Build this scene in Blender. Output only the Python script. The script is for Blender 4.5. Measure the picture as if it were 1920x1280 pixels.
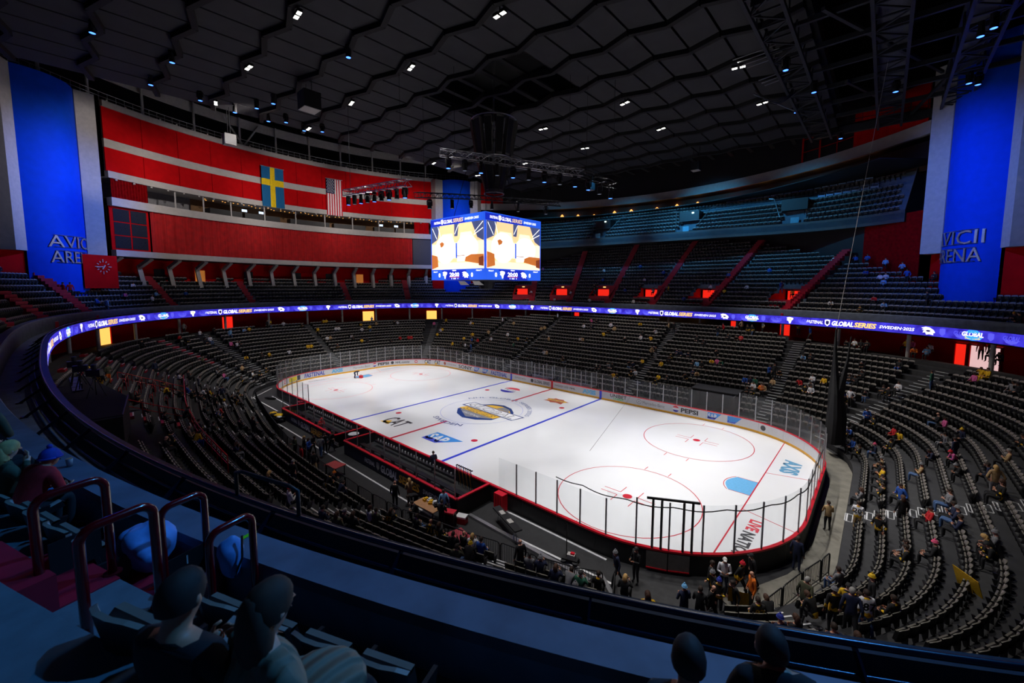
# Ice-hockey arena seen from the upper tier. Everything is built here in metres; the rink centre is the origin, x along the rink.
import bpy, bmesh, math, random
import numpy as np
from mathutils import Matrix, Vector
for o in list(bpy.data.objects): bpy.data.objects.remove(o)
random.seed(7); rng = np.random.default_rng(7)
scene = bpy.context.scene
COL = scene.collection
# ---------------------------------------------------------------- plan geometry of the bowl (metres, rink centre = origin)
import math, random
import numpy as np
CAM = (32.972, -31.062, 13.813); YAW, PITCH, ROLL = -0.71914, -0.09211, 0.00326
FPX, PCX, PCY = 775.21, 977.26, 607.94
def cam_axes():
    f = np.array([math.sin(YAW)*math.cos(PITCH), math.cos(YAW)*math.cos(PITCH), math.sin(PITCH)])
    rt = np.array([math.cos(YAW), -math.sin(YAW), 0.0]); up = np.cross(rt, f)
    return math.cos(ROLL)*rt+math.sin(ROLL)*up, -math.sin(ROLL)*rt+math.cos(ROLL)*up, f
AX_R, AX_U, AX_F = cam_axes()
def seen(p, m=40):
    d = np.asarray(p, float)-np.array(CAM); z = d@AX_F
    if z < 0.25: return None
    u = PCX+FPX*(d@AX_R)/z; v = PCY-FPX*(d@AX_U)/z
    return (u, v, z) if -m < u < 1920+m and -m < v < 1280+m else None
# upper tier ring (screen ribbon line): a superellipse
RA, RB, RN = 45.05, 31.4, 2.8
PHI = np.radians(np.arange(0, 360, 0.25))
_r = ((np.abs(np.cos(PHI))/RA)**RN+(np.abs(np.sin(PHI))/RB)**RN)**(-1/RN)
RING = np.stack([_r*np.cos(PHI), _r*np.sin(PHI)], 1)
def normals(P):
    T = np.roll(P, -1, 0)-np.roll(P, 1, 0); T /= np.linalg.norm(T, axis=1)[:, None]
    return np.stack([T[:, 1], -T[:, 0]], 1)
RING_N = normals(RING)
def ring_off(d): return RING+RING_N*d
def ring_d(x, y):
    c = (np.abs(x)/RA)**RN+(np.abs(y)/RB)**RN
    return c**(1/RN)          # <1 inside
# lower bowl front line
FPTS = [(32.1,-8),(32.1,0),(32.1,8),(31.0,11.6),(28.8,14.2),(25,15.0),(17,15.0),(8,15),(0,15),(-8,15),(-17,15),(-25,15.0),(-28.8,14.2),(-31.0,11.6),(-32.1,8),
        (-32.1,0),(-32,-7),(-30.5,-11.5),(-27.5,-14.4),(-23,-15.9),(-16.1,-17.0),(-8,-18.3),(-1,-18.9),(6.5,-19),(12.9,-18.8),(18,-17.8),(22.5,-16.6),(26.3,-15.2),(29.4,-13.2),(31.1,-11)]
def smooth_closed(P, step=0.25, it=40):
    P = np.array(P, float); out = []
    for a, b in zip(P, np.roll(P, -1, 0)):
        n = max(2, int(np.linalg.norm(b-a)/step)); out += [a+(b-a)*k/n for k in range(n)]
    Q = np.array(out)
    for _ in range(it): Q = 0.5*Q+0.25*(np.roll(Q, 1, 0)+np.roll(Q, -1, 0))
    return Q
FRONT = smooth_closed(FPTS)
FRONT_N = normals(FRONT)
for _ in range(20): FRONT_N = 0.5*FRONT_N+0.25*(np.roll(FRONT_N, 1, 0)+np.roll(FRONT_N, -1, 0))
FRONT_N /= np.linalg.norm(FRONT_N, axis=1)[:, None]
TREAD, RISE, Z0 = 0.87, 0.42, 0.45
def low_line(d): return FRONT+FRONT_N*d
def low_z(i): return Z0+RISE*i
UTREAD, URISE, UZ0, UOFF = 0.78, 0.62, 10.45, 1.65
def up_z(k): return UZ0+URISE*k
def ulim(phi):
    a = math.degrees(phi) % 360
    return 52.6 if (147 < a < 213 or a < 33 or a > 327) else 48.4
# aisles of the lower bowl as anchors on the front line (x, y, half width)
LOW_AISLES = [(10.0,15),(-11.3,15),(-22.2,15),(24.6,15),(29.5,13.3),(32.1,-1.2),(30.0,-12.4),(19.9,-17.3),(11.6,-18.8),(-5,-18.6),(-15,-17.2),(-23,-15.9),(-29.3,-12.8),(-30.9,-10.7),(-32.1,-0.4),(-29.6,13.6)]
AISLE_IDX = [int(np.argmin(((FRONT-np.array(a))**2).sum(1))) for a in LOW_AISLES]
UP_AISLES = [53.6, 68.7, 82.4, 96.1, 109.2, 121.5, 155.75, 170, 190, 204, 221, 233, 246, 259, 272, 285, 298, 312.65, 321.2, 27, 14, 1]
TUN_A, TUN_D = np.array([25.2, -12.0]), np.array([0.42, -0.907])      # ice resurfacer tunnel axis in the near right corner
def in_tunnel(x, y, w=1.7):
    v = np.array([x, y])-TUN_A; t = v@TUN_D
    return t > 0 and abs(v[0]*TUN_D[1]-v[1]*TUN_D[0]) < w
def in_dark_portal(x, y, i):     # dark tunnel mouth in the far stand
    return 17.3 < x < 22.0 and y > 0 and i < 4
def low_aisle(j):
    n = len(FRONT)
    return any(min(abs(j-a), n-abs(j-a)) < 2.6 for a in AISLE_IDX)
def low_rows():
    """yield (row, floor z, points, normals, keep mask)"""
    for i in range(0, 20):
        P = low_line(TREAD*(i+0.78)); keep = ring_d(P[:, 0], P[:, 1]) < 1.0
        yield i, low_z(i), P, FRONT_N, keep
def up_rows():
    for k in range(0, 21):
        P = ring_off(UOFF+UTREAD*(k+0.96)); R = np.hypot(P[:, 0], P[:, 1])
        lim = np.array([ulim(p) for p in PHI])
        yield k, up_z(k), P, RING_N, R < lim
UPA = [math.radians(a) for a in UP_AISLES]
def up_aisle(P, w=0.62):
    a = math.atan2(P[1], P[0]); r = math.hypot(P[0], P[1])
    return any(abs((a-b+math.pi) % (2*math.pi)-math.pi)*r < w for b in UPA)
VOM = [53.6, 68.7, 82.4, 96.1, 109.2, 121.5]       # red vomitory portals of the far upper tier
def in_vom(P, k):
    a = math.atan2(P[1], P[0]); r = math.hypot(P[0], P[1])
    return 2 <= k <= 5 and any(-0.4 < ((math.radians(b)-a+math.pi) % (2*math.pi)-math.pi)*-r < 3.6 for b in VOM)
def walk(P, keep, step=0.52):
    """positions along the kept part of a closed polyline at a fixed spacing -> list of (index, point)"""
    L = np.linalg.norm(np.roll(P, -1, 0)-P, axis=1); c = np.concatenate([[0], np.cumsum(L)]); out = []
    n = int(c[-1]/step); st = c[-1]/n
    for k in range(n):
        s = (k+0.5)*st; j = int(np.searchsorted(c, s)-1); j = min(max(j, 0), len(P)-1)
        if not keep[j]: continue
        t = (s-c[j])/max(L[j], 1e-6); out.append((j, P[j]+(P[(j+1) % len(P)]-P[j])*t))
    return out
# ---------------------------------------------------------------- camera, world, exposure, house lights
cam = bpy.data.cameras.new('camera'); camo = bpy.data.objects.new('camera', cam); COL.objects.link(camo)
camo.matrix_world = Matrix(((AX_R[0], AX_U[0], -AX_F[0], CAM[0]), (AX_R[1], AX_U[1], -AX_F[1], CAM[1]), (AX_R[2], AX_U[2], -AX_F[2], CAM[2]), (0, 0, 0, 1)))
cam.sensor_fit = 'HORIZONTAL'; cam.sensor_width = 36; cam.lens = 36*FPX/1920; cam.shift_x = (960-PCX)/1920; cam.shift_y = (PCY-640)/1920
cam.clip_start = 0.05; cam.clip_end = 400
cam.dof.use_dof = True; cam.dof.focus_distance = 38; cam.dof.aperture_fstop = 2.0
scene.camera = camo
w = bpy.data.worlds.new('world'); scene.world = w; w.use_nodes = True
w.node_tree.nodes['Background'].inputs[0].default_value = (0.5, 0.55, 0.7, 1); w.node_tree.nodes['Background'].inputs[1].default_value = 0.004
scene.view_settings.view_transform = 'Standard'; scene.view_settings.look = 'None'; scene.view_settings.exposure = 0.0; scene.view_settings.gamma = 1.0
scene.view_settings.use_curve_mapping = False
scene.cycles.max_bounces = 6; scene.cycles.diffuse_bounces = 3; scene.cycles.glossy_bounces = 3; scene.cycles.transparent_max_bounces = 16
scene.cycles.sample_clamp_indirect = 4.0; scene.cycles.caustics_reflective = False; scene.cycles.caustics_refractive = False
def lamp_spot(name, loc, target, power, color, angle, blend=0.5, size=0.3):
    l = bpy.data.lights.new(name, 'SPOT'); l.energy = power; l.color = color; l.spot_size = math.radians(angle); l.spot_blend = blend; l.shadow_soft_size = size
    o = bpy.data.objects.new(name, l); COL.objects.link(o); o.location = loc
    o.rotation_euler = (Vector(target)-Vector(loc)).to_track_quat('-Z', 'Y').to_euler(); return o
ICE_LAMPS = [(x, y) for x in (-22, -11, 0, 11, 22) for y in (-17.9, -8.4, 10.6, 20.1)]
for x, y in ICE_LAMPS:      # the bright fixtures on the ceiling ridges, aimed at the ice
    lamp_spot('ice_lamp', (x, y, 33.0), (x*1.16, y*0.4, 0), 10200+(500 if abs(x) > 20 else 0)-(1500 if abs(x) < 20 else 0), (1.0, 0.985, 0.975), 50, 0.6, 0.35)
for x, y, e in ((-14, 18, 5200), (2, 18, 5600), (17, 18, 6400), (22, 8, 4600), (-22, 6, 4200), (-22, -8, 3600), (22, -6, 3600), (10, -16, 2600), (-10, -17, 2400)):      # house lights over the stands
    lamp_spot('house_lamp', (x, y, 33.0), (x*1.5, y*1.3, 4), e*2.4, (1.0, 0.94, 0.86), 62, 0.9, 0.5)
for sx, sy, e in ((-1, -1, 3600), (-1, 1, 2600), (1, 1, 3000)):      # blue wash on the corner columns, from the lighting trusses
    lamp_spot('column_wash_lamp', (sx*24, sy*12, 30), (sx*38.2, sy*29.8, 21), e*6, (0.1, 0.24, 1.0), 60, 1.0, 0.3)
for k, a in enumerate((146, 163, 180, 197, 214)):                    # dim white wash on the red gallery wall
    lamp_spot('gallery_wash_lamp', (23*math.cos(math.radians(a)), 23*math.sin(math.radians(a)), 33), (49*math.cos(math.radians(a)), 49*math.sin(math.radians(a)), 27), 9000, (1.0, 0.9, 0.85), 55, 0.8, 0.5)
for a, e, t in ((62, 500, 24), (80, 700, 25), (98, 520, 24), (116, 300, 24)):        # teal wash on the club balcony
    lamp_spot('balcony_wash_lamp', (28*math.cos(math.radians(a)), 28*math.sin(math.radians(a)), 32.4), (43*math.cos(math.radians(a)), 43*math.sin(math.radians(a)), t), e*24, (0.08, 0.5, 1.0), 60, 0.9, 0.4)
for a, e in ((58, 420), (76, 420), (92, 380), (112, 320), (150, 160), (190, 150)):      # faint blue over the upper tier
    lamp_spot('tier_wash_lamp', (22*math.cos(math.radians(a)), 22*math.sin(math.radians(a)), 33), (43*math.cos(math.radians(a)), 43*math.sin(math.radians(a)), 16), e*3.5, (0.16, 0.25, 1.0), 48, 0.9, 0.4)
# blue moving heads washing the near tier where the photographer stands
lamp_spot('near_wash_lamp', (36.5, -12, 32.2), (30.0, -30.5, 11), 17000, (0.06, 0.36, 1.0), 38, 0.8, 0.25)
lamp_spot('near_wash_lamp', (24.5, -14, 32.2), (22.0, -32.5, 11), 6000, (0.06, 0.36, 1.0), 40, 0.8, 0.25)
lamp_spot('near_fill_lamp', (26.5, -10, 32.2), (31, -24, 3), 3200, (1.0, 0.97, 0.92), 50, 0.9, 0.3)

# ---------------------------------------------------------------- materials
def lin(*c): return tuple((v/255/12.92 if v/255 <= 0.04045 else ((v/255+0.055)/1.055)**2.4) for v in c)
MATS = {}
def mat(name, rgb, rough=0.6, metal=0.0, var=0.12, scale=6.0, bump=0.0, spec=0.5, emit=0.0, coat=0.0, scale2=None):
    """principled material whose colour is broken up by a procedural noise"""
    if name in MATS: return MATS[name]
    m = bpy.data.materials.new(name); m.use_nodes = True; nt = m.node_tree; b = nt.nodes['Principled BSDF']
    c = lin(*rgb); tc = nt.nodes.new('ShaderNodeTexCoord'); n = nt.nodes.new('ShaderNodeTexNoise'); n.inputs['Scale'].default_value = scale; n.inputs['Detail'].default_value = 4
    nt.links.new(tc.outputs['Object'], n.inputs['Vector'])
    r = nt.nodes.new('ShaderNodeValToRGB'); r.color_ramp.elements[0].position = 0.3; r.color_ramp.elements[1].position = 0.7
    r.color_ramp.elements[0].color = (*[x*(1-var) for x in c], 1); r.color_ramp.elements[1].color = (*[min(1, x*(1+var)) for x in c], 1)
    nt.links.new(n.outputs['Fac'], r.inputs['Fac']); nt.links.new(r.outputs['Color'], b.inputs['Base Color'])
    b.inputs['Roughness'].default_value = rough; b.inputs['Metallic'].default_value = metal; b.inputs['Specular IOR Level'].default_value = spec; b.inputs['Coat Weight'].default_value = coat
    if emit: nt.links.new(r.outputs['Color'], b.inputs['Emission Color']); b.inputs['Emission Strength'].default_value = emit
    if bump:
        bp = nt.nodes.new('ShaderNodeBump'); bp.inputs['Strength'].default_value = bump; bp.inputs['Distance'].default_value = 0.02
        nt.links.new(n.outputs['Fac'], bp.inputs['Height']); nt.links.new(bp.outputs['Normal'], b.inputs['Normal'])
    MATS[name] = m; return m
def glow(name, rgb, s=1.0): return mat(name, rgb, 0.5, var=0.04, emit=s)
M_ICE = mat('ice', (236, 237, 240), 0.16, var=0.03, scale=0.22, spec=0.45)
M_WHITE = mat('white_paint', (226, 226, 228), 0.45, var=0.03); M_LIGHT = mat('light_grey_paint', (176, 172, 168), 0.6, var=0.06, scale=2)
M_RED = mat('red_wall_paint', (186, 6, 14), 0.8, var=0.1, scale=1.2, spec=0.08); M_DKRED = mat('dark_red_curtain', (128, 6, 12), 0.9, var=0.25, scale=3, spec=0.05)
M_BLUE = mat('blue_column_paint', (0, 70, 214), 0.8, var=0.06, scale=1.5, spec=0.15); M_GREYW = mat('grey_column_plaster', (176, 172, 168), 0.85, var=0.08, scale=2.5, bump=0.15)
M_BLACK = mat('black_paint', (17, 17, 19), 0.55, var=0.2); M_STEEL = mat('dark_steel', (38, 38, 42), 0.45, 0.6, var=0.2); M_ALU = mat('aluminium', (178, 178, 182), 0.35, 0.85, var=0.08)
M_CONC = mat('dark_concrete', (50, 50, 52), 0.85, var=0.25, scale=3, bump=0.2); M_CONCL = mat('pale_concrete', (118, 114, 104), 0.8, var=0.2, scale=1.5, bump=0.2)
M_TREAD = mat('tread_black', (44, 44, 47), 0.8, var=0.2, scale=2); M_RUBBER = mat('rubber_floor', (34, 34, 37), 0.75, var=0.25, scale=2.5, bump=0.1)
M_STAIR = mat('red_stair_paint', (170, 20, 44), 0.55, var=0.18, scale=4); M_NOSE = mat('stair_nosing', (206, 206, 208), 0.5, var=0.1)
M_SEATF = mat('seat_fabric', (158, 150, 146), 0.9, var=0.15, scale=30); M_SEATB = mat('seat_shell', (20, 20, 22), 0.5, var=0.15); M_TRIM = mat('seat_trim', (112, 108, 98), 0.5, var=0.08)
M_CEIL = mat('ceiling_panel', (50, 50, 54), 0.85, var=0.1, scale=0.8); M_RIDGE = mat('ceiling_ridge', (9, 9, 10), 0.8)
M_REDL = mat('red_line_paint', (206, 40, 58), 0.3, var=0.05); M_BLUL = mat('blue_line_paint', (52, 66, 206), 0.3, var=0.05); M_CAPR = mat('red_cap_plastic', (214, 24, 44), 0.35, var=0.05)
M_YEL = mat('yellow_kick_plastic', (238, 172, 28), 0.4, var=0.05); M_DASH = mat('board_plastic', (222, 222, 226), 0.35, var=0.02); M_DASHB = mat('board_back_black', (22, 22, 24), 0.6, var=0.2)
M_HAND = mat('hoop_red_paint', (104, 6, 14), 0.2, var=0.08, coat=0.6); M_RAILB = mat('rail_dark_blue', (22, 26, 44), 0.25, 0.3, var=0.1); M_REDR = mat('red_rail_paint', (176, 14, 24), 0.4)
M_PARA = mat('parapet_plaster', (92, 100, 116), 0.65, var=0.22, scale=2.2, bump=0.15); M_GREYF = mat('tier_floor', (92, 104, 112), 0.85, var=0.15, scale=5, bump=0.1)
def glass_mat():
    m = bpy.data.materials.new('acrylic_glass'); m.use_nodes = True; nt = m.node_tree; nt.nodes.remove(nt.nodes['Principled BSDF']); out = nt.nodes['Material Output']
    tr = nt.nodes.new('ShaderNodeBsdfTransparent'); tr.inputs[0].default_value = (0.95, 0.965, 0.97, 1); gl = nt.nodes.new('ShaderNodeBsdfGlossy'); gl.inputs['Roughness'].default_value = 0.04
    df = nt.nodes.new('ShaderNodeBsdfDiffuse'); df.inputs[0].default_value = (0.75, 0.78, 0.8, 1)
    lw = nt.nodes.new('ShaderNodeLayerWeight'); lw.inputs[0].default_value = 0.5; pw = nt.nodes.new('ShaderNodeMath'); pw.operation = 'POWER'; pw.inputs[1].default_value = 4.0
    mp2 = nt.nodes.new('ShaderNodeMapRange'); mp2.inputs[3].default_value = 0.025; mp2.inputs[4].default_value = 0.4
    a = nt.nodes.new('ShaderNodeMixShader'); b = nt.nodes.new('ShaderNodeMixShader'); n = nt.nodes.new('ShaderNodeTexNoise'); n.inputs['Scale'].default_value = 3; mp = nt.nodes.new('ShaderNodeMapRange'); mp.inputs[3].default_value = 0.03; mp.inputs[4].default_value = 0.08
    nt.links.new(lw.outputs['Facing'], pw.inputs[0]); nt.links.new(pw.outputs[0], mp2.inputs[0]); nt.links.new(n.outputs[0], mp.inputs[0]); nt.links.new(mp.outputs[0], b.inputs[0])
    nt.links.new(mp2.outputs[0], a.inputs[0]); nt.links.new(tr.outputs[0], a.inputs[1]); nt.links.new(gl.outputs[0], a.inputs[2])
    nt.links.new(a.outputs[0], b.inputs[1]); nt.links.new(df.outputs[0], b.inputs[2]); nt.links.new(b.outputs[0], out.inputs['Surface']); return m
M_GLASS = glass_mat()
def led_mat():
    m = bpy.data.materials.new('led_blue_field'); m.use_nodes = True; nt = m.node_tree; b = nt.nodes['Principled BSDF']
    tc = nt.nodes.new('ShaderNodeTexCoord'); v = nt.nodes.new('ShaderNodeTexVoronoi'); v.inputs['Scale'].default_value = 0.9; n = nt.nodes.new('ShaderNodeTexNoise'); n.inputs['Scale'].default_value = 1.3
    nt.links.new(tc.outputs['Object'], v.inputs['Vector']); nt.links.new(tc.outputs['Object'], n.inputs['Vector'])
    r = nt.nodes.new('ShaderNodeValToRGB'); r.color_ramp.elements[0].position = 0.35; r.color_ramp.elements[1].position = 0.65
    r.color_ramp.elements[0].color = (*lin(44, 30, 168), 1); r.color_ramp.elements[1].color = (*lin(66, 60, 222), 1)
    nt.links.new(n.outputs[0], r.inputs[0]); nt.links.new(r.outputs[0], b.inputs['Base Color']); nt.links.new(r.outputs[0], b.inputs['Emission Color']); b.inputs['Emission Strength'].default_value = 0.95; b.inputs['Roughness'].default_value = 0.5
    return m
M_LED = led_mat(); M_LEDW = glow('led_white', (255, 255, 255), 1.3); M_LEDY = glow('led_amber', (255, 205, 110), 1.15); M_LEDF = glow('led_faint_blue', (92, 92, 236), 0.95); M_LEDC = glow('led_cyan', (60, 170, 240), 1.0); M_LEDN = glow('led_navy', (30, 24, 110), 0.6)
M_WARM = glow('warm_lounge_light', (255, 176, 84), 1.6); M_WARMD = glow('dim_amber_glow', (200, 120, 50), 0.5); M_REDGLOW = glow('red_corridor_light', (255, 40, 24), 0.9); M_LAMPW = glow('lamp_white_face', (255, 250, 240), 6.0); M_LAMPB = glow('lamp_blue_face', (60, 110, 255), 5.0); M_NEON = glow('neon_red', (255, 26, 20), 3.0)

# ---------------------------------------------------------------- mesh helpers
class MB:
    def __init__(s): s.v = []; s.f = []; s.m = []
    def add(s, V, F, m=0):
        o = len(s.v); s.v += [tuple(p) for p in V]; s.f += [tuple(i+o for i in f) for f in F]; s.m += [m]*len(F) if not isinstance(m, (list, tuple)) else list(m); return s
    def box(s, c, d, R=None, m=0):
        d = np.array(d)/2; V = np.array([(x, y, z) for z in (-1, 1) for y in (-1, 1) for x in (-1, 1)])*d
        if R is not None: V = V@np.array(R).T
        return s.add(V+np.array(c), [(0, 2, 3, 1), (4, 5, 7, 6), (0, 1, 5, 4), (2, 6, 7, 3), (0, 4, 6, 2), (1, 3, 7, 5)], m)
    def bar(s, a, b, w=0.06, h=None, m=0):
        a, b = np.array(a, float), np.array(b, float); z = b-a; L = np.linalg.norm(z); z = z/L; u = np.array([0, 0, 1.0]) if abs(z[2]) < 0.95 else np.array([1.0, 0, 0])
        x = np.cross(u, z); x /= np.linalg.norm(x); y = np.cross(z, x); return s.box((a+b)/2, (w, h or w, L), np.stack([x, y, z], 1), m)
    def tube(s, P, r, n=8, m=0, cap=True):
        P = [np.array(p, float) for p in P]; rings = []; ref = None
        for i, p in enumerate(P):
            t = P[min(i+1, len(P)-1)]-P[max(i-1, 0)]; t = t/(np.linalg.norm(t)+1e-9)
            if ref is None: ref = np.array([0, 0, 1.0]) if abs(t[2]) < 0.9 else np.array([1.0, 0, 0])
            x = np.cross(ref, t); x /= np.linalg.norm(x)+1e-9; y = np.cross(t, x); ref = y
            rr = r[i] if isinstance(r, (list, tuple)) else r
            rings.append([p+rr*(math.cos(2*math.pi*k/n)*x+math.sin(2*math.pi*k/n)*y) for k in range(n)])
        F = [(i*n+k, i*n+(k+1) % n, (i+1)*n+(k+1) % n, (i+1)*n+k) for i in range(len(P)-1) for k in range(n)]
        if cap: F += [tuple(range(n))[::-1], tuple((len(P)-1)*n+k for k in range(n))]
        return s.add([q for R in rings for q in R], F, m)
    def strip(s, A, B, m=0, closed=False):
        n = len(A); F = [(i, (i+1) % n, n+(i+1) % n, n+i) for i in range(n if closed else n-1)]; return s.add(list(A)+list(B), F, m)
    def prism(s, poly, z0, z1, m=0):
        n = len(poly); V = [(x, y, z0) for x, y in poly]+[(x, y, z1) for x, y in poly]
        return s.add(V, [tuple(range(n))[::-1], tuple(range(n, 2*n))]+[(i, (i+1) % n, n+(i+1) % n, n+i) for i in range(n)], m)
    def lathe(s, prof, n=16, m=0, c=(0, 0, 0)):
        V = [(c[0]+r*math.cos(2*math.pi*k/n), c[1]+r*math.sin(2*math.pi*k/n), c[2]+z) for r, z in prof for k in range(n)]
        F = [(i*n+k, i*n+(k+1) % n, (i+1)*n+(k+1) % n, (i+1)*n+k) for i in range(len(prof)-1) for k in range(n)]; return s.add(V, F, m)
    def ball(s, c, r, nu=12, nv=8, m=0):
        r = r if isinstance(r, (tuple, list)) else (r, r, r); V = [(c[0], c[1], c[2]-r[2])]; F = []
        for j in range(1, nv):
            for i in range(nu): a = -math.pi/2+math.pi*j/nv; b = 2*math.pi*i/nu; V.append((c[0]+r[0]*math.cos(a)*math.cos(b), c[1]+r[1]*math.cos(a)*math.sin(b), c[2]+r[2]*math.sin(a)))
        V.append((c[0], c[1], c[2]+r[2])); t = len(V)-1
        for i in range(nu):
            k = (i+1) % nu; F.append((0, 1+k, 1+i)); F.append((t, 1+(nv-2)*nu+i, 1+(nv-2)*nu+k))
            F += [(1+j*nu+i, 1+j*nu+k, 1+(j+1)*nu+k, 1+(j+1)*nu+i) for j in range(nv-2)]
        return s.add(V, F, m)
    def mesh(s, name, mats, smooth=False):
        me = bpy.data.meshes.new(name); me.from_pydata(s.v, [], s.f); mats = mats if isinstance(mats, (list, tuple)) else [mats]
        for x in mats: me.materials.append(x)
        if any(s.m): me.polygons.foreach_set('material_index', s.m)
        if smooth: me.polygons.foreach_set('use_smooth', [True]*len(s.f))
        me.update(); return me
    def build(s, name, mats, parent=None, loc=None, rz=0.0, smooth=False): return put(name, s.mesh(name, mats, smooth), parent, loc, rz)
def put(name, me, parent=None, loc=None, rz=0.0):
    o = bpy.data.objects.new(name, me); COL.objects.link(o)
    if parent is not None: o.parent = parent
    if loc is not None: o.location = loc
    if rz: o.rotation_euler = (0, 0, rz)
    return o
def tag(o, label=None, cat=None, group=None, kind=None):
    for k, v in (('label', label), ('category', cat), ('group', group), ('kind', kind)):
        if v: o[k] = v
    return o
def thing(name, label, cat, loc=(0, 0, 0), rz=0.0, group=None): return tag(put(name, None, None, loc, rz), label, cat, group)
def struct(name, mb, mats, parent=None, smooth=False):
    o = mb.build(name, mats, parent, smooth=smooth)
    if parent is None: o['kind'] = 'structure'
    return o
def clone(o, parent=None):
    c = o.copy(); COL.objects.link(c)
    if parent is not None: c.parent = parent
    for ch in [x for x in KIDS.get(o.name, [])]: clone(ch, c)
    return c
KIDS = {}
TX = {}
def glyphs(t, shear=0.0, offset=0.0, space=1.0):
    """2-D outline mesh of a text, centred, cap height 1"""
    k = (t, shear, offset, space)
    if k not in TX:
        cu = bpy.data.curves.new('lettering', 'FONT'); cu.body = t; cu.shear = shear; cu.offset = offset; cu.space_character = space; cu.resolution_u = 2; cu.fill_mode = 'FRONT'
        ob = bpy.data.objects.new('lettering_tmp', cu); me = bpy.data.meshes.new_from_object(ob); V = np.array([v.co[:] for v in me.vertices]); F = [tuple(p.vertices) for p in me.polygons]
        bpy.data.objects.remove(ob); bpy.data.meshes.remove(me); V[:, 0] -= (V[:, 0].min()+V[:, 0].max())/2; V[:, :2] /= 0.72; V[:, 1] -= 0.5
        TX[k] = (V, F)
    return TX[k]
def text(name, t, fmap, h, m, parent=None, w=None, shear=0.0, offset=0.0, space=1.0):
    """lettering: fmap(x, y) turns flat text coordinates (metres) into a point"""
    V, F = glyphs(t, shear, offset, space); sx = h if w is None else w/(V[:, 0].max()-V[:, 0].min())
    mb = MB(); mb.add([fmap(a*sx, b*h) for a, b, _ in V], F); return mb.build(name, m, parent)
def flat(name, poly, fmap, m, parent=None):
    mb = MB(); mb.add([fmap(x, y) for x, y in poly], [tuple(range(len(poly)))]); return mb.build(name, m, parent)
def ell(rx, ry, n=24, a0=0, a1=360, c=(0, 0)): return [(c[0]+rx*math.cos(math.radians(a0+(a1-a0)*k/n)), c[1]+ry*math.sin(math.radians(a0+(a1-a0)*k/n))) for k in range(n if a1-a0 == 360 else n+1)]
# ---------------------------------------------------------------- the building: floor, stands, walls, ceiling
def arcp(R, a0, a1, z, n): return [(R*math.cos(math.radians(a0+(a1-a0)*k/n)), R*math.sin(math.radians(a0+(a1-a0)*k/n)), z) for k in range(n+1)]
def pol(R, a, z=0.0): return (R*math.cos(math.radians(a)), R*math.sin(math.radians(a)), z)
def with_z(P, z): return [(p[0], p[1], z) for p in P]
def curved_slab(mb, a0, a1, r0, r1, z0, z1, n, m=0):     # solid curved block
    A, B, C, D = arcp(r0, a0, a1, z0, n), arcp(r1, a0, a1, z0, n), arcp(r1, a0, a1, z1, n), arcp(r0, a0, a1, z1, n)
    for X, Y in ((A, B), (B, C), (C, D), (D, A)): mb.strip(X, Y, m)
    mb.add([A[0], B[0], C[0], D[0], A[-1], B[-1], C[-1], D[-1]], [(0, 1, 2, 3), (4, 5, 6, 7)], m); return mb
mb = MB(); mb.add(arcp(60, 0, 360, -0.06, 64)[:-1], [tuple(range(64))]); floor = struct('floor', mb, M_RUBBER)
mb = MB(); P = FRONT[(FRONT[:, 0] > 28) & (FRONT[:, 1] > -12)]; 
mb.prism([(30.72, -7), (30.72, 6), (30.2, 9.0), (29.0, 11.3), (29.9, 12.4), (31.6, 9.6), (32.05, 7.5), (32.05, -8), (31.2, -11.2), (30.3, -13.2), (27.7, -11.9), (29.3, -10.4), (30.3, -8.4)], -0.05, -0.02); struct('path_concrete', mb, M_CONCL, floor)
for pts in ([(-25.0, -15.2), (-16.7, -15.2)], [(14.9, -15.15), (24.3, -14.6)], [(15.4, -13.3), (23.2, -13.25)], [(-24.0, -13.4), (-16.8, -13.6)], [(-25, -15.2), (-26.4, -13.9), (-28.5, -12.0)], [(-12, -16.7), (13.5, -16.7)]):
    mb = MB()
    for a, b in zip(pts, pts[1:]): mb.bar((*a, -0.04), (*b, -0.04), 0.13, 0.05)
    struct('cable_cover', mb, M_NOSE, floor)
# lower stand: one terrace step per row
lower = tag(put('lower_stand', None), kind='structure')
S = slice(None, None, 2); n = len(FRONT[S])
ROWS = list(low_rows())
for i in range(20):
    A, B, z = low_line(TREAD*i)[S], low_line(TREAD*(i+1))[S], low_z(i); mb = MB(); zb = 0 if i == 0 else low_z(i-1)
    ok = [ring_d(*((A[k]+B[k])/2)) < 1.03 and not in_tunnel(*A[k], 2.0) and not in_dark_portal(*A[k], i) for k in range(n)]
    for k in range(n):
        q = (k+1) % n
        if ok[k]:
            mb.add([(*A[k], z), (*B[k], z), (*B[q], z), (*A[q], z)], [(3, 2, 1, 0)])
            mb.add([(*A[k], zb), (*A[q], zb), (*A[q], z), (*A[k], z)], [(3, 2, 1, 0)])
    if mb.f: struct('stand_row', mb, M_CONC if i % 2 else M_TREAD, lower)
def aisle_z(d): return low_z(0)+RISE*d/TREAD
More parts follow.
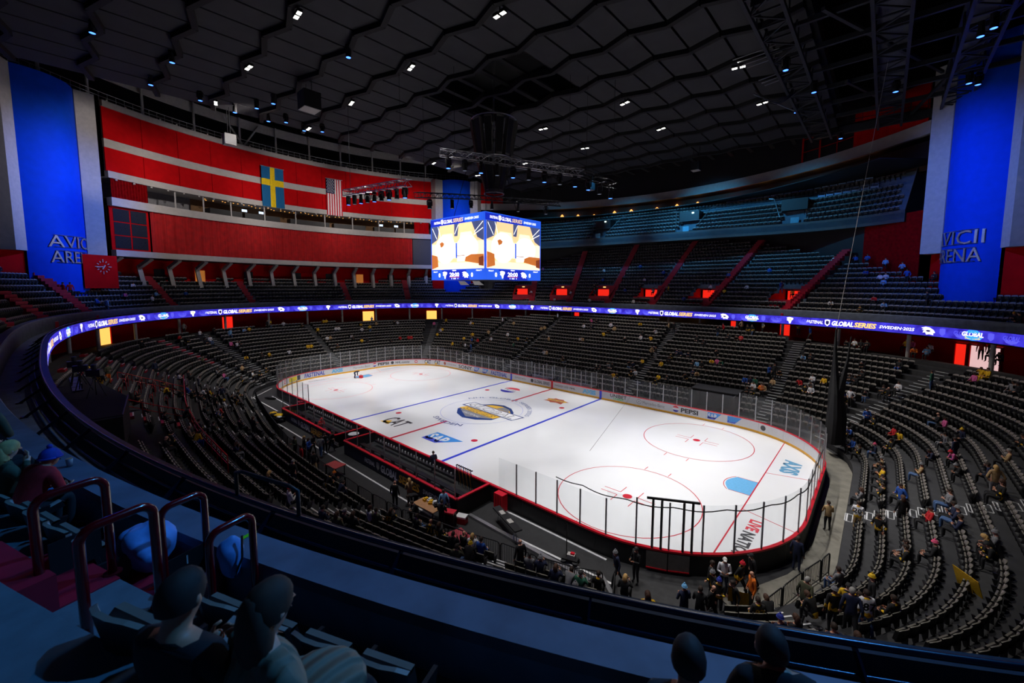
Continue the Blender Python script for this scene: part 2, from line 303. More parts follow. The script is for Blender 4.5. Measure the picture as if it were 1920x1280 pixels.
for j in AISLE_IDX:
    p, nn = FRONT[j], FRONT_N[j]; t = np.array([-nn[1], nn[0]]); mb = MB(); red = (p[0] < 2 and p[1] < -12)
    for i in range(20):
        c = p+nn*TREAD*(i+0.25); 
        if ring_d(*c) > 1.0 or in_tunnel(*c, 1.0): break
        z = low_z(i); R = np.array([[t[0], nn[0], 0], [t[1], nn[1], 0], [0, 0, 1]]); r = 1 if (red and i >= 7) else 0
        mb.box((*(p+nn*TREAD*(i+0.76)), z+RISE*0.25), (1.1, TREAD*0.48, RISE*0.5), R, r)
        for dd, zz in ((0.02, 0.012), (0.54, RISE*0.5+0.012)): mb.box((*(p+nn*(TREAD*i+TREAD*dd+0.03)), z+zz), (1.06, 0.07, 0.03), R, 2)
    struct('aisle_stair', mb, [M_TREAD, M_STAIR, M_NOSE], lower)
# dark portal in the far stand, tunnel mouth of the resurfacer gate
mb = MB(); mb.box((19.6, 18.6, 1.2), (4.3, 0.1, 2.4)); mb.box((17.4, 16.8, 1.2), (0.12, 3.6, 2.4)); mb.box((21.9, 16.8, 1.2), (0.12, 3.6, 2.4)); mb.box((19.6, 17.4, 2.45), (4.8, 2.6, 0.12)); struct('dark_portal', mb, M_BLACK, lower)
for s in (-1, 1):
    mb = MB(); nn = np.array([-TUN_D[1], TUN_D[0]])*s*2.0
    a, b = TUN_A+nn+TUN_D*2.3, TUN_A+nn+TUN_D*17; mb.add([(*a, 0), (*b, 0), (*b, 6.4), (*(TUN_A+nn+TUN_D*4), 0.6)], [(0, 1, 2, 3)]); struct('tunnel_wall', mb, M_BLACK, lower)
mb = MB(); a, b = TUN_A+TUN_D*1.2, TUN_A+TUN_D*17; nn = np.array([-TUN_D[1], TUN_D[0]])*1.95; mb.add([(*(a-nn), -0.03), (*(b-nn), -0.03), (*(b+nn), -0.03), (*(a+nn), -0.03)], [(0, 1, 2, 3)]); struct('tunnel_floor', mb, M_CONC, floor)
# concourse behind the lower stand
RS = RING[::4]; NS = RING_N[::4]; PS = PHI[::4]; m_ = len(RS)
dist = np.array([np.sqrt(((FRONT-p)**2).sum(1).min()) for p in RS]); ZC = Z0+RISE*(dist/TREAD-0.5)
A = [(*(RS[k]+NS[k]*0.35), ZC[k]) for k in range(m_)]; B = [(*(RS[k]+NS[k]*4.2), ZC[k]) for k in range(m_)]; C = [(*(RS[k]+NS[k]*4.2), 9.4) for k in range(m_)]
mb = MB(); mb.strip(A, B, 0, True); mb.strip([(*p[:2], p[2]-1.2) for p in A], A, 0, True); struct('floor_concourse', mb, M_CONC)
mb = MB(); dark = [58 < math.degrees(a) < 98 for a in PS]
for k in range(m_):
    q = (k+1) % m_; mb.add([B[k], B[q], C[q], C[k]], [(0, 1, 2, 3)], 1 if dark[k] else 0)
wallc = struct('wall_concourse', mb, [M_RED, M_BLACK])
mb = MB(); mb.strip([(*RS[k], 9.15) for k in range(m_)], [(*(RS[k]+NS[k]*5.5), 9.4) for k in range(m_)], 0, True); struct('ceiling_concourse', mb, M_BLACK)
for a in range(4, 360, 8):
    k = int(np.argmin(abs(np.degrees(PS)-a))); p = RS[k]+NS[k]*1.3
    if seen((*p, 8.5)): mb = MB(); mb.tube([(*p, ZC[k]-0.3), (*p, 9.3)], 0.17, 10); struct('pillar', mb, M_LIGHT)
def wall_door(num, a, wd, m, h=2.3, boxm=None):
    k = int(np.argmin(abs(np.degrees(PS)-a))); p, nn = RS[k]+NS[k]*4.12, NS[k]; t = np.array([-nn[1], nn[0]]); z = ZC[k]; R = np.array([[t[0], nn[0], 0], [t[1], nn[1], 0], [0, 0, 1]])
    top = min(h, 9.3-z); o = tag(put('door_%d' % num, None), kind='structure'); mb = MB(); mb.box((*p, z+top/2), (wd, 0.06, top), R); mb.build('lit_opening', m, o)
    for s in (-1, 1): mb = MB(); mb.box((*(p+t*s*wd/2-nn*0.06), z+top/2), (0.12, 0.2, top), R); mb.build('door_jamb', M_RED, o)
    mb = MB(); mb.box((*(p-nn*0.06), z+top-0.06), (wd, 0.2, 0.12), R); mb.build('door_head', M_RED, o)
for num, (a, wd, m) in enumerate([(213, 1.9, M_WARM), (194.5, 1.7, M_REDGLOW), (165.5, 2.4, M_WARM), (151.5, 2.3, M_WARM), (53.2, 1.3, M_REDGLOW), (62, 1.2, M_REDGLOW), (109, 1.2, M_REDGLOW), (32.6, 1.0, M_REDGLOW), (30.6, 2.4, glow('pale_corridor_light', (250, 205, 205), 0.8))], 1): wall_door(num, a, wd, m)
for a in (70, 72.5, 76, 78.5, 81, 84, 87.5, 90):      # amber lounge lights behind the far stand
    k = int(np.argmin(abs(np.degrees(PS)-a))); p = RS[k]+NS[k]*(3.9 if a > 80 else 3.2); mb = MB(); mb.lathe([(0.02, 0.3), (0.3, 0.25), (0.34, 0), (0.02, -0.02)], 10)
    tag(mb.build('lounge_lamp', M_WARM, None, (*p, 8.95)), 'small amber lounge lamp glowing behind the top rows of the far stand', 'lamp', 'amber lounge lamps under the ribbon screen')
# upper tier: ledge, parapet, terraces
mb = MB(); mb.strip(with_z(ring_off(0)[::2], 9.2), with_z(RING[::2], 9.78), 0, True); mb.strip(with_z(RING[::2], 9.78), with_z(ring_off(1.4)[::2], 9.78), 0, True); struct('trim_ledge', mb, M_PARA)
parapet = tag(put('trim_parapet', None), kind='structure')
IDX = list(range(0, 1440, 16))
for a in IDX:
    J = [(a+t) % 1440 for t in range(0, 17, 2)]; mb = MB(); prof = [(1.3, 9.78), (1.27, 10.88), (1.31, 10.95), (1.66, 10.95), (1.7, 10.88), (1.66, 10.4)]
    L = [[(*(RING[j]+RING_N[j]*d), z) for j in J] for d, z in prof]
    for X, Y in zip(L, L[1:]): mb.strip(X, Y)
    if any(seen((*RING[j], 10.9), 300) for j in J): mb.build('parapet_segment', M_PARA, parapet)
upper = tag(put('upper_stand', None), kind='structure'); LIM = np.array([ulim(p) for p in PHI])
for k in range(0, 21):
    A, B, z = ring_off(UOFF+UTREAD*k), ring_off(UOFF+UTREAD*(k+1)), up_z(k); mb = MB(); zb = UZ0-0.1 if k == 0 else up_z(k-1)
    near = (np.degrees(PHI) > 232) & (np.degrees(PHI) < 335)
    for j in range(0, 1440, 4):
        q = (j+4) % 1440
        if np.hypot(*((A[j]+B[j])/2)) > LIM[j] or (near[j] and k > 4): continue
        if in_vom(A[(j+2) % 1440], k): continue
        mb.add([(*A[j], z), (*B[j], z), (*B[q], z), (*A[q], z)], [(3, 2, 1, 0)]); mb.add([(*A[j], zb), (*A[q], zb), (*A[q], z), (*A[j], z)], [(3, 2, 1, 0)])
    if mb.f: struct('stand_row', mb, M_GREYF, upper)
for a in UP_AISLES:
    j = int(np.argmin(abs(np.degrees(PHI)-a))); mb = MB()
    u = np.array([math.cos(math.radians(a)), math.sin(math.radians(a))]); t = np.array([-u[1], u[0]])
    for k in range(21):
        p = RING[j]+RING_N[j]*(UOFF+UTREAD*k); 
        # keep the stair on its ray
        rr = np.hypot(*p); p = u*rr if 40 < a < 320 and not 300 < a < 330 else p
        if rr > ulim(math.radians(a))-0.3 or (232 < a < 335 and k > 4): break
        nn = u if not 300 < a < 330 else RING_N[j]; t = np.array([-nn[1], nn[0]]); R = np.array([[t[0], nn[0], 0], [t[1], nn[1], 0], [0, 0, 1]]); z = up_z(k)
        mb.box((*(p+nn*UTREAD*0.76), z+URISE*0.25), (1.12, UTREAD*0.52, URISE*0.5+0.01), R); mb.box((*(p+nn*UTREAD*0.25), z-URISE*0.5+0.012), (1.12, UTREAD*0.52, URISE), R)
        if k == 0: mb.box((*(p+nn*0.03), z+0.022), (1.1, 0.07, 0.02), R, 1); mb.box((*(p+nn*0.62), z+URISE*0.5+0.022), (1.1, 0.06, 0.02), R, 1)
    struct('aisle_stair', mb, [M_STAIR, M_NOSE], upper)
# red vomitory portals of the far upper tier
for a in VOM:
    j = int(np.argmin(abs(np.degrees(PHI)-a))); nn = np.array([math.cos(math.radians(a)), math.sin(math.radians(a))]); t = np.array([-nn[1], nn[0]]); R = np.array([[t[0], nn[0], 0], [t[1], nn[1], 0], [0, 0, 1]])
    r0 = np.hypot(*RING[j])+UOFF+UTREAD*2; p = nn*r0-t*0+t*2.0; z = up_z(1); o = tag(put('portal', None), kind='structure')
    mb = MB(); mb.box((*(p+nn*0.02), z+0.55), (4.0, 0.12, 1.05), R); mb.box((*(p+nn*3.1), z+2.55), (4.0, 0.15, 0.7), R); mb.box((*(p+nn*3.1-t*1.35), z+1.2), (1.3, 0.15, 2.4), R)
    for s in (-1, 1): mb.add([(*(p+t*s*2.0+nn*q_), zz) for q_, zz in ((0, z), (3.1, z), (3.1, z+2.9), (0.0, z+1.08))], [(0, 1, 2, 3)])
    mb.build('portal_wall', M_STAIR, o); mb = MB(); mb.box((*(p+nn*1.5), z+0.02), (4, 3, 0.04), R); mb.build('portal_floor', M_CONC, o)
    mb = MB(); mb.box((*(p+nn*3.14+t*0.55), z+1.15), (2.2, 0.06, 2.2), R); mb.build('lit_opening', M_REDGLOW, o)
    mb = MB(); mb.box((*(p+nn*3.0+t*0.3), z+2.62), (0.5, 0.05, 0.16), R); mb.build('exit_sign', glow('exit_sign_light', (255, 210, 120), 1.5), o)
# outer shell
mb = MB(); mb.strip(arcp(56, 0, 360, 0, 72), arcp(56, 0, 360, 44, 72)); struct('wall_outer', mb, M_BLACK)
mb = MB(); mb.add(arcp(56, 0, 360, 44, 72)[:-1], [tuple(range(72))]); struct('roof', mb, M_BLACK)
# red gallery wall at the left end
gal = tag(put('wall_left', None), kind='structure'); RW = 49.4
def slab(name, m, a0, a1, r0, r1, z0, z1, par, n=None): mb = MB(); curved_slab(mb, a0, a1, r0, r1, z0, z1, n or max(2, int(abs(a1-a0)/1.5))); return mb.build(name, m, par)
NP = 12; A0, A1 = 148.6, 210.6
for k in range(NP):
    a, b = A0+(A1-A0)*k/NP, A0+(A1-A0)*(k+1)/NP
    slab('wall_panel', M_RED, a+0.03, b-0.03, RW, RW+0.15, 32.3, 36.2, gal); slab('wall_panel', M_RED, a+0.03, b-0.03, RW, RW+0.15, 28.3, 31.25, gal)
for z0, z1, pr in ((36.2, 36.95, 0.25), (31.25, 32.3, 0.05), (27.45, 28.3, 0.3), (23.95, 25.0, 0.5), (17.55, 18.35, 0.55)): slab('white_band', M_LIGHT, A0, A1, RW-pr, RW+0.3, z0, z1, gal, 48)
slab('backing', M_BLACK, A0, A1, RW+0.16, RW+0.3, 28.3, 36.9, gal, 40)
slab('backing', M_BLACK, A0, A1, RW+0.5, RW+0.6, 18.3, 24.0, gal, 40)
slab('suite_floor', M_CONCL, A0, A1, RW, RW+4, 24.9, 25.0, gal, 40); slab('suite_ceiling', M_LIGHT, A0, A1, RW, RW+4, 27.5, 27.6, gal, 40)
slab('suite_back_wall', mat('suite_wall', (120, 88, 54), 0.7), A0, 196.5, RW+4, RW+4.1, 25, 27.6, gal, 30); slab('suite_back_wall', mat('suite_wall_grey', (130, 130, 134), 0.7), 196.5, A1, RW+4, RW+4.1, 25, 27.6, gal, 12)
for a in (150.2, 156, 162, 168, 174, 180, 186, 192, 196.6, 201): mb = MB(); mb.bar(pol(RW+0.3, a, 25), pol(RW+0.3, a, 27.5), 0.18); mb.build('suite_post', M_LIGHT, gal)
for a0, a1 in ((152, 158), (158.4, 163), (165, 172), (173, 181), (183, 189.5), (190, 195.5)): slab('suite_seat_bank', M_SEATB, a0, a1, RW+0.4, RW+2.0, 25.0, 26.0, gal)
mb = MB()
for a in np.arange(153, 196, 0.9): mb.box(pol(RW+1.2+1.8*random.random(), a+random.random()*0.4, 27.44), (0.14, 0.14, 0.05))
mb.build('suite_downlights', M_WARM, gal)
for a in (157.0, 160.5, 185, 188): slab('suite_screen', glow('suite_screen_light', (205, 225, 255), 1.2), a, a+0.9, RW+2.6, RW+2.65, 26.5, 26.9, gal)
for a0, a1, m in ((150, 153.6, M_RED), (205.3, 210.2, M_DKRED)):
    mb = MB(); A = []; nst = 60
    A = [pol(RW-0.1+0.09*math.sin(k*1.3), a0+(a1-a0)*k/nst) for k in range(nst+1)]; mb.strip([(p[0], p[1], 24.7) for p in A], [(p[0], p[1], 27.5) for p in A]); mb.build('suite_curtain', m, gal)
mb = MB(); nst = 420; A = [pol(RW-0.15+0.1*math.sin(k*0.9)+0.05*math.sin(k*0.37), 154.2+(205.2-154.2)*k/nst) for k in range(nst+1)]; mb.strip([(p[0], p[1], 18.35) for p in A], [(p[0], p[1], 23.95) for p in A]); mb.build('long_curtain', mat('red_curtain_cloth', (172, 8, 14), 0.85, var=0.22, scale=1.5), gal)
slab('dark_panel', mat('dark_grey_panel', (62, 62, 68), 0.7), A0, 154, RW, RW+0.1, 18.35, 23.95, gal)
for k in range(2):      # dark windows in a red frame
    for q_ in range(3):
        a = 205.6+k*2.35; slab('window_pane', mat('dark_window', (34, 36, 44), 0.25, spec=0.6), a+0.06, a+2.2, RW+0.02, RW+0.08, 18.6+q_*1.75, 20.2+q_*1.75, gal)
slab('window_frame', M_RED, 205.3, 210.6, RW+0.08, RW+0.2, 18.35, 23.95, gal)
for k in range(15):      # pale elbow brackets under the gallery
    a = A0+2+(A1-A0-3)*k/14; mb = MB(); mb.bar(pol(RW, a, 17.5), pol(RW+2.6, a, 16.3), 0.5, 0.45); mb.bar(pol(RW+2.6, a, 16.5), pol(RW+1.7, a, 13.3), 0.5, 0.6); mb.build('gallery_bracket', M_GREYW, gal)
slab('gallery_soffit', M_BLACK, A0, A1, RW, RW+5, 17.5, 17.56, gal, 30); slab('wall_back_left', M_RED, A0, A1, RW+4.0, RW+4.2, 10, 17.5, gal, 30)
for a in (158, 165, 171.5, 178, 187, 195, 201): slab('doorway', M_BLACK if a not in (165, 195) else M_WARMD, a, a+1.5, RW+3.9, RW+3.98, 13.6, 16.2, gal)  # amber doorways glow by themselves, room light put into the panel
# railing and posts on top of the gallery wall
for nm, r_, z0, z1 in (('gallery_rail', RW+0.2, 36.95, 37.95),):
    mb = MB(); 
    for z in (37.45, 37.95): mb.tube(arcp(r_, 139, 226, z, 60), 0.035, 5)
    for k in range(80): a = 139+87*k/79; mb.tube([pol(r_, a, 36.95), pol(r_, a, 37.95)], 0.03, 4)
    mb.build(nm, M_ALU, gal)
for a in (150.5, 156.5, 163, 170, 176.5, 183, 189.5, 197, 204.5, 211.5, 217): mb = MB(); mb.tube([pol(RW+0.7, a, 36), pol(RW+0.7, a, 41.5)], 0.16, 8); mb.build('roof_post', M_LIGHT, gal)
mb = MB(); curved_slab(mb, 146, 215, RW+1.2, RW+1.5, 40.2, 41.6, 30); mb.build('roof_beam', M_GREYW, gal)
for a in (186, 192): mb = MB(); mb.bar(pol(RW+0.6, 189, 37), pol(RW+0.9, a, 41), 0.22); mb.build('roof_brace', M_LIGHT, gal)
mb = MB()
for k in range(26): a = A0+1+(A1-A0-2)*k/25; mb.box(pol(RW-0.3, a, 27.3), (0.22, 0.22, 0.16)) ; mb.box(pol(RW-0.35, a+0.4, 37.0), (0.25, 0.18, 0.14))
mb.build('gallery_fittings', M_LIGHT, gal)
# blue corner columns with pale fins
def column(num, ac, z0=10.5, z1=36.5, fin0=17.4):
    o = tag(put('column_%s' % num, None), kind='structure'); c = np.array(pol(51.2, ac)[:2]); rad = 4.2; mb = MB(); n = 20
    base = math.radians(ac+180); P = [(c[0]+rad*math.cos(base+math.radians(-44.6+89.2*k/n)), c[1]+rad*math.sin(base+math.radians(-44.6+89.2*k/n))) for k in range(n+1)]
    mb.strip(with_z(P, z0), with_z(P, z1)); mb.build('blue_shaft', M_BLUE, o, smooth=True)
    for s, e in ((-1, P[0]), (1, P[-1])):
        u = np.array([math.cos(math.radians(ac)), math.sin(math.radians(ac))]); t = np.array([-u[1], u[0]]); e = np.array(e)
        sgn = 1 if (e-c)@t > 0 else -1; w1 = e+t*sgn*1.55-u*0.9; w2 = w1+t*sgn*0.9+u*1.6; e0 = e-u*0.12
        mb = MB(); mb.add([(*e0, fin0), (*w1, fin0), (*w1, z1), (*e0, z1), (*w2, fin0), (*w2, z1), (*e, fin0), (*e, z1)], [(0, 1, 2, 3), (1, 4, 5, 2), (0, 6, 7, 3), (0, 1, 4, 6)]); mb.build('pale_fin', M_GREYW, o)
        mb = MB(); mb.add([(*(e+u*0.3), z0), (*(w2+u*0.3), z0), (*(w2+u*0.3), fin0), (*(e+u*0.3), fin0)], [(0, 1, 2, 3)]); mb.build('red_base_wall', M_RED, o)
    return o, P
COLS = [column(nm, a) for nm, a in (('near_left', 218.4), ('far_left', 143.0), ('right', 36.1))]
# far side: club balcony, white band, lounge
bal = tag(put('balcony', None), kind='structure')
def catmull(P, n):
    P = [np.array(p, float) for p in P]; P = [2*P[0]-P[1]]+P+[2*P[-1]-P[-2]]; out = []
    for i in range(1, len(P)-2):
        for k in range(n): t = k/n; a, b, c, d = P[i-1:i+3]; out.append(0.5*((2*b)+(c-a)*t+(2*a-5*b+4*c-d)*t*t+(3*b-a-3*c+d)*t**3))
    return np.array(out+[P[-2]])
BF = catmull([(-31, 33.5), (-23, 35.8), (-14, 37.3), (0, 38.4), (12, 39), (23, 39.6), (30, 38), (34.2, 35.6)], 8); BB = catmull([(-33, 38), (-24.5, 42), (-14, 44.8), (0, 46), (12, 45.6), (23, 43.6), (30.5, 40.7), (35.2, 38.2)], 8)
M_BAL = mat('balcony_step', (78, 92, 104), 0.8, var=0.15, scale=2); NB = 8
for r in range(NB):
    t0, t1 = r/NB, (r+1)/NB; A, B = BF+(BB-BF)*t0, BF+(BB-BF)*t1; z = 22.6+0.72*r; mb = MB(); mb.strip(with_z(A, z), with_z(B, z)); mb.strip(with_z(A, z-0.72), with_z(A, z)); mb.build('balcony_row', M_BAL, bal)
mb = MB(); mb.strip(with_z(BF, 21.5), with_z(BF, 22.9)); mb.strip(with_z(BF, 21.5), with_z(BF*1.25, 22.2)); mb.build('balcony_front', mat('balcony_front_paint', (66, 66, 66), 0.7), bal)
mb = MB(); mb.add([(*BF[-1], 21.5), (*BF[-1], 22.9), (*BB[-1], 29.0), (*(BB[-1]*1.1), 29), (*(BB[-1]*1.1), 21.5)], [(0, 1, 2, 3, 4)]); mb.build('balcony_side', M_BLACK, bal)
mb = MB(); mb.tube([(*BF[-1], 23.0), (*BB[-1], 29.1)], 0.05, 6); mb.build('balcony_side_rail', M_ALU, bal)
slab('wall_lounge', mat('lounge_wall', (60, 40, 26), 0.7), 44, 138, 51.6, 51.8, 27.4, 30.8, bal, 40); slab('lounge_floor', M_BLACK, 44, 138, 44, 52, 28.0, 28.1, bal, 40)
for r in range(2):
    z = 23.4+0.72*(2+3*r); A = BF+(BB-BF)*((2+3*r)/NB); mb = MB(); mb.tube(with_z(A[6:-4], z), 0.03, 4); mb.build('balcony_rail', M_ALU, bal)
far = tag(put('wall_far', None), kind='structure')
slab('white_band', M_LIGHT, 43.6, 137, RW-0.2, RW+0.3, 30.7, 32.1, far, 60); slab('soffit', M_BLACK, 43.6, 137, RW, RW+3, 30.75, 30.8, far, 40); slab('backing', M_BLACK, 43.6, 137, RW+0.6, RW+0.7, 32.1, 44, far, 40)
for a0, a1 in ((44.2, 49.4), (49.45, 54.4), (131.0, 133.9), (134.0, 137.4)): slab('wall_panel', M_RED, a0, a1, RW, RW+0.15, 32.1, 36.6, far)
for a in (54.5, 57.2, 60, 62.9): mb = MB(); mb.bar(pol(RW+0.1, a, 32.1), pol(RW+0.1, a, 36.6), 0.2 if a != 57.2 else 0.1); mb.build('red_frame_post', M_RED, far)
for z in (33.6, 35.4): mb = MB(); mb.tube(arcp(RW+0.1, 54.5, 63, z, 8), 0.06, 4); mb.build('red_frame_rail', M_RED, far)
slab('wall_back_far', M_BLACK, 52, 138, 49.6, 49.7, 10, 22.5, far, 40); slab('wall_back_far', M_DKRED, 44, 52, 49.6, 49.7, 10, 22.5, far, 8)
slab('wall_right_back', M_RED, -32, 32, 53.4, 53.6, 9, 20, far, 30)
# ceiling: ridge beams along the rink with pairs of flat panels between
ceil = tag(put('ceiling', None), kind='structure'); ZCL, DX, DY = 34.0, 2.75, 4.75
def rid(i, j): return (i*DX, -27.4+DY*j+(0.42 if i % 2 else -0.42)-0.02*max(0, i), ZCL-0.004*((i*DX)**2+(-27.4+DY*j)**2)/10+(0.0))
pv = {}
for j in range(-2, 14):
    mb = MB(); any_ = False
    for i in range(-9, 10):
        a, b = rid(i, j), rid(i+1, j)
        if abs(a[1]) > 41 or not (seen(a, 250) or seen(b, 250)): continue
        any_ = True; mb.bar((a[0], a[1], a[2]-0.15), (b[0], b[1], b[2]-0.15), 0.42, 0.5)
        if j < 13:
            c, d = rid(i+1, j+1), rid(i, j+1); cx, cy = (a[0]+c[0])/2, (a[1]+c[1])/2
            if -5.2 < cx < 8.6 and -4.6 < cy < 5.6: continue      # the open shaft above the scoreboard
            if not seen((cx, cy, ZCL), 120) or cx*cx+cy*cy > 46**2: continue
            e = 0.1; V = [np.array(p) for p in (a, b, c, d)]; cen = sum(V)/4; V = [p+(cen-p)*np.array([e/DX*2, 0.0, 0])+np.array([0, (0.2 if q_ < 2 else -0.2), 0]) for q_, p in enumerate(V)]
            mp = MB(); mp.add([tuple(p) for p in V]+[tuple(p+np.array([0, 0, 0.12])) for p in V], [(3, 2, 1, 0), (0, 1, 5, 4), (1, 2, 6, 5), (2, 3, 7, 6), (3, 0, 4, 7)]); mp.build('ceiling_panel', M_CEIL, ceil)
    if any_: mb.build('ridge_beam', M_RIDGE, ceil)
mb = MB()
for i in range(-9, 11): mb.bar((i*DX, -41, ZCL+0.25), (i*DX, 41, ZCL+0.25), 0.5, 0.2)
mb.build('cross_beams', M_RIDGE, ceil); mb = MB(); mb.box((1.7, 0.5, 37.5), (14, 10.6, 0.1)); 
for s in (-1, 1): mb.box((1.7+7*s, 0.5, 36), (0.1, 10.6, 3)); mb.box((1.7, 0.5+5.3*s, 36), (14, 0.1, 3))
mb.build('shaft_lining', M_BLACK, ceil)
mb = MB(); mb.box((0, 0, 38.5), (54, 84, 0.1)); mb.build('void_lining', M_BLACK, ceil)
# ---------------------------------------------------------------- rink plan
HX, HY, HR = 30.48, 12.95, 8.53
SX, SY, QA = HX-HR, HY-HR, HR*math.pi/2
PERIM = 4*SX+4*SY+4*QA
def board(c, off=0.0):
    """point on the board line at distance c clockwise from mid far side; off > 0 is outside. Returns x, y, tangent angle"""
    c = c % PERIM
    segs = [(SX, 0), (QA, 1), (2*SY, 2), (QA, 3), (2*SX, 4), (QA, 5), (2*SY, 6), (QA, 7), (SX, 8)]
    for L, k in segs:
        if c <= L or k == 8: break
        c -= L
    cen = {1: (SX, SY, 90), 3: (SX, -SY, 0), 5: (-SX, -SY, -90), 7: (-SX, SY, 180)}
    if k in cen:
        x0, y0, a0 = cen[k]; a = math.radians(a0)-c/HR; return (x0+(HR+off)*math.cos(a), y0+(HR+off)*math.sin(a), a-math.pi/2)
    return {0: (c, HY+off, 0.0), 2: (HX+off, SY-c, -math.pi/2), 4: (SX-c, -HY-off, math.pi), 6: (-HX-off, -SY+c, math.pi/2), 8: (-SX+c, HY+off, 0.0)}[k]
# ---------------------------------------------------------------- ice, markings, boards, glass
CS = [PERIM*k/220 for k in range(220)]
mb = MB(); mb.add([(*board(c, -0.02)[:2], 0.0) for c in CS], [tuple(range(220))[::-1]]); ice = struct('floor_ice', mb, M_ICE)
def pad(name, poly, m, z=0.006, par=ice): mb = MB(); mb.add([(x, y, z) for x, y in poly], [tuple(range(len(poly)))]); return mb.build(name, m, par)
def ring_mark(name, c, r, wd, m, z=0.006, n=48, a0=0, a1=360):
    P = [ell(r-wd/2, r-wd/2, n, a0, a1, c), ell(r+wd/2, r+wd/2, n, a0, a1, c)]; mb = MB(); mb.strip(with_z(P[0], z), with_z(P[1], z), 0, a1-a0 == 360); return mb.build(name, m, ice)
def rect(x0, y0, x1, y1): return [(x0, y0), (x1, y0), (x1, y1), (x0, y1)]
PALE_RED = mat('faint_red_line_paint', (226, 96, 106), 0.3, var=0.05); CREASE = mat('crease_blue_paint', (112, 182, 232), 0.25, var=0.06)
for s in (-1, 1):
    pad('blue_line', rect(s*7.47-0.155, -12.9, s*7.47+0.155, 12.9), M_BLUL); g = s*27.13; yg = SY+math.sqrt(HR**2-(27.13-SX)**2)-0.05
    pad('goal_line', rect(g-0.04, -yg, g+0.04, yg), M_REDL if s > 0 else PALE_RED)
    P = [(g, -1.22), (g-s*1.37, -1.22)]+[(g-s*(1.37+0.46*math.sin(math.pi*k/12)), -1.22+2.44*k/12) for k in range(13)]+[(g, 1.22)]; pad('goal_crease', P if s < 0 else P[::-1], CREASE, 0.005)
    ring_mark('crease_edge', (g-s*0.1, 0), 1.83, 0.05, M_REDL, 0.007, 20, 180-42 if s > 0 else -42, 180+42 if s > 0 else 42)
    for e in (-1, 1): pad('crease_edge', rect(min(g, g-s*1.37), e*1.22-0.025, max(g, g-s*1.37), e*1.22+0.025), M_REDL, 0.007)
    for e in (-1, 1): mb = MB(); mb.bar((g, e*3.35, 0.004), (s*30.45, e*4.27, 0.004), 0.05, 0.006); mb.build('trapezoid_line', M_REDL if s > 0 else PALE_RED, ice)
    for e in (-1, 1):
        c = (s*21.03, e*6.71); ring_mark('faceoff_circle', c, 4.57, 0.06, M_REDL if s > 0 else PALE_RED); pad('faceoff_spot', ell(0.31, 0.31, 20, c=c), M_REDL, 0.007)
        for a in (-1, 1):
            for b in (-1, 1):
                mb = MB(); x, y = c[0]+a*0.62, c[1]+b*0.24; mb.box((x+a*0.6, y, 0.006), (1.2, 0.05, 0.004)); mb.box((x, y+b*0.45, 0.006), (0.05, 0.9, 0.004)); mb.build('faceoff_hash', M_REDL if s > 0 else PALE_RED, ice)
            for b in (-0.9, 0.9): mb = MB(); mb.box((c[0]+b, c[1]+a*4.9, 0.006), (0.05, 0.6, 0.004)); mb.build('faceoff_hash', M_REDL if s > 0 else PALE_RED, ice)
        pad('faceoff_spot', ell(0.31, 0.31, 20, c=(s*6.1, e*6.71)), M_REDL, 0.007)
for s in (-1, 1): pad('centre_line', rect(-0.155, 4.9 if s > 0 else -12.9, 0.155, 12.9 if s > 0 else -4.9), M_REDL)
ring_mark('centre_circle', (0, 0), 4.57, 0.05, mat('pale_blue_line_paint', (150, 160, 220), 0.3, var=0.05), n=64)
ring_mark('referee_crease', (0, HY), 3.05, 0.05, mat('very_faint_red_paint', (236, 190, 196), 0.3, var=0.05), n=24, a0=180, a1=360)
def icemap(x0, y0, ang=0.0, z=0.008): ca, sa = math.cos(ang), math.sin(ang); return lambda x, y: (x0+x*ca-y*sa, y0+x*sa+y*ca, z)
INK = mat('grey_black_ink', (62, 62, 66), 0.35, var=0.05); NAVY = mat('navy_ink', (34, 64, 128), 0.35, var=0.05); SKY = mat('sky_blue_ink', (70, 150, 232), 0.35, var=0.05); GOLD = mat('gold_ink', (240, 190, 60), 0.35, var=0.05)
GREYI = mat('grey_ink', (140, 140, 144), 0.35, var=0.05); SAPB = mat('deep_blue_ink', (66, 84, 206), 0.35, var=0.05); WHT = mat('white_ink', (240, 240, 244), 0.35, var=0.02); PEPB = mat('royal_ink', (60, 60, 170), 0.35, var=0.05); PEPR = mat('rose_red_ink', (226, 70, 84), 0.35, var=0.05)
BRN = mat('brick_red_ink', (176, 84, 60), 0.35, var=0.05); GRN = mat('green_ink', (40, 200, 60), 0.35, var=0.05); FBL = mat('cobalt_ink', (36, 56, 180), 0.35, var=0.05); CYI = mat('light_blue_ink', (110, 190, 235), 0.35, var=0.05); YSG = mat('yellow_sign_ink', (236, 214, 30), 0.35, var=0.04)
def cat_logo(f, k, par, txt=INK):
    text('cat_lettering', 'CAT', lambda x, y: f(x*k, y*k), 1.0, txt, par, w=1.62, offset=0.02); flat('cat_triangle', [(-0.86, -0.5), (-0.02, -0.5), (-0.42, -0.02)], lambda x, y: (lambda p: (p[0], p[1], p[2]))(f(x*k, y*k)), GOLD, par)
def lift(f, d):   # same map, a little nearer the viewer
    def g(x, y): p = f(x, y); return (p[0], p[1], p[2]+d)
    return g
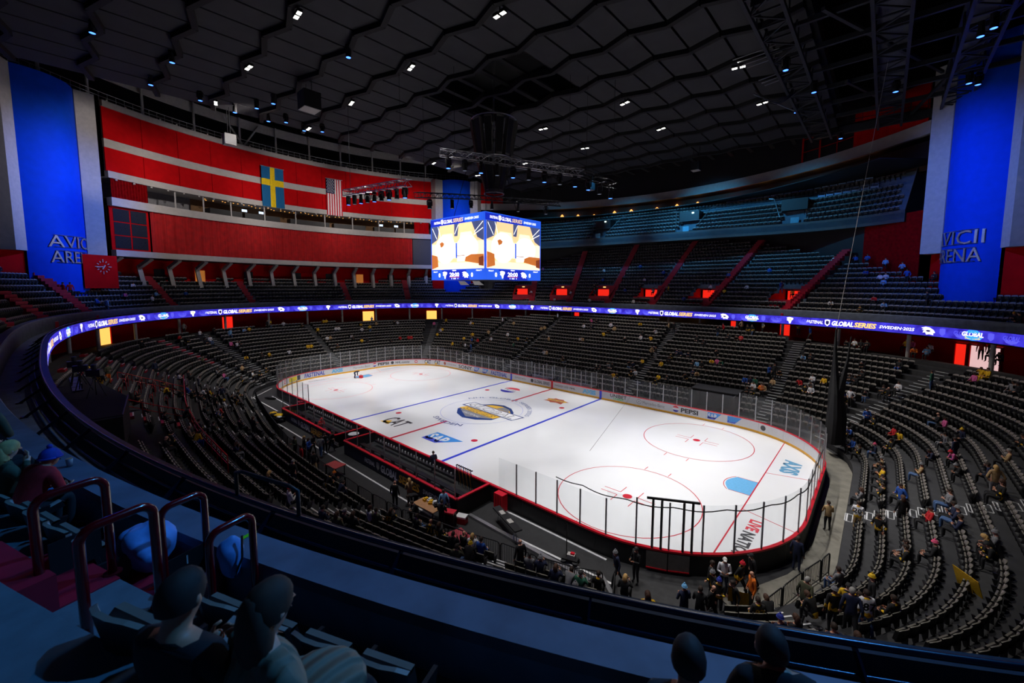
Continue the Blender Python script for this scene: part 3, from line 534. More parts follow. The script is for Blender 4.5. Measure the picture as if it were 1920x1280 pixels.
def sap_logo(f, k, par, f2):
    flat('flag_shape', [(-1, -0.5), (0.05, -0.5), (1, 0.5), (-1, 0.5)], lambda x, y: f(x*k, y*k), SKY, par); flat('flag_base', [(-1, -0.5), (0.05, -0.5), (0.36, -0.17), (-1, -0.17)], lambda x, y: f2(x*k, y*k), SAPB, par)
    text('flag_lettering', 'SAP', lambda x, y: f2(x-0.3*k, y), 0.7*k, WHT, par, w=1.25*k, offset=0.03)
cat_logo(icemap(-3.6, -8.5), 1.9, ice); sap_logo(icemap(3.75, -8.5), 1.85, ice, icemap(3.75, -8.5, z=0.011))
f = icemap(-3.8, 8.75); flat('globe_base', ell(1.3, 1.3, 28), f, WHT, ice); f = icemap(-3.8, 8.75, z=0.011)
flat('globe_red', [(1.3*math.cos(a), max(1.3*math.sin(a), 0.3+0.2*math.sin(2.2*math.cos(a)))) for a in np.linspace(0.25, math.pi-0.25, 16)], f, PEPR, ice); flat('globe_blue', [(1.3*math.cos(a), min(1.3*math.sin(a), -0.4+0.15*math.sin(2.2*math.cos(a)))) for a in np.linspace(math.pi+0.3, 2*math.pi-0.3, 16)], f, PEPB, ice); text('globe_lettering', 'PEPSI', f, 0.36, INK, ice, w=1.9, offset=0.02)
f = icemap(3.95, 8.6, -0.05); flat('star_badge', [(-1.6, 0.25), (-0.9, 0.55), (-0.8, 0.9), (-0.2, 0.75), (0.4, 0.95), (0.7, 0.6), (1.6, 0.45), (1.1, -0.1), (1.3, -0.8), (0.4, -0.6), (-0.2, -0.95), (-0.7, -0.6), (-1.5, -0.7), (-1.1, -0.15)], f, BRN, ice)
f = icemap(3.95, 8.6, -0.05, 0.011); flat('star_banner', [(-1.3, -0.3), (1.3, 0.0), (1.2, 0.5), (-1.2, 0.25)], f, GOLD, ice); text('star_lettering', 'UPPER DECK', icemap(3.95, 8.65, 0.08, 0.014), 0.3, NAVY, ice, w=2.0, offset=0.02)
# centre badge
flat('badge_shield', [(-2.9, -0.2), (-2.9, -1.6), (-1.6, -2.7), (0, -3.2), (1.6, -2.7), (2.9, -1.6), (2.9, -0.2)], icemap(0.4, 0.1, -0.06), NAVY, ice); flat('badge_shield_inner', [(-2.5, -0.4), (-2.5, -1.5), (0, -2.75), (2.5, -1.5), (2.5, -0.4)], icemap(0.4, 0.1, -0.06, 0.010), GREYI, ice)
flat('badge_arch', [(-2.2, 1.1), (-1.4, 2.3), (0, 2.9), (1.5, 2.6), (2.8, 1.7), (3.4, 0.9)], icemap(0.4, 0.1, -0.06, 0.009), NAVY, ice); flat('badge_arch_gold', [(-1.7, 1.2), (-1.1, 2.0), (0.2, 2.4), (1.5, 2.2), (2.9, 1.2)], icemap(0.4, 0.1, -0.06, 0.010), GOLD, ice); flat('badge_cap_grey', [(0.2, 1.5), (0.6, 2.3), (1.6, 2.2), (2.3, 1.4)], icemap(0.4, 0.1, -0.06, 0.0105), GREYI, ice)
flat('badge_band', [(-3.9, -0.3), (4.4, -0.3), (4.7, 1.35), (-3.6, 1.35)], icemap(0.5, 0.1, -0.06, 0.011), NAVY, ice); flat('badge_band_white', [(-3.7, -0.12), (4.3, -0.12), (4.5, 1.2), (-3.45, 1.2)], icemap(0.5, 0.1, -0.06, 0.012), WHT, ice)
text('badge_lettering', 'GLOBAL', icemap(0.85, 0.65, -0.06, 0.014), 1.02, INK, ice, w=7.2, shear=0.2, offset=0.02); text('badge_lettering_white', 'GLOBAL', icemap(0.85, 0.65, -0.06, 0.016), 0.88, WHT, ice, w=6.9, shear=0.2, offset=0.0)
flat('badge_band_gold', [(-2.9, -1.25), (2.9, -1.25), (3.1, -0.3), (-2.7, -0.3)], icemap(0.2, 0.1, -0.06, 0.012), GOLD, ice); text('badge_lettering', 'SERIES', icemap(0.25, -0.68, -0.06, 0.014), 0.72, INK, ice, w=4.9, shear=0.2, offset=0.02); text('badge_lettering_gold', 'SERIES', icemap(0.25, -0.68, -0.06, 0.016), 0.58, GOLD, ice, w=4.7, shear=0.2)
text('badge_small_lettering', 'FASTENAL', icemap(0.2, -1.75, -0.06, 0.014), 0.45, WHT, ice, w=2.8, shear=0.2)
def circ(cx, cy, r, a0, sgn, z=0.008):   # text on a circle
    def g(x, y): a = math.radians(a0)-sgn*x/r; rr = r+sgn*y; return (cx+rr*math.cos(a), cy+rr*math.sin(a), z)
    return g
text('circle_lettering', 'NHL GLOBAL SERIES 2025', circ(0, 0, 5.35, 86, 1), 0.5, mat('slate_ink', (110, 126, 168), 0.35, var=0.05), ice, w=12.8, offset=0.01); text('circle_lettering', 'SWEDEN', circ(0, 0, 5.2, 270, -1), 0.6, NAVY, ice, w=4.4, offset=0.01)
text('end_lettering', 'AXIS', icemap(28.45, 5.7, -math.pi/2), 1.1, mat('steel_blue_ink', (96, 158, 196), 0.35, var=0.05), ice, w=2.9, offset=0.05); text('end_lettering', 'LIVE', icemap(28.15, -4.95, -math.pi/2), 0.62, PEPR, ice, w=1.35, offset=0.04); text('end_lettering', 'NATION', icemap(28.1, -7.3, -math.pi/2), 0.62, INK, ice, w=2.9, offset=0.04)
for y0, y1, m in ((-7.2, -4.2, GREYI), (4.2, 7.9, mat('faint_blue_ink', (150, 160, 196), 0.4))):
    mb = MB(); 
    for k in range(9): mb.box((-28.6, y0+(y1-y0)*(k+0.5)/9, 0.007), (0.35+0.2*(k % 3 == 0), (y1-y0)/13, 0.003))
    mb.build('end_mark', m, ice)
# boards
boards = thing('rink_boards', 'white ice-rink boards with red top rail, yellow kick strip and printed adverts', 'boards')
NPAN = 64
for k in range(NPAN):
    c0, c1 = PERIM*k/NPAN, PERIM*(k+1)/NPAN; nn = 4; mb = MB(); cs = [c0+0.004+(c1-c0-0.008)*q/nn for q in range(nn+1)]
    I = [board(c, 0)[:2] for c in cs]; O = [board(c, 0.12)[:2] for c in cs]
    mb.strip(with_z(I, 0.0), with_z(I, 0.21), 2); mb.strip(with_z(I, 0.21), with_z(I, 1.04), 0); mb.strip(with_z(I, 1.04), with_z(O, 1.04), 1); mb.strip(with_z(O, -0.05), with_z(O, 1.04), 1)
    mb.build('board_panel', [M_DASH, M_DASHB, M_YEL], boards)
mb = MB(); cc = [PERIM*k/240 for k in range(240)]
for a, b, z0, z1 in ((-0.03, -0.03, 1.03, 1.09), (-0.03, 0.15, 1.09, 1.09), (0.15, 0.15, 1.09, 1.0)): mb.strip([(*board(c, a)[:2], z0) for c in cc], [(*board(c, b)[:2], z1) for c in cc], 0, True)
mb.build('cap_rail', M_CAPR, boards)
for c, wd, m in ((-7.47, 0.31, M_BLUL), (0, 0.33, M_CAPR), (7.47, 0.31, M_BLUL)): mb = MB(); mb.box((c, HY-0.006, 0.55), (wd, 0.012, 1.0)); mb.build('line_stripe', m, boards)
def bmap(c, z=0.63, off=-0.012):
    def g(x, y): p = board(c+x, off); return (p[0], p[1], z+y)
    return g
def sign(t, c0, c1, h, m, z=0.63, shear=0.0, offset=0.02, nm='advert_lettering'): return text(nm, t, bmap((c0+c1)/2, z), h, m, boards, w=c1-c0, shear=shear, offset=offset)
def disc(c, r, m, z=0.63, off=-0.012, nm='advert_disc', a0=0, a1=360): return flat(nm, ell(r, r, 16, a0, a1), bmap(c, z, off), m, boards)
def globe(c, r, z=0.63): disc(c, r, WHT, z); disc(c, r, PEPR, z, -0.014, 'globe_red', 20, 160); disc(c, r, PEPB, z, -0.014, 'globe_blue', 200, 340)
for c in (-51.0, -28.5): flat('loop_mark', ell(0.26, 0.26, 14, -60, 230), bmap(c), PEPR, boards); disc(c, 0.15, WHT, 0.63, -0.014)
flat('yellow_sign', rect(-1.05, -0.3, 0.55, 0.3), bmap(-48.9), YSG, boards); flat('dark_sign_end', rect(-0.28, -0.34, 0.28, 0.34), bmap(-48.0, 0.63, -0.014), INK, boards); flat('pale_sign_core', rect(-0.18, -0.12, 0.18, 0.18), bmap(-48.0, 0.63, -0.016), WHT, boards)
sign('FASTENAL', -47.0, -43.8, 0.6, FBL, shear=0.15); sign('AXIS', -42.8, -41, 0.5, CYI, offset=0.06); sign('Mercedes-Benz', -39.3, -36.4, 0.34, GREYI, offset=0)
globe(-35.6, 0.32); sign('PEPSI', -35.0, -33.1, 0.42, INK, offset=0.04); disc(-32.5, 0.25, INK); sign('NHL.com/sv', -32.0, -29.6, 0.36, INK, shear=0.1)
for c in (-26.4, -24.5): cat_logo(bmap(c), 0.72, boards)
disc(-22.85, 0.27, BRN); sign('SWEDEN', -22.2, -20.0, 0.26, GREYI, offset=0); sign('SONY', -19.3, -16.0, 0.56, INK)
for c in (-14.85, -12.9, 20.7, 22.6): sap_logo(bmap(c), 0.66, boards, bmap(c, 0.63, -0.016))
sign('FASTENAL', -11.7, -8.3, 0.6, FBL, shear=0.15); sign('SWEDEN', -6.75, -4.7, 0.26, GREYI, offset=0); disc(-3.5, 0.25, INK); sign('GLOBAL SERIES', -3.15, -0.4, 0.4, INK, shear=0.15)
sign('SWEDEN 2025', 0.45, 2.7, 0.24, GREYI); sign('NHL', 2.9, 3.75, 0.24, INK); sign('AXIS', 4.85, 6.8, 0.5, CYI, offset=0.06); sign('UNIBET', 8.8, 10.95, 0.42, INK, z=0.74); sign('UNIBET', 9.2, 10.6, 0.16, GRN, z=0.4)
flat('ring_mark', ell(0.28, 0.28, 16), bmap(12.5), GREYI, boards); disc(12.5, 0.23, WHT, 0.63, -0.014); flat('ring_star', [(0, 0.25), (0.05, 0), (0.2, -0.15), (0, -0.06), (-0.2, -0.15), (-0.05, 0)], bmap(12.5, 0.63, -0.016), GREYI, boards)
sign('Mercedes-Benz', 12.95, 15.5, 0.36, GREYI, offset=0); globe(16.75, 0.34); sign('PEPSI', 17.3, 19.1, 0.44, INK, offset=0.04)
disc(25.3, 0.25, INK)
# glass screen: every pane and stanchion a part
screen_ = thing('glass_screen', 'tall clear plexiglass screen with aluminium stanchions standing on the boards', 'glass')
pane_cs = []; c = 0.0
def near_bench(c): x, y, _ = board(c); return y < -12.5 and -14.2 < x < 14.8
STEP = PERIM/104
for k in range(104):
    c0, c1 = STEP*k, STEP*(k+1); cm = (c0+c1)/2; x, y, _ = board(cm)
    if near_bench(cm): continue
    h = 2.4 if (abs(x) > 23) else 1.95; mb = MB()
    if board(c0)[1] == board(c1)[1] or board(c0)[0] == board(c1)[0]: A, B = board(c0+0.03, 0.05)[:2], board(c1-0.03, 0.05)[:2]; A2, B2 = board(c0+0.03, 0.065)[:2], board(c1-0.03, 0.065)[:2]; L, L2 = [A, B], [A2, B2]
    else: L = [board(c0+0.03+(c1-c0-0.06)*q/3, 0.05)[:2] for q in range(4)]; L2 = [board(c0+0.03+(c1-c0-0.06)*q/3, 0.065)[:2] for q in range(4)]
    mb.strip(with_z(L, 1.09), with_z(L, 1.09+h)); mb.build('glass_pane', M_GLASS, screen_)
    mb = MB(); p = board(c0, 0.06); mb.box((p[0], p[1], 1.09+h/2), (0.075, 0.05, h), Matrix.Rotation(p[2], 3, 'Z')); mb.build('stanchion', M_ALU if y > -5 else mat('grey_stanchion', (120, 120, 124), 0.4, 0.6), screen_)
# black double gate posts and the cable slung along the near corner glass
for c in (52.5, 52.9, 53.9, 54.3): p = board(c, 0.08); mb = MB(); mb.bar((p[0], p[1], 1.05), (p[0], p[1], 3.55), 0.09); mb.build('gate_post', M_BLACK, screen_)
a, b = board(52.2, 0.1), board(54.6, 0.1); mb = MB(); mb.bar((a[0], a[1], 3.6), (b[0], b[1], 3.6), 0.09); mb.build('gate_bar', M_BLACK, screen_)
P = [(*board(c, 0.12)[:2], 3.32-0.12*abs(math.sin((c-44)*1.35))) for c in np.arange(38, 60, 0.35)]; mb = MB(); mb.tube(P, 0.028, 5); tag(mb.build('cable', M_BLACK), 'black cable hung along the top of the near corner glass', 'cable')
# ---------------------------------------------------------------- seats
def seat_parts():
    """folding seat, local frame: x along the row, +y towards the ice, z up from the row floor; returns back, pan, frame"""
    X = [-0.235, -0.16, -0.06, 0.06, 0.16, 0.235]; Y = [0.045, 0.01, -0.02, -0.02, 0.01, 0.045]; bk = MB()
    V = []; top = [0.80, 0.835, 0.85, 0.85, 0.835, 0.80]
    for x, y, t in zip(X, Y, top): V += [(x, y+0.03, 0.40), (x, y-0.05, t), (x, y-0.085, t), (x, y-0.005, 0.40), (x, y-0.085, t+0.016), (x, y-0.05, t+0.016)]
    F = []; m = []
    for i in range(5):
        a, b = i*6, i*6+6
        F += [(a, b, b+1, a+1), (a+2, b+2, b+3, a+3), (a+3, b+3, b, a), (a+1, b+1, b+5, a+5), (a+5, b+5, b+4, a+4), (a+4, b+4, b+2, a+2)]; m += [0, 1, 1, 2, 2, 1]
    F += [(0, 1, 5, 4, 2, 3), (30, 33, 32, 34, 35, 31)]; m += [1, 1]; bk.add(V, F, m)
    pn = MB(); pn.add([(-0.2, 0.085, 0.40), (0.2, 0.085, 0.40), (0.2, 0.165, 0.42), (-0.2, 0.165, 0.42), (-0.2, 0.02, 0.72), (0.2, 0.02, 0.72), (0.2, 0.10, 0.735), (-0.2, 0.10, 0.735), (-0.2, 0.105, 0.752), (0.2, 0.105, 0.752), (0.2, 0.055, 0.752), (-0.2, 0.055, 0.752)],
           [(0, 3, 2, 1), (3, 7, 6, 2), (0, 1, 5, 4), (0, 4, 7, 3), (1, 2, 6, 5), (4, 5, 10, 11), (7, 8, 9, 6), (8, 11, 10, 9)], [1, 1, 0, 1, 1, 1, 2, 2])
    fr = MB(); fr.add([(0.23, -0.02, 0), (0.265, -0.02, 0), (0.265, 0.1, 0), (0.23, 0.1, 0), (0.23, 0.0, 0.6), (0.265, 0.0, 0.6), (0.265, 0.3, 0.58), (0.23, 0.3, 0.58)], [(0, 1, 5, 4), (1, 2, 6, 5), (2, 3, 7, 6), (3, 0, 4, 7), (4, 5, 6, 7)], 1)
    return bk, pn, fr
SBK, SPN, SFR = seat_parts(); SMATS = [M_SEATF, M_SEATB, M_TRIM]
ME_BACK, ME_PAN, ME_FRAME = SBK.mesh('seat_back', SMATS), SPN.mesh('seat_pan', SMATS), SFR.mesh('seat_frame', SMATS)
allm = MB(); 
for q in (SBK, SPN, SFR): allm.add(q.v, q.f, q.m)
ME_SEAT = allm.mesh('folding_seat', SMATS); SV = np.array(allm.v)
SEATS = []      # (depth, x, y, z, heading, tier, row)
for i, z, P, N, keep in ROWS:
    for j, p in walk(P, keep):
        if low_aisle(j) or in_tunnel(p[0], p[1], 2.3) or in_dark_portal(p[0], p[1], i+0.5): continue
        if i < 11 and -14 < p[0] < 3 and p[1] < -27.3: continue          # taken by the black platform
        s = seen((p[0], p[1], z+0.6))
        if s: SEATS.append((s[2], p[0], p[1], z, math.atan2(-N[j][1], -N[j][0])-math.pi/2, 'low', i))
for k, z, P, N, keep in up_rows():
    for j, p in walk(P, keep, 0.53):
        a = math.degrees(PHI[j])
        if up_aisle(p, 0.72) or in_vom(p, k) or (232 < a < 335 and k > 3): continue
        s = seen((p[0], p[1], z+0.6))
        if s and s[2] > 1.0: SEATS.append((s[2], p[0], p[1], z, math.atan2(-N[j][1], -N[j][0])-math.pi/2, 'up', k))
TAKEN = {}
def near_seat(x, y, z, reach=0.45):
    best = None
    for n_, s in enumerate(SEATS):
        d = (s[1]-x)**2+(s[2]-y)**2+4*(s[3]-z)**2
        if d < reach**2 and (best is None or d < best[0]): best = (d, n_)
    return best and best[1]
# eleven numbers per person: x, y, z, heading, tier, row, pose, top, legs, head, mark
PEOPLE_NUM = [32.17,-9.40,0.45,1.27,0,0,0,4,14,0,1570, 31.42,-12.82,0.87,0.93,0,1,1,12,0,2,1513, 31.92,-13.60,1.29,0.90,0,2,0,13,0,10,1538, 32.31,-13.08,1.29,0.96,0,2,1,13,0,6,1557, 32.66,-12.54,1.29,1.02,0,2,1,2,0,4,1592, 33.32,-11.30,1.29,1.14,0,2,1,0,0,8,1632,
33.08,-11.81,1.29,1.11,0,2,0,0,0,0,1620, 32.81,-13.86,1.71,0.93,0,3,1,1,0,2,1590, 33.22,-13.29,1.71,0.99,0,3,1,3,14,0,1629, 33.91,-12.08,1.71,1.11,0,3,0,13,0,0,1663, 34.34,-7.18,1.29,1.49,0,2,0,13,0,0,1680, 34.36,-6.60,1.29,1.52,0,2,0,4,0,0,1697,
36.99,-5.97,2.55,1.55,0,5,0,4,0,6,1850, 36.95,-7.08,2.55,1.51,0,5,0,13,0,4,1856, 36.98,-6.53,2.55,1.54,0,5,0,13,0,1,1836, 32.54,-15.53,2.13,0.81,0,4,0,1,14,0,1563, 32.89,-16.41,2.55,0.78,0,5,0,0,0,10,1592, 35.22,-6.94,1.71,1.51,0,3,0,0,0,13,1748,
31.36,-2.67,-0.03,1.49,2,0,1,10,0,0,1553, 32.64,-2.75,0.45,1.57,0,0,1,3,10,0,1593, 32.64,0.50,0.45,-4.71,0,0,0,4,0,10,1588, 33.51,-4.50,0.87,1.57,0,1,1,13,0,0,1637, 33.51,0.75,0.87,-4.71,0,1,0,13,0,0,1640, 34.38,-0.00,1.29,1.57,0,2,0,13,0,1,1670,
34.38,-2.50,1.29,1.57,0,2,1,0,0,10,1682, 34.38,-1.25,1.29,1.57,0,2,1,5,14,0,1703, 36.12,-1.75,2.13,1.57,0,4,0,4,14,0,1768, 36.12,-3.41,2.13,1.57,0,4,0,1,14,6,1773, 35.25,-3.25,1.71,1.57,0,3,0,7,0,4,1757, 36.12,-2.85,2.13,1.57,0,4,0,1,0,0,1787,
36.12,-4.25,2.13,1.57,0,4,0,1,0,0,1803, 37.86,-1.25,2.97,1.57,0,6,0,13,0,10,1860, 37.86,-0.15,2.97,1.57,0,6,0,3,0,10,1850, 37.86,2.25,2.97,-4.71,0,6,0,1,0,0,1843, 37.86,0.41,2.97,-4.71,0,6,1,10,4,1,1880, 38.73,4.00,3.39,-4.71,0,7,0,10,0,2,1876,
30.57,-7.84,-0.03,1.32,2,0,1,1,1,0,1495, 27.97,-12.46,-0.03,1.15,2,0,1,0,0,0,1330, 28.24,-12.94,-0.03,1.14,2,0,1,13,0,6,1341, 28.34,-11.83,-0.03,1.18,2,0,1,3,1,5,1358, 28.91,-11.56,-0.03,1.19,2,0,1,13,0,7,1387, 29.24,-10.65,-0.03,1.22,2,0,1,0,0,4,1412,
29.50,-12.05,-0.03,1.18,2,0,1,8,0,3,1410, 28.55,-13.39,-0.03,1.14,2,0,1,13,0,9,1353, 29.03,-13.10,-0.03,1.14,2,0,1,0,0,0,1372, 28.13,-14.47,-0.03,1.10,2,0,1,0,0,0,1313, 27.61,-14.77,-0.03,1.08,2,0,1,1,0,11,1283, 28.40,-13.98,-0.03,1.11,2,0,1,0,0,3,1332,
30.02,-14.33,0.87,0.72,0,1,0,13,0,0,1408, 30.45,-13.93,0.87,0.78,0,1,0,0,0,10,1447, 30.90,-15.86,1.71,0.69,0,3,0,1,0,9,1457, 31.42,-15.41,1.71,0.75,0,3,0,0,0,10,1487, 21.11,-17.52,0.45,0.27,0,0,1,0,1,3,975, 21.65,-17.37,0.45,0.28,0,0,0,4,0,4,1003,
22.17,-17.22,0.45,0.29,0,0,0,1,0,6,1017, 23.38,-17.75,0.87,0.32,0,1,0,1,0,10,1048, 23.91,-17.57,0.87,0.33,0,1,0,4,0,0,1067, 24.43,-17.39,0.87,0.35,0,1,0,9,0,4,1093, 25.00,-19.03,1.71,0.35,0,3,0,10,0,6,1077, 25.16,-19.90,2.13,0.35,0,4,0,5,0,0,1058,
25.69,-19.70,2.13,0.35,0,4,0,2,0,0,1077, 24.83,-16.31,0.45,0.37,0,0,0,13,0,0,1133, 25.55,-16.02,0.45,0.40,0,0,0,0,0,1,1167, 27.79,-18.83,2.13,0.45,0,4,1,2,0,10,1213, 24.45,-14.54,-0.03,1.03,2,0,1,1,0,6,1157, 25.04,-13.78,-0.03,1.07,2,0,1,0,0,4,1193,
10.78,-17.64,-0.03,0.55,2,0,1,0,0,3,740, 11.18,-16.83,-0.03,0.59,2,0,1,10,10,1,768, 11.86,-16.83,-0.03,0.61,2,0,0,0,0,0,780, 12.85,-17.29,-0.03,0.64,2,0,0,0,0,0,786, 13.99,-16.34,-0.03,0.71,2,0,1,6,0,0,832, 14.84,-17.16,-0.03,0.71,2,0,1,0,0,0,828,
13.72,-20.92,1.29,0.14,0,2,0,3,0,10,690, 14.27,-20.83,1.29,0.16,0,2,0,12,0,0,707, 14.14,-19.97,0.87,0.16,0,1,0,13,0,10,733, 15.04,-18.93,0.45,0.18,0,0,0,0,14,0,783, 15.81,-18.78,0.45,0.19,0,0,0,13,0,3,803, 16.58,-18.63,0.45,0.20,0,0,0,13,0,10,820,
18.05,-19.20,0.87,0.22,0,1,0,0,0,0,843, 17.83,-18.36,0.45,0.22,0,0,0,0,0,3,860, 18.37,-18.24,0.45,0.23,0,0,0,3,0,1,877, 18.90,-18.11,0.45,0.24,0,0,0,5,0,0,900, 20.55,-20.38,1.71,0.26,0,3,0,12,14,0,870, 20.33,-19.54,1.29,0.26,0,2,0,0,0,8,888,
14.70,-22.53,2.13,0.16,0,4,0,0,0,2,653, 15.25,-22.43,2.13,0.17,0,4,0,0,0,10,662, 7.30,-20.38,0.87,0.02,0,1,0,13,0,0,612, 6.77,-19.52,0.45,0.01,0,0,0,0,0,12,628, 8.85,-20.34,0.87,0.03,0,1,0,1,1,0,632, 14.38,-23.46,2.55,0.15,0,5,0,1,0,0,608,
15.55,-23.26,2.55,0.18,0,5,0,12,0,10,633, 7.07,-22.12,1.71,0.02,0,3,1,0,1,2,552, 3.49,-19.50,0.45,-0.01,0,0,1,0,10,0,587, 8.95,-23.81,2.55,0.03,0,5,0,0,0,1,515, 11.63,-23.72,2.55,0.05,0,5,0,3,0,7,553, -2.05,-18.74,-0.03,-0.11,2,0,1,12,0,0,553,
-1.50,-18.26,-0.03,-0.08,2,0,1,0,0,1,570, -0.78,-18.22,-0.03,-0.04,2,0,1,5,0,10,578, -1.47,-17.61,-0.03,-0.08,2,0,1,0,0,0,586, -0.51,-17.37,-0.03,-0.03,2,0,1,4,14,0,601, -0.96,-16.84,-0.03,-0.06,2,0,1,0,0,0,609, -1.04,-16.28,-0.03,-0.06,2,0,1,0,0,0,621,
0.36,-19.17,-0.03,0.02,2,0,1,7,0,0,565, -6.56,-14.72,-0.03,-0.42,2,0,0,7,0,7,603, -4.80,-15.33,-0.03,-0.30,2,0,0,7,0,0,606, 8.82,-13.21,-0.03,0.59,2,0,1,1,0,0,813, -13.86,-24.07,3.39,-0.16,0,7,0,13,0,0,323, -16.76,-22.73,2.97,-0.16,0,6,0,5,0,0,360,
-14.23,-23.13,2.97,-0.16,0,6,0,13,0,0,362, -16.88,-21.83,2.55,-0.16,0,5,0,3,0,0,371, -13.86,-22.31,2.55,-0.16,0,5,0,0,0,2,369, -13.31,-22.40,2.55,-0.16,0,5,0,0,0,0,388, -17.25,-20.89,2.13,-0.16,0,4,0,2,0,0,403, -12.43,-21.66,2.13,-0.16,0,4,1,12,0,0,408,
-18.13,-19.87,1.71,-0.16,0,3,1,1,0,0,420, -13.56,-20.60,1.71,-0.16,0,3,0,3,0,8,427, -17.23,-19.13,1.29,-0.16,0,2,0,13,0,0,437, -21.19,-17.61,0.87,-0.17,0,1,0,13,0,0,446, -15.20,-19.45,1.29,-0.16,0,2,0,13,0,0,441, -9.46,-22.13,2.13,-0.14,0,4,0,7,0,0,415,
-8.90,-22.20,2.13,-0.13,0,4,0,5,0,0,402, -9.16,-23.05,2.55,-0.13,0,5,0,0,0,0,393, -7.41,-22.38,2.13,-0.10,0,4,0,12,0,6,408, -3.20,-24.49,2.97,-0.08,0,6,0,13,0,0,385, -3.39,-23.60,2.55,-0.08,0,5,0,12,0,0,404, -5.02,-21.72,1.71,-0.09,0,3,0,0,0,0,452,
-4.69,-20.87,1.29,-0.09,0,2,1,0,0,10,470, 2.43,-23.84,2.55,-0.01,0,5,0,1,4,10,447, -3.60,-26.20,3.81,-0.08,0,8,0,0,0,0,327, -5.57,-25.16,3.39,-0.09,0,7,0,0,0,0,338, -0.48,-25.52,3.39,-0.03,0,7,0,10,0,3,351, 0.61,-25.55,3.39,-0.02,0,7,0,2,5,0,363,
-23.61,-24.25,4.23,-0.20,0,9,1,1,0,0,294, -22.36,-22.71,3.39,-0.17,0,7,0,3,0,0,328, -17.54,-24.36,3.81,-0.16,0,8,0,13,0,0,317, -14.00,-24.93,3.81,-0.16,0,8,0,2,0,0,319, -25.00,-21.25,2.97,-0.26,0,6,0,0,0,0,350, -20.71,-21.22,2.55,-0.16,0,5,1,4,0,0,366,
-29.47,-17.66,2.13,-0.54,0,4,0,4,0,0,407, -28.71,-17.10,1.71,-0.51,0,3,0,11,14,0,421, -32.68,-18.54,3.39,-0.70,0,7,0,12,0,0,380, -32.12,-14.21,1.71,-0.87,0,3,0,10,0,0,457, -34.88,-13.24,2.55,-1.08,0,5,0,2,0,0,461, -36.27,-9.56,2.55,-1.30,0,5,0,2,0,0,507,
-35.97,-10.52,2.55,-1.25,0,5,0,0,0,0,494, -30.18,-13.75,0.87,-0.79,0,1,0,3,0,0,474, -31.16,-12.63,0.87,-0.94,0,1,0,13,0,0,486, -31.81,-11.60,0.87,-1.08,0,1,0,13,0,0,499, -28.37,-15.27,0.87,-0.58,0,1,0,13,0,0,455, -38.79,-19.80,5.91,-0.87,0,13,0,7,0,0,334,
-38.12,-19.24,5.49,-0.87,0,12,0,13,0,0,348, -40.69,-17.11,5.91,-1.04,0,13,0,3,0,0,371, -38.87,-16.76,5.07,-1.01,0,11,0,0,0,0,386, -39.19,-16.24,5.07,-1.04,0,11,0,3,14,0,395, -42.58,-15.24,6.33,-1.17,0,14,0,0,0,0,400, -41.49,-13.22,5.49,-1.23,0,12,1,6,14,0,429,
-43.10,-10.99,5.91,-1.32,0,13,0,6,0,0,459, -43.33,-10.03,5.91,-1.36,0,13,0,2,0,0,467, -38.37,-14.00,4.23,-1.14,0,9,0,11,0,0,434, -38.60,-13.49,4.23,-1.17,0,9,0,3,0,0,441, -38.90,-12.71,4.23,-1.21,0,9,0,0,0,0,448, -34.08,-24.01,5.91,-0.58,0,13,0,0,0,0,265,
-36.82,-6.77,2.55,-1.46,0,5,0,3,0,0,542, -37.81,-3.62,2.97,-1.55,0,6,0,2,0,0,576, -37.82,-3.06,2.97,-1.56,0,6,0,2,0,0,583, -41.33,-0.33,4.65,-1.56,0,10,1,2,0,0,595, -43.92,-1.90,5.91,-1.56,0,13,0,13,0,0,567, -44.75,-4.82,6.33,-1.55,0,14,0,3,0,0,528,
-44.64,-7.17,6.33,-1.48,0,14,1,0,0,0,501, -44.69,-6.61,6.33,-1.50,0,14,1,2,14,0,509, -41.82,-18.62,6.75,-1.01,0,15,1,4,0,0,346, -39.60,0.46,3.81,-1.57,0,8,0,3,0,0,613, -39.60,1.23,3.81,-1.57,0,8,0,10,0,0,621, -42.21,4.03,5.07,-1.57,0,11,0,3,0,0,634,
-7.95,-27.57,4.65,-0.10,0,10,0,13,0,0,261, -11.15,-28.91,5.49,-0.15,0,12,1,13,0,5,178, -14.94,-29.19,5.91,-0.16,0,13,0,2,0,8,167, -15.56,-28.21,5.49,-0.16,0,12,1,12,8,0,210, -8.04,-28.43,5.07,-0.10,0,11,0,0,0,0,230, 2.64,-27.32,4.23,-0.01,0,9,0,13,0,0,300,
3.65,-27.33,4.23,-0.01,0,9,0,0,0,3,316, -44.82,2.21,6.33,-1.57,0,14,0,2,0,0,606, -44.82,2.77,6.33,-1.57,0,14,0,2,0,0,612, -42.99,8.20,5.49,-1.66,0,12,0,2,0,0,673, -44.25,11.44,6.33,-1.79,0,14,0,6,0,0,696, -41.26,8.05,4.65,-1.66,0,10,0,3,0,0,679,
-41.11,9.36,4.65,-1.72,0,10,1,2,14,0,694, -42.45,11.53,5.49,-1.81,0,12,0,10,0,0,707, -41.42,14.77,5.49,-1.96,0,12,0,0,0,0,739, -41.21,15.28,5.49,-1.99,0,12,0,3,0,0,744, -36.43,13.17,2.97,-1.99,0,6,0,7,0,0,753, -35.89,14.28,2.97,-2.08,0,6,0,7,0,0,764,
-35.61,14.76,2.97,-2.11,0,6,0,7,0,0,771, -36.35,10.77,2.55,-1.85,0,5,0,0,0,0,733, -36.23,20.81,5.07,-2.40,0,11,0,11,0,0,811, -35.00,22.91,5.49,-2.55,0,12,1,2,0,0,834, -33.05,20.02,3.81,-2.55,0,8,1,3,0,0,824, -33.54,20.74,4.23,-2.55,0,9,0,2,0,0,829,
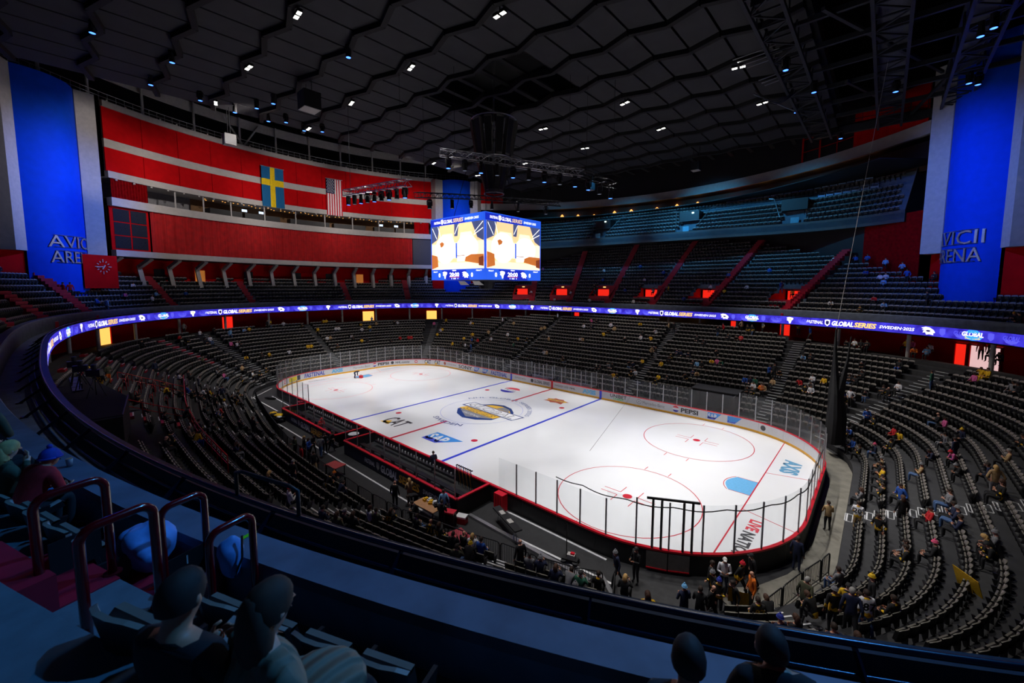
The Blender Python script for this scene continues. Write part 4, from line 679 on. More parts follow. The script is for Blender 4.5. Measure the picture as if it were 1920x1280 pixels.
-33.04,18.96,3.39,-2.50,0,7,0,2,0,0,820, -29.84,25.16,5.49,-2.88,0,12,0,3,0,0,882, -29.29,25.30,5.49,-2.91,0,12,0,2,0,0,888, -25.36,21.53,3.39,-3.05,0,7,1,2,0,0,886, -26.66,20.49,2.97,-2.98,0,6,0,2,0,0,870, -24.61,20.71,2.97,-3.08,0,6,0,5,0,0,886,
-23.09,20.76,2.97,-3.13,0,6,0,7,0,0,896, -24.50,18.98,2.13,-3.08,0,4,0,3,0,0,872, -25.44,18.90,2.13,-3.03,0,4,0,0,0,0,866, -22.01,18.15,1.71,-3.14,0,3,1,5,14,0,884, -27.70,18.52,2.13,-2.91,0,4,0,2,0,0,849, -39.60,4.77,3.81,-1.57,0,8,0,3,0,0,659,
-38.73,5.03,3.39,-1.58,0,7,0,0,0,0,665, -42.21,3.47,5.07,-1.57,0,11,0,3,0,0,634, -37.85,6.12,2.97,-1.59,0,6,0,2,0,0,680, -37.83,7.06,2.97,-1.62,0,6,0,0,0,0,691, -36.99,1.24,2.55,-1.57,0,5,0,13,0,0,634, -22.02,22.50,3.81,-3.14,0,8,1,10,0,0,916,
-20.25,21.63,3.39,-3.14,0,7,0,3,0,0,922, -22.59,26.85,5.91,-3.13,0,13,1,3,0,0,942, -19.75,26.85,5.91,-3.14,0,13,0,10,0,0,962, -12.03,25.98,5.49,-3.14,0,12,0,10,0,0,1017, -11.47,25.98,5.49,-3.14,0,12,0,10,0,0,1021, -11.25,29.46,7.17,-3.14,0,16,1,3,0,0,1046,
-8.75,23.37,4.23,-3.14,0,9,0,10,0,5,1027, -17.75,23.37,4.23,-3.14,0,9,0,3,0,0,954, -14.75,22.50,3.81,-3.14,0,8,0,2,0,0,970, -12.50,22.50,3.81,-3.14,0,8,0,13,14,0,988, -14.50,20.76,2.97,-3.14,0,6,0,9,0,0,960, -16.50,21.63,3.39,-3.14,0,7,0,0,0,0,951,
-7.03,19.89,2.55,-3.14,0,5,0,3,0,0,1017, -6.47,19.89,2.55,-3.14,0,5,0,10,0,0,1023, -2.78,19.02,2.13,-3.14,0,4,0,13,0,0,1053, -2.22,19.02,2.13,-3.14,0,4,0,13,14,0,1060, -2.78,24.24,4.65,-3.14,0,10,0,3,0,0,1091, -2.22,24.24,4.65,-3.14,0,10,0,10,0,0,1096,
-4.75,27.72,6.33,-3.14,0,14,0,3,0,0,1092, -3.00,27.72,6.33,-3.14,0,14,0,1,0,0,1110, -4.25,29.46,7.17,-3.14,0,16,0,11,0,0,1108, -3.25,29.46,7.17,-3.14,0,16,0,0,0,0,1117, 0.00,25.98,5.49,-3.14,0,12,0,2,0,0,1129, 0.50,26.85,5.91,-3.14,0,13,0,13,0,0,1139,
1.25,27.72,6.33,-3.14,0,14,0,10,0,0,1154, -0.25,28.59,6.75,-3.14,0,15,0,3,0,0,1143, 4.50,25.11,5.07,-3.14,0,11,0,0,0,5,1173, 6.25,25.98,5.49,-3.14,0,12,0,3,0,0,1200, 7.75,25.98,5.49,-3.14,0,12,0,2,0,0,1219, 4.75,29.46,7.17,-3.14,0,16,0,2,0,0,1202,
8.00,27.72,6.33,-3.14,0,14,0,3,0,0,1231, 6.50,26.85,5.91,-3.14,0,13,0,0,0,0,1208, 9.50,28.59,6.75,-3.14,0,15,1,10,0,0,1253, 10.25,28.59,6.75,-3.14,0,15,1,0,0,0,1265, 3.47,18.15,1.71,-3.14,0,3,0,0,0,2,1116, 4.03,18.15,1.71,-3.14,0,3,0,0,0,0,1122,
5.22,19.02,2.13,-3.14,0,4,0,4,0,0,1141, 5.78,19.02,2.13,-3.14,0,4,0,0,0,0,1149, 6.97,17.28,1.29,-3.14,0,2,0,2,0,0,1154, 7.53,17.28,1.29,-3.14,0,2,0,13,0,0,1160, 9.72,22.50,3.81,-3.14,0,8,1,10,0,0,1222, 10.28,22.50,3.81,-3.14,0,8,1,0,4,0,1231,
7.50,19.89,2.55,-3.14,0,5,0,0,14,0,1177, 8.25,19.89,2.55,-3.14,0,5,0,1,0,0,1187, 9.25,20.76,2.97,-3.14,0,6,0,2,0,0,1204, 11.75,20.76,2.97,-3.14,0,6,0,2,0,0,1241, 12.25,21.63,3.39,-3.14,0,7,0,0,0,0,1250, 12.25,22.50,3.81,-3.14,0,8,0,13,0,0,1256,
12.75,23.37,4.23,-3.14,0,9,0,1,0,0,1268, 13.50,23.37,4.23,-3.14,0,9,0,1,0,0,1281, 9.53,18.15,1.71,-3.14,0,3,0,3,0,0,1190, 8.97,18.15,1.71,-3.14,0,3,0,13,0,0,1183, 12.50,17.28,1.29,-3.14,0,2,0,13,0,0,1227, 12.75,18.15,1.71,-3.14,0,3,0,2,0,0,1237,
13.75,18.15,1.71,-3.14,0,3,0,0,0,0,1252, 15.50,19.02,2.13,-3.14,0,4,0,13,0,0,1286, 14.25,26.85,5.91,-3.14,0,13,0,0,0,0,1308, 15.00,25.98,5.49,-3.14,0,12,0,0,0,0,1315, 14.25,23.37,4.23,-3.14,0,9,0,1,0,0,1290, 17.25,24.24,4.65,-3.14,0,10,0,0,0,0,1342,
17.28,22.50,3.81,-3.14,0,8,0,2,0,0,1334, 17.84,22.50,3.81,-3.14,0,8,0,11,0,0,1341, 18.38,22.50,3.81,-3.14,0,8,0,9,0,0,1349, 15.45,21.63,3.39,-3.14,0,7,0,0,0,0,1300, 16.00,21.63,3.39,-3.14,0,7,0,6,0,0,1307, 16.56,21.63,3.39,-3.14,0,7,0,0,0,0,1317,
15.97,19.89,2.55,-3.14,0,5,0,1,0,0,1298, 16.53,19.89,2.55,-3.14,0,5,0,10,0,0,1306, 19.28,27.72,6.33,-3.14,0,14,0,7,0,0,1388, 18.72,27.72,6.33,-3.14,0,14,0,0,0,0,1380, 17.75,27.72,6.33,-3.14,0,14,0,0,0,0,1363, 16.25,28.59,6.75,-3.14,0,15,1,0,14,0,1345,
16.75,29.46,7.17,-3.14,0,16,1,7,0,0,1357, 18.75,30.33,7.59,-3.14,0,17,1,10,0,0,1391, 19.72,29.46,7.17,-3.14,0,16,1,13,0,0,1403, 20.28,29.46,7.17,-3.14,0,16,1,13,14,0,1412, 21.26,30.33,7.59,-3.14,0,17,1,3,0,0,1431, 25.20,30.26,7.59,-3.20,0,17,1,13,0,0,1500,
26.55,29.28,7.17,-3.25,0,16,1,5,0,0,1518, 26.50,24.91,5.07,-3.27,0,11,0,6,0,0,1507, 27.34,24.79,5.07,-3.30,0,11,0,0,0,0,1525, 21.72,19.89,2.55,-3.14,0,5,0,5,0,0,1395, 22.28,19.89,2.55,-3.15,0,5,0,1,0,0,1405, 22.83,19.89,2.55,-3.15,0,5,0,9,0,0,1415,
23.78,21.62,3.39,-3.18,0,7,1,5,0,0,1443, 24.33,21.60,3.39,-3.19,0,7,1,0,0,0,1452, 24.89,21.57,3.39,-3.20,0,7,0,13,0,0,1458, 24.56,19.84,2.55,-3.20,0,5,0,10,0,0,1448, 22.24,18.15,1.71,-3.15,0,3,0,0,0,0,1397, 22.80,18.15,1.71,-3.15,0,3,0,13,0,0,1407,
23.06,19.02,2.13,-3.16,0,4,0,3,0,0,1418, 23.62,19.01,2.13,-3.17,0,4,0,8,0,0,1428, 24.20,18.99,2.13,-3.19,0,4,0,10,0,0,1441, 27.01,20.43,2.97,-3.32,0,6,0,7,0,0,1503, 27.20,19.51,2.55,-3.33,0,5,0,13,0,0,1505, 27.73,20.30,2.97,-3.35,0,6,0,4,0,0,1517,
27.91,21.15,3.39,-3.35,0,7,0,3,0,0,1525, 28.71,20.96,3.39,-3.40,0,7,0,2,0,0,1537, 27.90,19.37,2.55,-3.38,0,5,0,3,0,0,1520, 30.72,17.38,2.13,-3.68,0,4,1,13,0,9,1580, 31.17,18.13,2.55,-3.68,0,5,1,3,0,0,1594, 30.89,21.18,3.81,-3.54,0,8,0,0,14,0,1597,
31.43,20.94,3.81,-3.58,0,8,0,0,0,0,1611, 31.80,21.73,4.23,-3.58,0,9,0,0,0,0,1618, 32.51,18.27,2.97,-3.79,0,6,0,0,14,0,1632, 33.48,18.61,3.39,-3.83,0,7,0,13,0,0,1656, 33.89,18.24,3.39,-3.88,0,7,0,0,0,3,1664, 34.48,18.88,3.81,-3.88,0,8,0,3,0,0,1682,
36.55,19.27,4.65,-3.96,0,10,1,9,14,0,1745, 39.36,20.00,5.91,-4.04,0,13,0,2,2,0,1830, 39.77,19.47,5.91,-4.07,0,13,0,2,2,0,1843, 39.07,18.95,5.49,-4.07,0,12,0,11,0,0,1822, 31.90,23.58,5.07,-3.54,0,11,0,0,0,2,1627, 34.32,23.34,5.49,-3.68,0,12,0,0,5,0,1682,
40.37,22.83,7.17,-3.96,0,16,0,12,0,0,1856, 40.40,24.05,7.59,-3.92,0,17,1,8,0,0,1850, 39.79,23.43,7.17,-3.92,0,16,1,7,0,0,1836, 40.90,22.23,7.17,-4.00,0,16,0,0,0,0,1882, 40.71,16.33,5.49,-4.24,0,12,0,4,4,0,1897, 40.97,15.80,5.49,-4.27,0,12,0,0,0,0,1914,
30.32,27.74,6.75,-3.40,0,15,0,0,0,0,1596, 31.39,27.44,6.75,-3.43,0,15,0,0,0,0,1605, 30.85,27.61,6.75,-3.43,0,15,0,3,0,0,1614, 31.91,27.29,6.75,-3.46,0,15,0,0,0,0,1624, 35.51,26.67,7.17,-3.63,0,16,0,11,0,0,1699, 35.02,26.94,7.17,-3.63,0,16,0,2,0,0,1710,
35.66,25.58,6.75,-3.68,0,15,0,8,0,0,1716, 36.46,25.07,6.75,-3.73,0,15,0,6,0,0,1734, 36.94,25.79,7.17,-3.73,0,16,0,3,0,0,1747, 31.17,12.02,0.45,-4.17,0,0,1,3,0,0,1584, 31.75,12.73,0.87,-4.14,0,1,0,5,0,0,1597, 30.70,15.26,1.29,-3.83,0,2,1,3,14,0,1574,
32.51,14.63,1.71,-4.04,0,3,1,5,0,0,1626, 32.86,14.19,1.71,-4.07,0,3,0,13,0,0,1636, 34.17,11.81,1.71,-4.33,0,3,0,7,0,0,1678, 34.58,10.60,1.71,-4.42,0,3,0,2,0,0,1690, 36.58,12.80,2.97,-4.33,0,6,0,0,14,3,1755, 36.97,11.71,2.97,-4.40,0,6,0,11,0,0,1774,
37.53,9.58,2.97,-4.52,0,6,0,1,0,8,1808, 33.99,9.49,1.29,-4.48,0,2,0,13,0,0,1672, 33.14,9.29,0.87,-4.48,0,1,0,1,14,13,1648, 32.30,9.08,0.45,-4.48,0,0,0,13,0,0,1603, 31.75,10.83,0.45,-4.33,0,0,0,5,0,0,1590, 33.50,6.29,0.87,-4.68,0,1,0,10,0,6,1641,
33.51,5.01,0.87,-4.71,0,1,0,0,0,0,1653, 33.51,3.75,0.87,-4.71,0,1,0,2,0,0,1635, 33.51,2.50,0.87,-4.71,0,1,0,13,0,0,1645, 35.25,3.50,1.71,-4.71,0,3,0,10,14,6,1717, 36.11,6.09,2.13,-4.69,0,4,0,1,0,0,1745, 36.98,6.40,2.55,-4.68,0,5,1,1,14,0,1800,
36.75,9.06,2.55,-4.54,0,5,0,4,4,0,1772, 36.99,5.55,2.55,-4.70,0,5,0,11,0,7,1786, 36.99,2.75,2.55,-4.71,0,5,0,0,0,6,1801, 39.58,6.80,3.81,-4.67,0,8,0,13,0,0,1897, -23.12,39.86,16.65,-2.95,1,10,0,11,0,0,1017, -16.62,36.11,12.93,-3.03,1,4,0,3,0,0,1043,
-21.19,33.87,11.69,-2.96,1,2,0,3,0,0,996, -14.63,33.18,10.45,-3.05,1,0,0,3,0,0,1041, -12.20,34.94,11.69,-3.08,1,2,0,3,0,0,1071, -7.00,33.60,10.45,-3.12,1,0,0,3,0,0,1107, -7.97,36.69,12.93,-3.11,1,4,0,0,0,0,1116, -8.55,40.58,16.03,-3.11,1,9,0,3,0,0,1131,
-7.12,38.28,14.17,-3.12,1,6,0,5,0,0,1131, -1.38,41.46,16.65,-3.14,1,10,0,5,0,0,1199, 1.38,38.34,14.17,-3.14,1,6,0,3,0,0,1212, -1.65,36.00,12.31,-3.14,1,3,0,5,0,0,1170, 0.83,36.78,12.93,-3.14,1,4,0,13,0,0,1199, 1.51,33.66,10.45,-3.14,1,0,0,3,0,0,1190,
3.75,35.99,12.31,-3.15,1,3,0,4,0,0,1225, 3.64,39.89,15.41,-3.15,1,8,0,5,0,0,1242, 6.33,35.95,12.31,-3.16,1,3,1,2,0,0,1253, 9.23,34.31,11.07,-3.18,1,1,0,5,0,0,1280, 12.78,36.46,12.93,-3.21,1,4,0,3,0,0,1334, 14.85,35.51,12.31,-3.23,1,3,0,2,0,0,1356,
14.62,38.66,14.79,-3.23,1,7,0,5,0,0,1365, 20.10,38.80,15.41,-3.29,1,8,0,5,0,0,1443, 22.82,38.33,15.41,-3.33,1,8,0,0,0,0,1483, 17.66,35.99,12.93,-3.27,1,4,0,3,0,0,1397, 22.22,35.27,12.93,-3.33,1,4,1,5,14,0,1465, 23.96,34.10,12.31,-3.37,1,3,0,8,0,0,1489,
27.54,38.83,16.65,-3.41,1,10,0,3,0,0,1564, 29.96,38.10,16.65,-3.46,1,10,0,5,0,0,1607, 31.09,37.72,16.65,-3.48,1,10,0,5,0,0,1634, 32.86,36.22,16.03,-3.53,1,9,0,6,0,0,1664, 34.35,34.72,15.41,-3.57,1,8,0,6,0,0,1697, 34.77,32.79,14.17,-3.60,1,6,1,5,0,0,1702,
32.58,33.80,14.17,-3.54,1,6,0,3,0,0,1651, 33.09,33.58,14.17,-3.56,1,6,0,3,0,0,1660, 31.18,35.20,14.79,-3.50,1,7,0,5,0,0,1623, 32.74,32.88,13.55,-3.56,1,5,0,6,0,0,1653, 36.92,31.62,14.17,-3.67,1,6,0,0,0,0,1754, 36.31,28.34,11.69,-3.71,1,2,1,0,0,0,1737,
28.18,31.30,11.07,-3.47,1,1,0,3,0,0,1557, 30.98,29.39,10.45,-3.55,1,0,0,13,0,0,1613, 32.39,30.47,11.69,-3.57,1,2,0,7,0,0,1643, 33.03,29.30,11.07,-3.60,1,1,0,6,0,0,1657, 41.11,22.21,10.45,-4.00,1,0,0,0,14,8,1893, 41.54,21.70,10.45,-4.03,1,0,0,0,14,0,1910,
-42.57,-21.66,11.07,-0.91,1,1,0,3,0,0,285, -43.88,-21.18,11.69,-0.96,1,2,0,6,0,0,292, -41.01,-24.60,11.69,-0.78,1,2,0,11,0,0,233, -45.99,-17.52,11.69,-1.13,1,2,0,5,0,0,347, -36.20,-26.55,10.45,-0.60,1,0,1,6,14,0,200, -36.63,-27.20,11.07,-0.60,1,1,0,5,0,0,186,
-44.27,-23.28,12.93,-0.91,1,4,0,3,0,0,250, -35.14,-29.95,12.31,-0.51,1,3,1,7,14,0,118, -36.14,-29.37,12.31,-0.54,1,3,1,7,0,0,133, 23.31,-31.85,10.45,0.23,1,0,1,12,0,6,28, 22.78,-31.97,10.45,0.22,1,0,0,5,0,0,8, 23.84,-31.73,10.45,0.23,1,0,0,7,0,0,40,
24.38,-31.60,10.45,0.25,1,0,0,12,14,1,72, 24.91,-31.46,10.45,0.25,1,0,0,7,0,9,86,
]
# ---------------------------------------------------------------- people
def skin_mesh(V, E, R, root=0, levels=1):
    me = bpy.data.meshes.new('body_tmp'); me.from_pydata(V, E, []); o = bpy.data.objects.new('body_tmp', me); COL.objects.link(o)
    o.modifiers.new('s', 'SKIN'); sv = me.skin_vertices[0].data
    for i, r in enumerate(R): sv[i].radius = r if isinstance(r, tuple) else (r, r)
    sv[root].use_root = True; sub = o.modifiers.new('d', 'SUBSURF'); sub.levels = levels; sub.render_levels = levels
    ev = o.evaluated_get(bpy.context.evaluated_depsgraph_get()); m2 = bpy.data.meshes.new_from_object(ev); VV = [tuple(v.co) for v in m2.vertices]; FF = [tuple(p.vertices) for p in m2.polygons]
    bpy.data.objects.remove(o); bpy.data.meshes.remove(m2); return VV, FF
SKIN, TOP, LEGS, SHOE, EDGE, EYE = range(6)
def make_body(pel, chest, head, hands, elbows, knees, ankles, toes, coat=1.0, levels=1, sh=None):
    pel, chest, head = map(np.array, (pel, chest, head)); up = (chest-pel)/np.linalg.norm(chest-pel); nb = chest+up*0.15
    V = [pel, pel+(chest-pel)*0.5, chest, nb, nb+(head-nb)*0.35, head+np.array([0, 0, -0.055]), head+np.array([0, 0.01, 0.02]), head+np.array([0, 0, 0.095])]
    R = [(0.165*coat, 0.125*coat), (0.15*coat, 0.12*coat), (0.18*coat, 0.125*coat), 0.075, 0.056, (0.072, 0.085), (0.083, 0.1), (0.062, 0.075)]
    E = [(i, i+1) for i in range(7)]; seg = [(0, 1, TOP), (1, 2, TOP), (2, 3, TOP), (3, 4, SKIN), (4, 5, SKIN), (5, 6, SKIN), (6, 7, SKIN)]
    fore = np.cross(up, [1, 0, 0]); wr = []
    for k, s in enumerate((-1, 1)):
        S_ = chest+up*0.085+np.array([s*0.185, 0, 0]); el, ha = np.array(elbows[k]), np.array(hands[k]); d = (ha-el)/np.linalg.norm(ha-el); w_ = ha-d*0.08; b = len(V)
        V += [S_, S_+(el-S_)*0.5, el, el+(w_-el)*0.55, w_, ha]; R += [0.078*coat, 0.062*coat, 0.053*coat, 0.047*coat, 0.033, (0.042, 0.024)]; E += [(2, b)]+[(b+i, b+i+1) for i in range(5)]; seg += [(2, b, TOP), (b, b+1, TOP), (b+1, b+2, TOP), (b+2, b+3, EDGE), (b+3, b+4, TOP), (b+4, b+5, SKIN)]; wr.append((w_, ha, d, s))
    for k, s in enumerate((-1, 1)):
        H = pel+np.array([s*0.095, 0.0, -0.05]); kn, an, to = np.array(knees[k]), np.array(ankles[k]), np.array(toes[k]); b = len(V)
        V += [H, H+(kn-H)*0.5, kn, kn+(an-kn)*0.45, an, to]; R += [0.1, 0.088, 0.066, 0.06, 0.045, (0.045, 0.035)]; E += [(0, b)]+[(b+i, b+i+1) for i in range(5)]; seg += [(0, b, EDGE), (b, b+1, LEGS), (b+1, b+2, LEGS), (b+2, b+3, LEGS), (b+3, b+4, LEGS), (b+4, b+5, SHOE)]
    V = [tuple(map(float, v)) for v in V]; VV, FF = skin_mesh(V, E, R, 0, levels); VA = np.array(VV); SA = np.array([V[a] for a, b, z in seg]); SB = np.array([V[b] for a, b, z in seg]); D = SB-SA; L2 = (D**2).sum(1)+1e-9; Z = [z for a, b, z in seg]; zone = []
    for f in FF:
        c = VA[list(f)].mean(0); t = np.clip(((c-SA)*D).sum(1)/L2, 0, 1); q = SA+D*t[:, None]; i = int(((c-q)**2).sum(1).argmin()); z = Z[i]
        if i == 0 and t[i] < 0.35: z = EDGE
        if i == 2 and t[i] > 0.8: z = EDGE
        zone.append(z)
    mb = MB(); mb.add(VV, FF, zone)
    for w_, ha, d, s in wr:      # five fingers, slightly curled
        side = np.cross(d, fore); side /= np.linalg.norm(side)+1e-9; nrm = np.cross(side, d)
        for j, (o_, L) in enumerate(((-0.03, 0.06), (-0.011, 0.075), (0.009, 0.07), (0.028, 0.052))):
            p0 = ha+side*o_; p1 = p0+d*L*0.6+nrm*0.004; p2 = p0+d*L+nrm*-0.022; mb.tube([p0, p1, p2], [0.0095, 0.009, 0.007], 5, SKIN)
        p0 = w_+d*0.03+side*(-s*0.03); mb.tube([p0, p0+side*(-s*0.03)+d*0.03, p0+side*(-s*0.035)+d*0.065], [0.011, 0.01, 0.008], 5, SKIN)
    hx, hy, hz = head; mb.add([(hx-0.014, hy+0.088, hz-0.02), (hx+0.014, hy+0.088, hz-0.02), (hx, hy+0.125, hz-0.022), (hx, hy+0.094, hz+0.03)], [(0, 1, 2), (1, 3, 2), (3, 0, 2)], SKIN)
    for s in (-1, 1):
        mb.ball((hx+s*0.086, hy+0.005, hz-0.005), (0.012, 0.022, 0.032), 6, 4, SKIN); mb.ball((hx+s*0.032, hy+0.089, hz+0.016), (0.012, 0.008, 0.008), 6, 4, EYE)
    mb.ball((hx, hy+0.09, hz-0.052), (0.024, 0.008, 0.006), 6, 4, EYE)
    return mb, tuple(head), tuple(chest), tuple(up)
def sit(lean=0.0, hands=((-0.13, 0.46, 0.62), (0.13, 0.46, 0.62)), elbows=((-0.27, 0.16, 0.68), (0.27, 0.16, 0.68)), spread=0.13, fx=0.0, headf=0.0, kx=0.0, levels=1, coat=1.0):
    return make_body((0, 0.1, 0.52), (0, 0.06+lean, 0.94-lean*0.3), (0, 0.1+lean*1.45+headf, 1.235-lean*0.65), hands, elbows, ((-spread, 0.53, 0.56+kx), (spread, 0.53, 0.56)), ((-spread, 0.52+fx, 0.1), (spread, 0.5, 0.1)), ((-spread-0.02, 0.68+fx, 0.05), (spread+0.02, 0.66, 0.05)), coat, levels)
def stand(hands, elbows, lean=0.0, step=0.0, levels=1, coat=1.0, turn=0.0):
    return make_body((0, 0, 0.95), (0, lean, 1.37-lean*0.25), (turn, 0.03+lean*1.45, 1.665-lean*0.5), hands, elbows, ((-0.11, 0.03+step, 0.5), (0.11, 0.03-step, 0.5)), ((-0.12, -0.01+step*1.5, 0.1), (0.12, -0.01-step*1.8, 0.1)), ((-0.14, 0.14+step*1.5, 0.04), (0.14, 0.14-step*1.8, 0.04)), coat, levels)
POSES = {
 'sit': [sit(), sit(0.0, ((-0.06, 0.34, 0.84), (0.06, 0.34, 0.84))), sit(0.24, ((-0.08, 0.56, 0.66), (0.08, 0.56, 0.66)), ((-0.25, 0.4, 0.66), (0.25, 0.4, 0.66))), sit(-0.05, ((-0.06, 0.27, 0.86), (0.08, 0.28, 0.82)), ((-0.29, 0.1, 0.74), (0.29, 0.1, 0.74)), 0.1), sit(0.05, ((-0.2, 0.4, 0.63), (0.1, 0.3, 1.1)), ((-0.28, 0.12, 0.7), (0.3, 0.22, 0.82)))],
 'stand': [stand(((-0.28, 0.09, 0.8), (0.28, 0.09, 0.8)), ((-0.27, -0.03, 1.14), (0.27, -0.03, 1.14))), stand(((-0.08, 0.34, 1.2), (0.08, 0.34, 1.2)), ((-0.27, 0.06, 1.12), (0.27, 0.06, 1.12))), stand(((-0.24, 0.12, 0.86), (0.12, 0.36, 1.15)), ((-0.29, -0.05, 1.15), (0.27, 0.08, 1.1)), 0.06, 0.12), stand(((-0.22, 0.05, 0.96), (0.22, 0.05, 0.96)), ((-0.36, -0.08, 1.16), (0.36, -0.08, 1.16))), stand(((-0.3, 0.1, 0.82), (0.3, 0.0, 0.82)), ((-0.28, 0.0, 1.14), (0.28, -0.08, 1.14)), 0.05, 0.2)],
 'bend': [make_body((0, -0.05, 0.92), (0, 0.33, 1.0), (0, 0.56, 0.98), ((-0.13, 0.42, 0.4), (0.13, 0.42, 0.4)), ((-0.2, 0.36, 0.7), (0.2, 0.36, 0.7)), ((-0.12, 0.06, 0.5), (0.12, 0.03, 0.5)), ((-0.13, -0.05, 0.1), (0.13, -0.08, 0.1)), ((-0.14, 0.1, 0.04), (0.14, 0.07, 0.04)))]}
ZM0 = mat('slot_placeholder', (120, 120, 120))
PM = {k: [(b[0].mesh('body', [ZM0]*6, True), b[1], b[2], b[3]) for b in v] for k, v in POSES.items()}
def hair_mesh(kind):
    mb = MB(); n = 14
    def cap(r, z0, back=0.0, grow=1.0):
        P = []; 
        for j in range(6):
            a = z0+(math.pi/2-z0)*j/5
            for i in range(n): b = 2*math.pi*i/n; f = 0.06*max(0, math.sin(b)); P.append((r[0]*grow*math.cos(a)*math.cos(b), r[1]*grow*math.cos(a)*math.sin(b)-0.006, r[2]*grow*math.sin(a)+(0.05*max(0, math.sin(b))*(1-j/5) if back == 0 else 0)))
        mb.add(P, [(j*n+i, j*n+(i+1) % n, (j+1)*n+(i+1) % n, (j+1)*n+i) for j in range(5) for i in range(n)]+[tuple(5*n+i for i in range(n))])
    if kind == 'short': cap((0.096, 0.108, 0.125), -0.25)
    if kind == 'long':
        cap((0.1, 0.112, 0.13), -0.25); mb.ball((0, -0.07, -0.1), (0.105, 0.075, 0.2), 12, 8)
    if kind == 'cap': cap((0.1, 0.114, 0.118), 0.12, 1); mb.add([(-0.075, 0.09, 0.03), (0.075, 0.09, 0.03), (0.06, 0.19, 0.015), (-0.06, 0.19, 0.015), (-0.075, 0.09, 0.042), (0.075, 0.09, 0.042), (0.06, 0.19, 0.025), (-0.06, 0.19, 0.025)], [(0, 1, 2, 3), (7, 6, 5, 4), (0, 4, 5, 1), (1, 5, 6, 2), (2, 6, 7, 3), (3, 7, 4, 0)])
    if kind == 'beanie': cap((0.103, 0.116, 0.14), 0.0, 1); mb.tube([(0.1*math.cos(a), 0.113*math.sin(a)-0.006, 0.012) for a in np.linspace(0, 2*math.pi, 15)], 0.016, 5); mb.ball((0, 0, 0.155), 0.032, 8, 6)
    return mb
HAIR = {k: hair_mesh(k) for k in ('short', 'long', 'cap', 'beanie')}; HM = {k: v.mesh('hair', [ZM0], True) for k, v in HAIR.items()}
CLOTH = dict(k=(('black'), (24, 24, 27)), n=('navy', (28, 36, 66)), y=('yellow', (226, 178, 24)), w=('white', (214, 214, 220)), g=('grey', (118, 118, 122)), b=('blue', (36, 84, 170)), l=('light blue', (120, 170, 214)), r=('red', (190, 24, 34)), o=('orange', (226, 110, 20)), e=('green', (34, 92, 70)), t=('tan', (176, 146, 104)), p=('pink', (206, 92, 150)), d=('olive', (72, 74, 54)), P=('black', (20, 20, 22)), j=('denim', (70, 98, 142)))
CM = {k: mat('cloth_'+v[0].replace(' ', '_')+('_jersey' if k == 'P' else ''), v[1], 0.85, var=0.14, scale=14, bump=0.1) for k, v in CLOTH.items()}
SKINS = [mat('skin_%s' % n_, c, 0.55, var=0.05) for n_, c in (('fair', (214, 160, 134)), ('warm', (196, 138, 108)), ('tanned', (160, 106, 80)))]
M_SHOE = mat('shoe_dark', (30, 30, 32), 0.6); M_EYE = mat('eye_dark', (40, 26, 24), 0.4)
HEADS = dict(h=('short', (46, 32, 24), 'short dark hair'), b=('long', (196, 156, 96), 'long blond hair'), g=('short', (150, 148, 144), 'grey hair'), d=(None, None, 'a bald head'), c=('cap', (26, 26, 28), 'a dark cap'), C=('cap', (222, 220, 216), 'a white cap'), B=('beanie', (120, 120, 124), 'a grey beanie'), R=('beanie', (206, 20, 44), 'a red beanie'), Y=('beanie', (222, 180, 30), 'a yellow beanie'), N=('beanie', (36, 52, 150), 'a blue beanie'), G=('long', (74, 48, 34), 'long brown hair'), S=('beanie', (110, 176, 226), 'a light blue beanie'), O=('beanie', (226, 120, 30), 'an orange beanie'), M=('beanie', (220, 80, 120), 'a pink beanie'))
HMAT = {k: mat('head_'+v[2].split(' ', 1)[1].replace(' ', '_') if v[0] in ('cap', 'beanie') else 'hair_'+v[2].replace(' ', '_'), v[1], 0.75, var=0.2, scale=20) for k, v in HEADS.items() if v[0]}
ORD = ['front', 'second', 'third', 'fourth', 'fifth', 'sixth', 'seventh', 'eighth', 'ninth', 'tenth', 'eleventh', 'twelfth', 'thirteenth', 'fourteenth', 'fifteenth', 'sixteenth', 'seventeenth', 'eighteenth', 'nineteenth', 'topmost', 'topmost']
def where(x, y, tier, row):
    if tier == 'F': return 'on the floor by the near rink corner' if x > 22 else ('beside the players benches' if y > -16 else 'on the black walkway')
    if tier == 'U': 
        if y < -26 and x > 15: return 'behind the blue parapet'
        return '%s row of the upper tier' % ORD[row]+(' at left' if x < -20 else '')
    if x > 29 and y < -9.5: return '%s row by the near corner stair' % ORD[row]
    if x > 31 and abs(y) < 12: return '%s row behind right end boards' % ORD[row]
    if y > 10: return '%s row, %s' % (ORD[row], 'far left corner' if x < -25 else ('far stand at left' if x < -11.3 else ('far stand facing centre line' if x < 10 else ('far stand near tunnel mouth' if x < 24.6 else 'far right corner'))))
    if y < -12 and x < 3 and row >= 7: return 'red stair block at left'
    if y < -12: return '%s row beside the walkway' % ORD[row]
    return '%s row of the left stand' % ORD[row]
SHOWN = []
